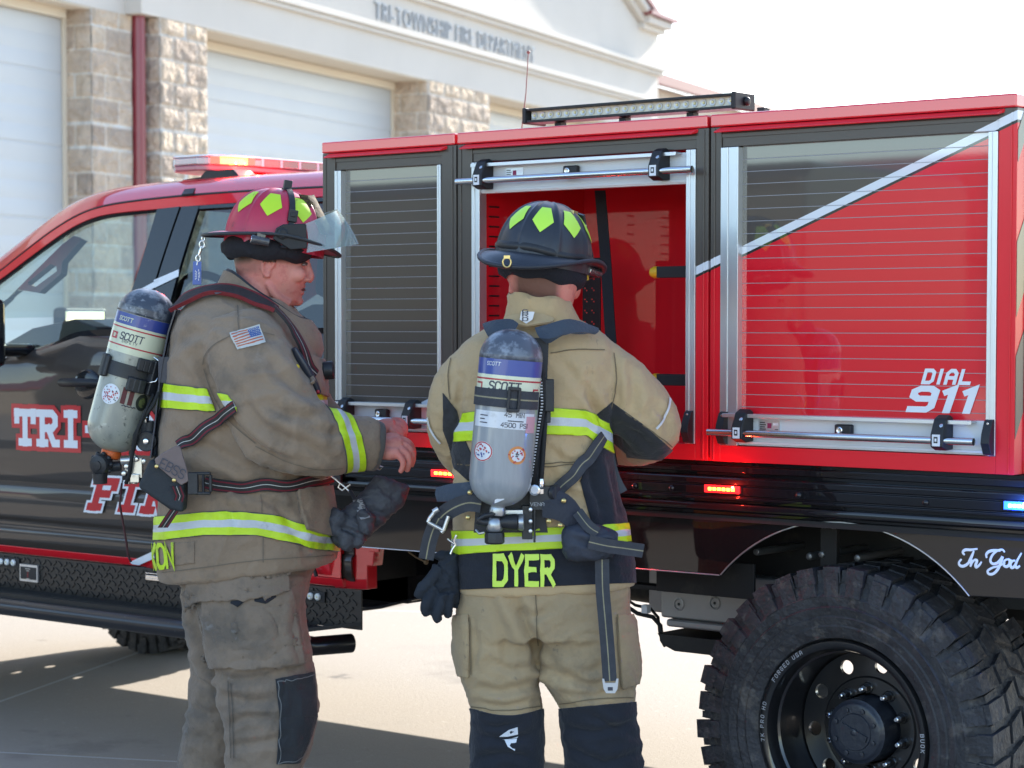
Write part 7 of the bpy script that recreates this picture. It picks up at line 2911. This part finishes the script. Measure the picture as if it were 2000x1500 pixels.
for pg in ([(1162, 812), (1195, 785), (1255, 828), (1225, 886), (1180, 850)], [(1255, 828), (1313, 879), (1290, 898), (1225, 892), (1224, 886)], [(866, 768), (892, 802), (905, 850), (880, 880), (866, 840)], [(880, 880), (905, 850), (938, 925), (915, 940), (888, 915)]):
    Soup(jk2).facing(-.15).poly(pg).build("arm_gusset", GUS, jacket2, off=.0035, thick=.003)
Soup(jk2).facing(-.3).poly([(1152, 880), (1200, 872), (1240, 1070), (1168, 1070), (1133, 940)]).build("side_panel", NAVY, jacket2, off=.0032, thick=.003)
far2 = lambda c_: np.minimum(seg_dist(c_, aR) - .108, seg_dist(c_, aL[:5]) - .088)
band(jk2, [(870, 809), (890, 808), (935, 802), (1060, 795), (1145, 800), (1172, 818), (1220, 840)], [(870, 862), (890, 863), (935, 860), (1060, 848), (1145, 851), (1172, 872), (1220, 900)], "reflective_band", BANDC, jacket2, excl=far2)
band(jk2, [(870, 1037), (890, 1036), (960, 1036), (1060, 1030), (1170, 1026), (1250, 1020)], [(870, 1084), (890, 1083), (960, 1078), (1060, 1073), (1110, 1071), (1170, 1063), (1250, 1056)], "reflective_band", BANDC, jacket2,
     excl=lambda c_: np.minimum(seg_dist(c_, aR) - .10, seg_dist(c_, aL) - .08))
sp = Soup(jk2)
lo = np.interp(sp.px[:, 0], [880, 960, 1110, 1250], [1084, 1078, 1071, 1056])
sp.polys = [p for p in sp.polys if all(sp.px[i, 1] > 1030 for i in p)]
sp.clip(sp.px[:, 1] - lo).clip(1152 - (sp.px[:, 0] - 890) * .04 - sp.px[:, 1]).build("hem_panel", NAVY, jacket2, off=.0035, thick=.003)
surf_text("name_lettering", jb2, "DYER", 968, 1139, 1080, 1139, 51, mat("lime_letters", (.60, .82, .10), rough=.5), jacket2, 4.5, w=1.35, gap=1.8, off=.0085)
# elbow piping
for q in ([(1306, 780), (1303, 800), (1292, 822), (1282, 836)], [(838, 815), (842, 835), (850, 850), (862, 864)]):
    strap("piping", jb2, q, .006, SILV_M if 'SILV_M' in globals() else mat("silver_piping", (.62, .62, .62), rough=.4), jacket2, 4.8, off=.004, thick=.002)
STI2 = mat("tan_stitching", (.16, .12, .07), rough=.9)
for q in ([(1062, 906), (1100, 903), (1150, 900)], [(1062, 912), (1100, 909), (1148, 906)], [(1198, 690), (1205, 730), (1200, 775), (1192, 800)], [(882, 700), (874, 735), (880, 780)], [(890, 906), (915, 908), (935, 906)],
          [(1212, 800), (1260, 832), (1312, 872)], [(1075, 690), (1120, 682), (1180, 684)]):
    strap("seam", jb2, q, .0030, STI2, jacket2, 4.7, off=.0022, thick=0, n=50, settle=1)
for q in ([(1046, 1160), (1048, 1210), (1052, 1262)], [(922, 1380), (985, 1391), (1056, 1379)], [(1094, 1374), (1160, 1366), (1236, 1362)], [(918, 1205), (919, 1260), (921, 1318)], [(1203, 1205), (1206, 1270), (1212, 1340)]):
    strap("seam", tb2, q, .0030, STI2, trs2, 4.7, off=.0022, thick=0, n=50, settle=1)
# collar folded up behind the neck, with its tab
rows_out = [(644, 644, 982, 1136, .092, .012), (622, 624, 988, 1126, .094, .016), (600, 607, 992, 1120, .094, .018), (578, 592, 993, 1114, .090, .018), (573, 587, 997, 1110, .084, .016)]
for ins, mm in ((0, TAN_J), (1, TAN_J)):
    rows = []
    for t, (yl, yr, xl, xr, hw, wc) in enumerate(rows_out):
        r = B.ring(yl, yr, xl + ins * 7, xr - ins * 7, hw - ins * .009, wc, n=64, ex=2.2)
        rows.append([q + V(0, 0, .004 * math.sin(i * .5 + t * .6)) + (q - r[(i + 32) % 64]).normalized() * (.004 * math.sin(i * .8 + t * 1.7)) for i, q in enumerate(r)])
    mb = MB()
    mb.rings(rows, caps=False)
    co = mb.build("collar" if not ins else "collar_inside", mm, jacket2, smooth=180, solid=.006)
cm = co
rows = []
mb = MB()
lap = [[(985, 622), (1004, 616), (1030, 613), (1060, 614), (1082, 622)], [(988, 626), (1006, 626), (1030, 626), (1060, 626), (1080, 628)], [(1000, 632), (1010, 634), (1030, 637), (1052, 633), (1076, 630)]]
mb.grid([[B.p(x, y, .118 + .012 * j + .006 * math.sin(i)) for i, (x, y) in enumerate(r)] for j, r in enumerate(lap)])
mb.build("collar_lap", TAN_J, jacket2, smooth=180, solid=.006)
mb = MB()
p = [B.p(x, y, .152) for x, y in ((1018, 608), (1044, 609), (1040, 624), (1028, 632), (1015, 624))]
mb.prism(p, FWD * .004)
tb = mb.build("collar_tab", LWHITE, jacket2, smooth=0)
mb = MB()
for ch, y in (("G", 611), ("R", 618), ("D", 626.5)):
    pts, f, tw = block_text(ch, w=1.1)
    o_ = B.p(1021, y, .1532)
    mb.add([o_ + RGT * (q.x * .0032) + ZUP * (q.y * .00145) - FWD * (q.z + .0004) for q in pts], f)
mb.build("tab_lettering", LDARK, tb, smooth=0)

# helmet
f2 = (FWD * .90 + RGT * .46 - ZUP * .10).normalized()
up2 = (ZUP * 1.0 + RGT * .11 - FWD * .02).normalized()
HELN = mat("helmet_navy", (.016, .019, .027), rough=.45, coat=.25, coat_rough=.3, var=((.026, .030, .040), 14, .6), dirt=[((.06, .065, .075), 30, .60, .1, .4)])
STKC = mat("sticker_clean", (.52, .85, .08), rough=.5)
hc2 = B.p(1062, 504, .0)
hel2, dome2, brim2, hf2, hr2, hu2 = helmet(B, man2, hc2, f2, up2, .146, .124, .150, HELN, mat("helmet_edge_dark", (.022, .025, .034), rough=.5), STKC, rear=.066, front=.05, side=.034, droop=.044, shp=.95, edge=.0078)
mb = MB()
rows = []
for t, (g, z) in enumerate(((-.003, .000), (.0025, .006), (.0035, .013), (-.001, .020))):
    rows.append([hc2 + hf2 * (math.cos(a) * (.146 + g)) + hr2 * (math.sin(a) * (.124 + g)) + hu2 * (z + .005 * math.sin(a * 2 + .6) + .0022 * math.sin(a * 5)) for a in np.linspace(0, 2 * math.pi, 80)])
mb.grid(rows)
mb.build("goggle_strap", PACKB, hel2, smooth=180, solid=.004)
mb = MB()
rows = []
for t, (g, z) in enumerate(((-.002, .008), (.012, -.014), (.018, -.036), (.010, -.056), (-.010, -.068))):
    rows.append([hc2 + hf2 * (math.cos(a) * (.112 + g)) + hr2 * (math.sin(a) * (.100 + g)) + hu2 * (z - .008 * math.cos(a) + .004 * math.sin(a * 6 + t * 1.3)) for a in np.linspace(.75, 2 * math.pi - .75, 70)])
mb.grid(rows)
mb.build("ear_band", mat("navy_knit", (.012, .014, .022), rough=.9, bump=[(60, .4)]), hel2, smooth=180, solid=.006)
q = brim2(math.pi * 1.06, 1.0)
q = B.p(990, 512, .205)
mb = MB()
mb.tube([q + RGT * (.0105 * math.cos(t)) + ZUP * (.0115 * math.sin(t) * (1 if math.sin(t) > 0 else 1.15)) for t in [2 * math.pi * k / 24 for k in range(25)]], .0026, 8)
mb.obox(q + ZUP * .013, RGT * .008, FWD * .004, ZUP * .004)
mb.build("d_ring", BRASS, hel2, smooth=60)
mb = MB()
rows = []
for j in range(6):
    t = j / 5
    rows.append([hc2 + hf2 * (.160 - .070 * t + .010 * math.cos(a)) + hr2 * (math.sin(a) * (.080 - .02 * t)) + hu2 * (.020 + .125 * t - .012 * abs(math.sin(a))) for a in np.linspace(-1.15, 1.15, 17)])
mb.grid(rows)
mb.build("front_piece", mat("dark_leather_navy", (.020, .022, .028), rough=.4, coat=.3, bump=[(60, .4)]), hel2, smooth=180, solid=.007)
mb = MB()
a_ = B.p(1118, 416, .02)
mb.obox(a_, hf2 * .014, hr2 * .010, hu2 * .006)
mb.tube([B.p(1138, 441, .0), B.p(1146, 442, .0)], .004, 8)
mb.build("front_holder", BRASS, hel2, smooth=30, bevel=.001)
mb = MB()
q = B.p(1158, 530, -.02)
mb.tube([q - hf2 * .034, q - hf2 * .026, q - hf2 * .012, q + hf2 * .02, q + hf2 * .035], [.0125, .0145, .013, .0125, .0135], 14, 0)
mb.lathe(q - hf2 * .0342, -hf2, [(0, .011), (.001, .010)], 14, 1)
mb.obox(q + hu2 * .012, hf2 * .014, hr2 * .006, hu2 * .008, 0)
mb.prism([B.p(x, y, .0) for x, y in ((1130, 549), (1150, 536), (1150, 547), (1126, 548))], FWD * .01, 2)
mb.build("helmet_lamp", [MATS["lamp_body"], CHROME, mat("lamp_yellow", (.6, .36, .01), rough=.5)], hel2, smooth=40)

# ------------------------------------------------------------------ his air pack
tk2 = Cyl(B.p(1003, 643, .235), B.p(972, 994, .235), .0815)
pack2 = thing("air_pack", B.p(990, 1060, .22), "clean light-grey air cylinder pack on the back of the firefighter in the navy helmet", "air pack")
cyl2 = tk2.shell("cylinder", COMPG, pack2)
mb = MB()
rr = []
for k in range(10):
    a = math.pi / 2 * (.12 + .88 * k / 9)
    rr.append([tk2.T - tk2.A * (.078 * (1 - math.cos(a))) + (tk2.F * math.cos(t) + tk2.R * math.sin(t)) * (tk2.r * math.sin(a) ** .9 + .001) for t in [2 * math.pi * i / 56 for i in range(56)]])
mb.rings([rr[0]] + rr, caps=True)
mb.build("dome_paint", mat("cylinder_dome_blue", (.075, .085, .11), rough=.35, coat=.4, coat_rough=.2, dirt=[((.36, .40, .46), 24, .48, .14, .6), ((.03, .035, .05), 12, .58, .1, .5)]), cyl2, smooth=180)
tk2.patch("blue_band", -180, 180, .165, .255, .0006, mat("label_blue_bright", (.045, .075, .29), rough=.35, coat=.4), cyl2)
tk2.patch("cream_band", -180, 180, .2555, .36, .0006, mat("label_cream_clean", (.66, .68, .50), rough=.4, coat=.4), cyl2)
tk2.patch("thin_line", -180, 180, .275, .284, .0012, LRED, cyl2)
tk2.text("cylinder_lettering", "SCOTT", -8, .338, .021, LDARK, cyl2, w=1.1, shear=.1, wide=.9)
tk2.text("cylinder_lettering", "SCOTT", -32, .205, .009, LWHITE, cyl2, w=1., shear=.1)
mb = MB()
for (t0, t1, a0, a1) in ((.300, .309, -76, -54), (.309, .338, -58, -54), (.345, .352, 44, 52), (.318, .327, 50, 68), (.318, .352, 50, 54)):
    mb.grid([[tk2.pt(a0 + (a1 - a0) * k / 4, t0 + (t1 - t0) * j, .0012) for k in range(5)] for j in range(2)])
mb.build("cylinder_emblem", LRED, cyl2, smooth=180)
tk2.patch("white_label", -70, 62, .455, .545, .0006, LWHITE, cyl2)
tk2.patch("pink_label", 40, 66, .47, .56, .0010, mat("label_pink", (.55, .30, .34), rough=.5), cyl2)
tk2.text("cylinder_lettering", "45 MIN", 16, .478, .011, LDARK, cyl2, w=1.)
tk2.text("cylinder_lettering", "4500 PSI", 18, .535, .011, LDARK, cyl2, w=1.)
mb = MB()
for i in range(3):
    mb.grid([[tk2.pt(-52 + k * 6, .478 + i * .02 + j * .006, .0011) for k in range(4 - i % 2)] for j in range(2)])
mb.grid([[tk2.pt(4 + k * 6, .497 + j * .006, .0011) for k in range(6)] for j in range(2)])
mb.build("label_print", LDARK, cyl2, smooth=180)
tk2.patch("round_sticker", -62, -18, .625, .735, .0006, LWHITE, cyl2, round_=True)
mb = MB()
for k in range(40):
    a = 2 * math.pi * k / 40
    for r0, r1, m_ in ((.86, .97, 0),):
        q = [tk2.pt(-40 + 22 * r * math.cos(b), .68 + .055 * r * math.sin(b), .0011) for r, b in ((r0, a), (r1, a), (r1, a + .157), (r0, a + .157))]
        mb.add(q, [(0, 1, 2, 3)], m_)
rng = random.Random(3)
for k in range(26):
    a, r = rng.uniform(0, 6.28), rng.uniform(.2, .75)
    q = (-40 + 22 * r * math.cos(a), .68 + .055 * r * math.sin(a))
    mb.add([tk2.pt(q[0] - 2.2, q[1], .0011), tk2.pt(q[0], q[1] + .006, .0011), tk2.pt(q[0] + 2.2, q[1], .0011), tk2.pt(q[0], q[1] - .006, .0011)], [(0, 1, 2, 3)], 1 if q[1] > .68 else 0)
mb.build("sticker_print", [LRED, LBLUE], cyl2, smooth=0)
tk2.patch("badge_sticker", 10, 46, .635, .735, .0006, mat("badge_orange", (.60, .22, .06), rough=.4, coat=.4), cyl2, round_=True)
tk2.patch("badge_center", 15, 41, .65, .72, .0011, LWHITE, cyl2, round_=True)
mb = MB()
for k in range(30):
    a, r = rng.uniform(0, 6.28), rng.uniform(.1, 1.1)
    q = (28 + 15 * r * math.cos(a), .685 + .042 * r * math.sin(a))
    mb.add([tk2.pt(q[0] - 2, q[1], .0016), tk2.pt(q[0], q[1] + .005, .0016), tk2.pt(q[0] + 2, q[1], .0016), tk2.pt(q[0], q[1] - .005, .0016)], [(0, 1, 2, 3)], 1 if r < .4 else 0)
mb.build("sticker_print", [LRED, LDARK], cyl2, smooth=0)
mb = MB()
o_ = tk2.pt(6, .935, .0)
mb.obox(tk2.pt(2, .938, -.022), RGT * .012 + ZUP * .005, FWD * .001, ZUP * .0045)
mb.build("paper_scrap", LWHITE, cyl2, smooth=0)
# strap, buckle
mb = MB()
rows, ac = [], []
for k in range(41):
    a = -180 + 6.2 * k
    rows.append([tk2.pt(a, .332 + .098 * j / 4, .003) for j in range(5)])
    ac += [0, .25, .5, .75, 1]
mb.grid(rows)
me = mb.mesh("cylinder_strap", [WEBN], origin_of(pack2))
point_attr(me, "across", ac)
place("cylinder_strap", me, pack2, smooth=180, solid=.003, fix=False)
mb = MB()
for a_ in (2, 19):
    n_ = tk2.F * math.cos(math.radians(a_)) + tk2.R * math.sin(math.radians(a_))
    mb.obox(tk2.pt(a_, .381, .008), tk2.A.cross(n_) * .0035, n_ * .005, tk2.A * .030)
for t_ in (.322, .440):
    n_ = tk2.F * math.cos(math.radians(10)) + tk2.R * math.sin(math.radians(10))
    mb.obox(tk2.pt(10, t_, .008), tk2.A.cross(n_) * .016, n_ * .005, tk2.A * .0045)
mb.build("strap_slide", PACKB, pack2, smooth=30, bevel=.002)
mb = MB()
mb.obox(B.p(1073, 772, .19), RGT * .012, FWD * .018, ZUP * .042)
mb.obox(B.p(1068, 812, .18), RGT * .010, FWD * .015, ZUP * .018)
mb.tube([B.p(1066, 745, .19), B.p(1070, 752, .19), B.p(1074, 762, .19)], [.008, .011, .008], 10)
mb.build("clamp", PACKB, pack2, smooth=30, bevel=.004)
# frame, hoses
mb = MB()
mb.grid([[B.p(x0_ + (x1_ - x0_) * k / 8, y_, .157) for k in range(9)] for x0_, x1_, y_ in ((975, 1072, 660), (960, 1068, 760), (950, 1062, 880), (930, 1060, 980), (925, 1070, 1040))])
mb.build("back_frame", mat("frame_dark", (.014, .016, .024), rough=.45), pack2, smooth=60, solid=.008)
mb = MB()
mb.tube([B.p(x, y, w) for x, y, w in ((1052, 690, .22), (1060, 730, .21), (1063, 790, .20), (1055, 840, .20), (1048, 890, .20), (1040, 945, .20))], .0062, 10)
mb.tube([B.p(x, y, w) for x, y, w in ((1066, 800, .19), (1062, 860, .19), (1058, 920, .19), (1056, 950, .19))], .0068, 10)
mb.build("hose", RUBBER, pack2, smooth=180)
mb = MB()
for k in range(40):
    y = 700 + k * 5.9
    x = np.interp(y, [690, 730, 790, 840, 890, 945], [1052, 1060, 1063, 1055, 1048, 1040]) - 4
    mb.obox(B.p(x, y, .212), RGT * .0032, FWD * .001, ZUP * .0016)
mb.build("hose_marking", LWHITE, pack2, smooth=0)
mb = MB()
mb.lathe(B.p(1057, 935, .20), -ZUP, [(0, .007), (.01, .009), (.02, .009), (.025, .006)], 12, 1)
mb.lathe(B.p(1057, 955, .20), -ZUP, [(0, .010), (.012, .010), (.014, .006)], 12, 1)
mb.obox(B.p(1060, 972, .185), RGT * .034, FWD * .022, ZUP * .030, 0)
mb.lathe(B.p(1044, 957, .210), -FWD, [(0, .013), (.006, .0145), (.010, .0145), (.012, .011)], 20, 1)
mb.lathe(B.p(1044, 957, .2225), -FWD, [(0, .010), (.0006, .010)], 18, 2)
mb.lathe(B.p(1078, 962, .19), (RGT - FWD).normalized(), [(0, .020), (.010, .022), (.018, .018)], 18, 0)
mb.build("reducer", [PACKB, CHROME, LWHITE], pack2, smooth=40, bevel=.003)
pts, f, tw = block_text("VENA", w=1.)
mb = MB()
o_ = B.p(1036, 988, .2085)
mb.add([o_ + RGT * (q.x * .0017) + ZUP * (q.y * .0014) - FWD * (q.z + .0004) for q in pts], f)
mb.build("reducer_lettering", mat("print_light", (.3, .31, .33), rough=.5), pack2, smooth=0)
# valve assembly under the cylinder
mb = MB()
mb.lathe(tk2.B + tk2.A * .004, -tk2.A, [(0, .020), (.010, .022), (.020, .020), (.022, .014)], 20, 0)
q = B.p(966, 1020, .235)
mb.lathe(q + ZUP * .012, -ZUP, [(0, .014), (.008, .020), (.030, .021), (.036, .017)], 18, 0)
mb.lathe(q - ZUP * .026, -ZUP, [(0, .024), (.006, .026), (.026, .026), (.030, .022)], 8, 1)
mb.lathe(q + RGT * .016, RGT, [(0, .014), (.012, .018), (.030, .021), (.042, .021), (.046, .017)], 18, 1)
mb.lathe(q + RGT * .062, RGT, [(0, .020), (.006, .022), (.012, .022), (.014, .018)], 20, 0)
mb.tube([q - RGT * .016, q - RGT * .03, q - RGT * .045 + ZUP * .006], [.012, .010, .013], 12, 1)
mb.tube([B.p(934, 1015, .24), B.p(948, 1007, .25), B.p(966, 1003, .25), B.p(984, 1006, .24)], .006, 10, 1)
mb.tube([B.p(930, 1035, .23), B.p(936, 1042, .24), B.p(946, 1040, .24)], .0035, 8, 0)
mb.build("valve_body", [mat("valve_grey", (.36, .38, .40), rough=.3, metal=.8), PACKB], pack2, smooth=40)
mb = MB()
mb.obox(B.p(1002, 1000, .20), RGT * .026, FWD * .006, ZUP * .006, 0)
mb.obox(B.p(1030, 1020, .19), RGT * .014, FWD * .010, ZUP * .044, 1)
for y in (995, 1018, 1037):
    mb.lathe(B.p(1036, y, .204), -FWD, [(0, .006), (.004, .006), (.005, .003)], 12, 0)
mb.obox(B.p(1044, 1025, .20), RGT * .003, FWD * .003, ZUP * .046, 1)
mb.build("mount_plate", [ALU, PACKB], pack2, smooth=30, bevel=.002)
# shoulder straps laid over the back
PADN = cloth_mat("pad_navy", (.045, .058, .080), (.065, .08, .105), [((.13, .14, .16), 9, .58, .12, .5)])


def drape(name, pts_rows, m, par, thick=.008):
    mb = MB()
    rows = []
    for r in pts_rows:
        q = polyline(smoothed([p[:2] for p in r], 1), 12)
        ws = np.interp(np.linspace(0, 1, 12), np.linspace(0, 1, len(r)), [p[2] for p in r])
        rows.append([B.p(a.x, a.y, w_) for a, w_ in zip(q, ws)])
    mb.grid(rows)
    return mb.build(name, m, par, smooth=180, solid=thick)


drape("shoulder_strap", [[(944, 634, .12), (958, 629, .14), (975, 626, .15), (1000, 624, .15), (1012, 634, .155)], [(948, 645, .155), (962, 640, .175), (978, 640, .175), (996, 640, .17), (1008, 642, .165)], [(955, 656, .165), (965, 652, .185), (976, 655, .185), (988, 652, .18), (1000, 650, .175)], [(962, 664, .165), (968, 666, .18), (976, 668, .185), (984, 664, .18), (992, 660, .175)]], PADN, pack2)
drape("shoulder_strap", [[(1045, 642, .165), (1075, 634, .17), (1105, 624, .16), (1130, 628, .135), (1167, 642, .10)], [(1048, 650, .18), (1076, 646, .185), (1104, 636, .18), (1130, 638, .15), (1168, 648, .105)], [(1054, 660, .185), (1075, 662, .195), (1098, 652, .185), (1120, 646, .155), (1164, 650, .11)], [(1068, 669, .18), (1074, 669, .19), (1086, 660, .18), (1102, 651, .165), (1160, 651, .11)]], PADN, pack2)
# waist belt: pads, buckles, pouch, tails
drape("waist_pad", [[(856, 955, .11), (880, 948, .15), (905, 945, .17), (938, 940, .18)], [(854, 966, .12), (880, 962, .165), (905, 960, .18), (938, 958, .19)], [(858, 978, .12), (882, 978, .165), (910, 976, .18), (940, 976, .19)]], PADN, pack2, .016)
drape("waist_pad", [[(1060, 960, .19), (1090, 958, .19), (1115, 972, .185), (1135, 1000, .18)], [(1060, 985, .20), (1088, 985, .205), (1110, 1000, .20), (1128, 1022, .19)], [(1060, 1010, .20), (1086, 1014, .205), (1105, 1026, .20), (1122, 1045, .19)]], mat("pad_dark", (.025, .028, .04), rough=.7, bump=[(100, .3)]), pack2, .018)


def free_strap(name, pts_, wid, m, par, side=None, thick=.004):
    P_ = [B.p(*q) for q in pts_]
    path = []
    for i in range(len(P_) - 1):
        q = [P_[max(i - 1, 0)], P_[i], P_[i + 1], P_[min(i + 2, len(P_) - 1)]]
        for t in (0, .2, .4, .6, .8):
            path.append(.5 * ((2 * q[1]) + (q[2] - q[0]) * t + (2 * q[0] - 5 * q[1] + 4 * q[2] - q[3]) * t * t + (3 * q[1] - q[0] - 3 * q[2] + q[3]) * t ** 3))
    path.append(P_[-1])
    rows, ac = [], []
    for i, q in enumerate(path):
        t = (path[min(i + 1, len(path) - 1)] - path[max(i - 1, 0)]).normalized()
        sd = t.cross(side or -FWD).normalized()
        rows.append([q + sd * wid * k for k in (-.5, -.25, 0, .25, .5)])
        ac += [0, .25, .5, .75, 1]
    mb = MB()
    mb.grid(rows)
    me = mb.mesh(name, [m], origin_of(par))
    point_attr(me, "across", ac)
    return place(name, me, par, smooth=180, solid=thick, fix=False)


free_strap("belt_webbing", [(940, 985, .20), (915, 982, .19), (890, 990, .175), (868, 1004, .155), (856, 1018, .15)], .045, WEBN, pack2)
free_strap("belt_tail", [(858, 1012, .158), (846, 1035, .15), (838, 1060, .14), (832, 1092, .13)], .040, WEBN, pack2)
mb = MB()
for a_, b_ in (((852, 996), (839, 1012)), ((839, 1012), (836, 1020)), ((836, 1020), (866, 1036)), ((866, 1036), (876, 1008)), ((866, 1036), (862, 1040))):
    mb.tube([B.p(*a_, .168), B.p(*b_, .168)], .0052, 10)
mb.tube([B.p(846, 1000, .17), B.p(856, 994, .17)], .007, 10)
mb.build("belt_buckle", mat("buckle_steel", (.62, .60, .57), rough=.35, metal=.8), pack2, smooth=60)
strap("cross_strap", jb2, [(1170, 850), (1150, 890), (1120, 925), (1090, 955), (1072, 975)], .036, WEBN, pack2, 4.8, off=.010)
free_strap("side_strap", [(1176, 800, .02), (1186, 850, .0), (1192, 900, .0), (1202, 935, .0), (1216, 962, .0)], .028, mat("strap_grey", (.07, .075, .085), rough=.75, bump=[(200, .3)]), pack2)
mb = MB()
rows = []
for x, yt, yb, hw, wc in ((1098, 1036, 1080, .030, .20), (1106, 1026, 1094, .044, .20), (1130, 1022, 1097, .048, .20), (1165, 1024, 1094, .046, .195), (1195, 1032, 1086, .042, .185), (1206, 1040, 1076, .030, .18)):
    a_, b_ = B.p(x, yt, wc), B.p(x, yb, wc)
    cc, hz = (a_ + b_) / 2, (a_ - b_).length / 2
    rows.append([cc + ZUP * (hz * math.copysign(abs(math.sin(t)) ** .75, math.sin(t))) - FWD * (hw * math.copysign(abs(math.cos(t)) ** .75, math.cos(t))) for t in [2 * math.pi * k / 28 for k in range(28)]])
mb.rings(rows)
me = mb.mesh("soft_shape", [])
fix_normals(me)
me = evaluated(me, [('REMESH', dict(mode='VOXEL', voxel_size=.005, adaptivity=0)), ('SMOOTH', dict(factor=.5, iterations=4))])
cloth(me, [([(1110, 1050), (1150, 1062), (1200, 1056)], 6, .005), ([(1120, 1030), (1160, 1042), (1195, 1040)], 5, .004)], amp=.004, sc=14, mid=.004, fine=.001, seed=2)
me.materials.append(mat("pouch_navy", (.030, .036, .052), rough=.75, var=((.05, .055, .075), 12, .7), bump=[(120, .3)]))
set_coords(me, coords(me) - np.array(pack2.location))
place("waist_pouch", me, pack2, smooth=180, fix=False)
free_strap("pouch_strap", [(1150, 1058, .252), (1185, 1066, .24), (1215, 1070, .22), (1256, 1076, .20)], .036, WEBN, pack2)
free_strap("belt_webbing", [(1128, 1000, .212), (1150, 1028, .24), (1168, 1040, .243)], .030, PACKB if False else WEBN, pack2)
for x, y, w in ((1072, 1018, .225), (1094, 1026, .225), (1101, 978, .215), (918, 962, .21), (914, 1011, .205)):
    mb = MB()
    mb.lathe(B.p(x, y, w), -FWD, [(0, .007), (.004, .006), (.006, .002)], 12)
    mb.build("rivet", BRASS, pack2, smooth=40)
free_strap("hanging_strap", [(1176, 1092, .20), (1177, 1150, .20), (1182, 1210, .195), (1187, 1270, .185), (1191, 1330, .18)], .037, WEBN, pack2)
mb = MB()
bq = [(1176, 1326), (1180, 1326), (1182, 1334), (1202, 1334), (1204, 1326), (1208, 1326), (1206, 1346), (1201, 1354), (1184, 1354), (1179, 1346)]
mb.prism([B.p(x, y, .186) for x, y in bq], FWD * .006, 0)
mb.prism([B.p(x, y, .1866) for x, y in ((1187, 1342), (1197, 1342), (1197, 1349), (1187, 1349))], FWD * .0004, 1)
mb.build("seat_belt_tongue", [mat("tongue_plastic", (.55, .53, .52), rough=.4), LDARK], pack2, smooth=0, bevel=.0015)

# glove hung at the hip
gl2 = thing("glove", B.p(850, 1215, .1), "navy knit work glove hanging fingers down at the hip of the firefighter in tan", "glove")
mb = MB()
B.loft(mb, [(1082, 1082, 868, 896, .025, .06), (1098, 1098, 858, 896, .032, .06), (1120, 1120, 850, 897, .036, .06), (1145, 1145, 838, 897, .036, .06), (1165, 1165, 832, 896, .032, .06), (1180, 1178, 838, 894, .026, .06)], 28)
for q in ([(858, 1110, .08, .018), (842, 1130, .09, .0165), (824, 1150, .095, .0155), (817, 1166, .09, .0125)],
          [(850, 1150, .09, .0165), (838, 1172, .10, .0155), (831, 1190, .10, .0145), (836, 1201, .095, .0115)],
          [(866, 1160, .095, .0155), (858, 1184, .105, .0150), (853, 1202, .105, .014), (858, 1212, .10, .011)],
          [(882, 1158, .085, .0145), (878, 1180, .09, .014), (874, 1197, .09, .013), (876, 1206, .085, .010)],
          [(894, 1140, .05, .013), (893, 1160, .045, .0125), (891, 1178, .045, .012), (890, 1186, .045, .010)]):
    B.limb(mb, q, 14)
B.ball(mb, 868, 1086, .06, .026, .014, .026)
me = fuse(mb, .0030, 2)
cloth(me, [([(858, 1110), (875, 1125), (890, 1150)], 4, .003), ([(840, 1150), (860, 1158), (885, 1152)], 4, .003)], amp=.0025, sc=18, mid=.003, fine=.001, seed=12)
me.materials.append(GLOVN)
set_coords(me, coords(me) - np.array(gl2.location))
place("glove_shell", me, gl2, smooth=180, fix=False)
mb = MB()
mb.tube([B.p(x, y, .09) for x, y in ((892, 1045), (886, 1056), (890, 1064), (884, 1072), (880, 1082))], .0035, 8)
mb.tube([B.p(x, y, .09) for x, y in ((890, 1064), (878, 1056), (874, 1052))], .003, 8)
mb.build("clip", STEEL, gl2, smooth=60)
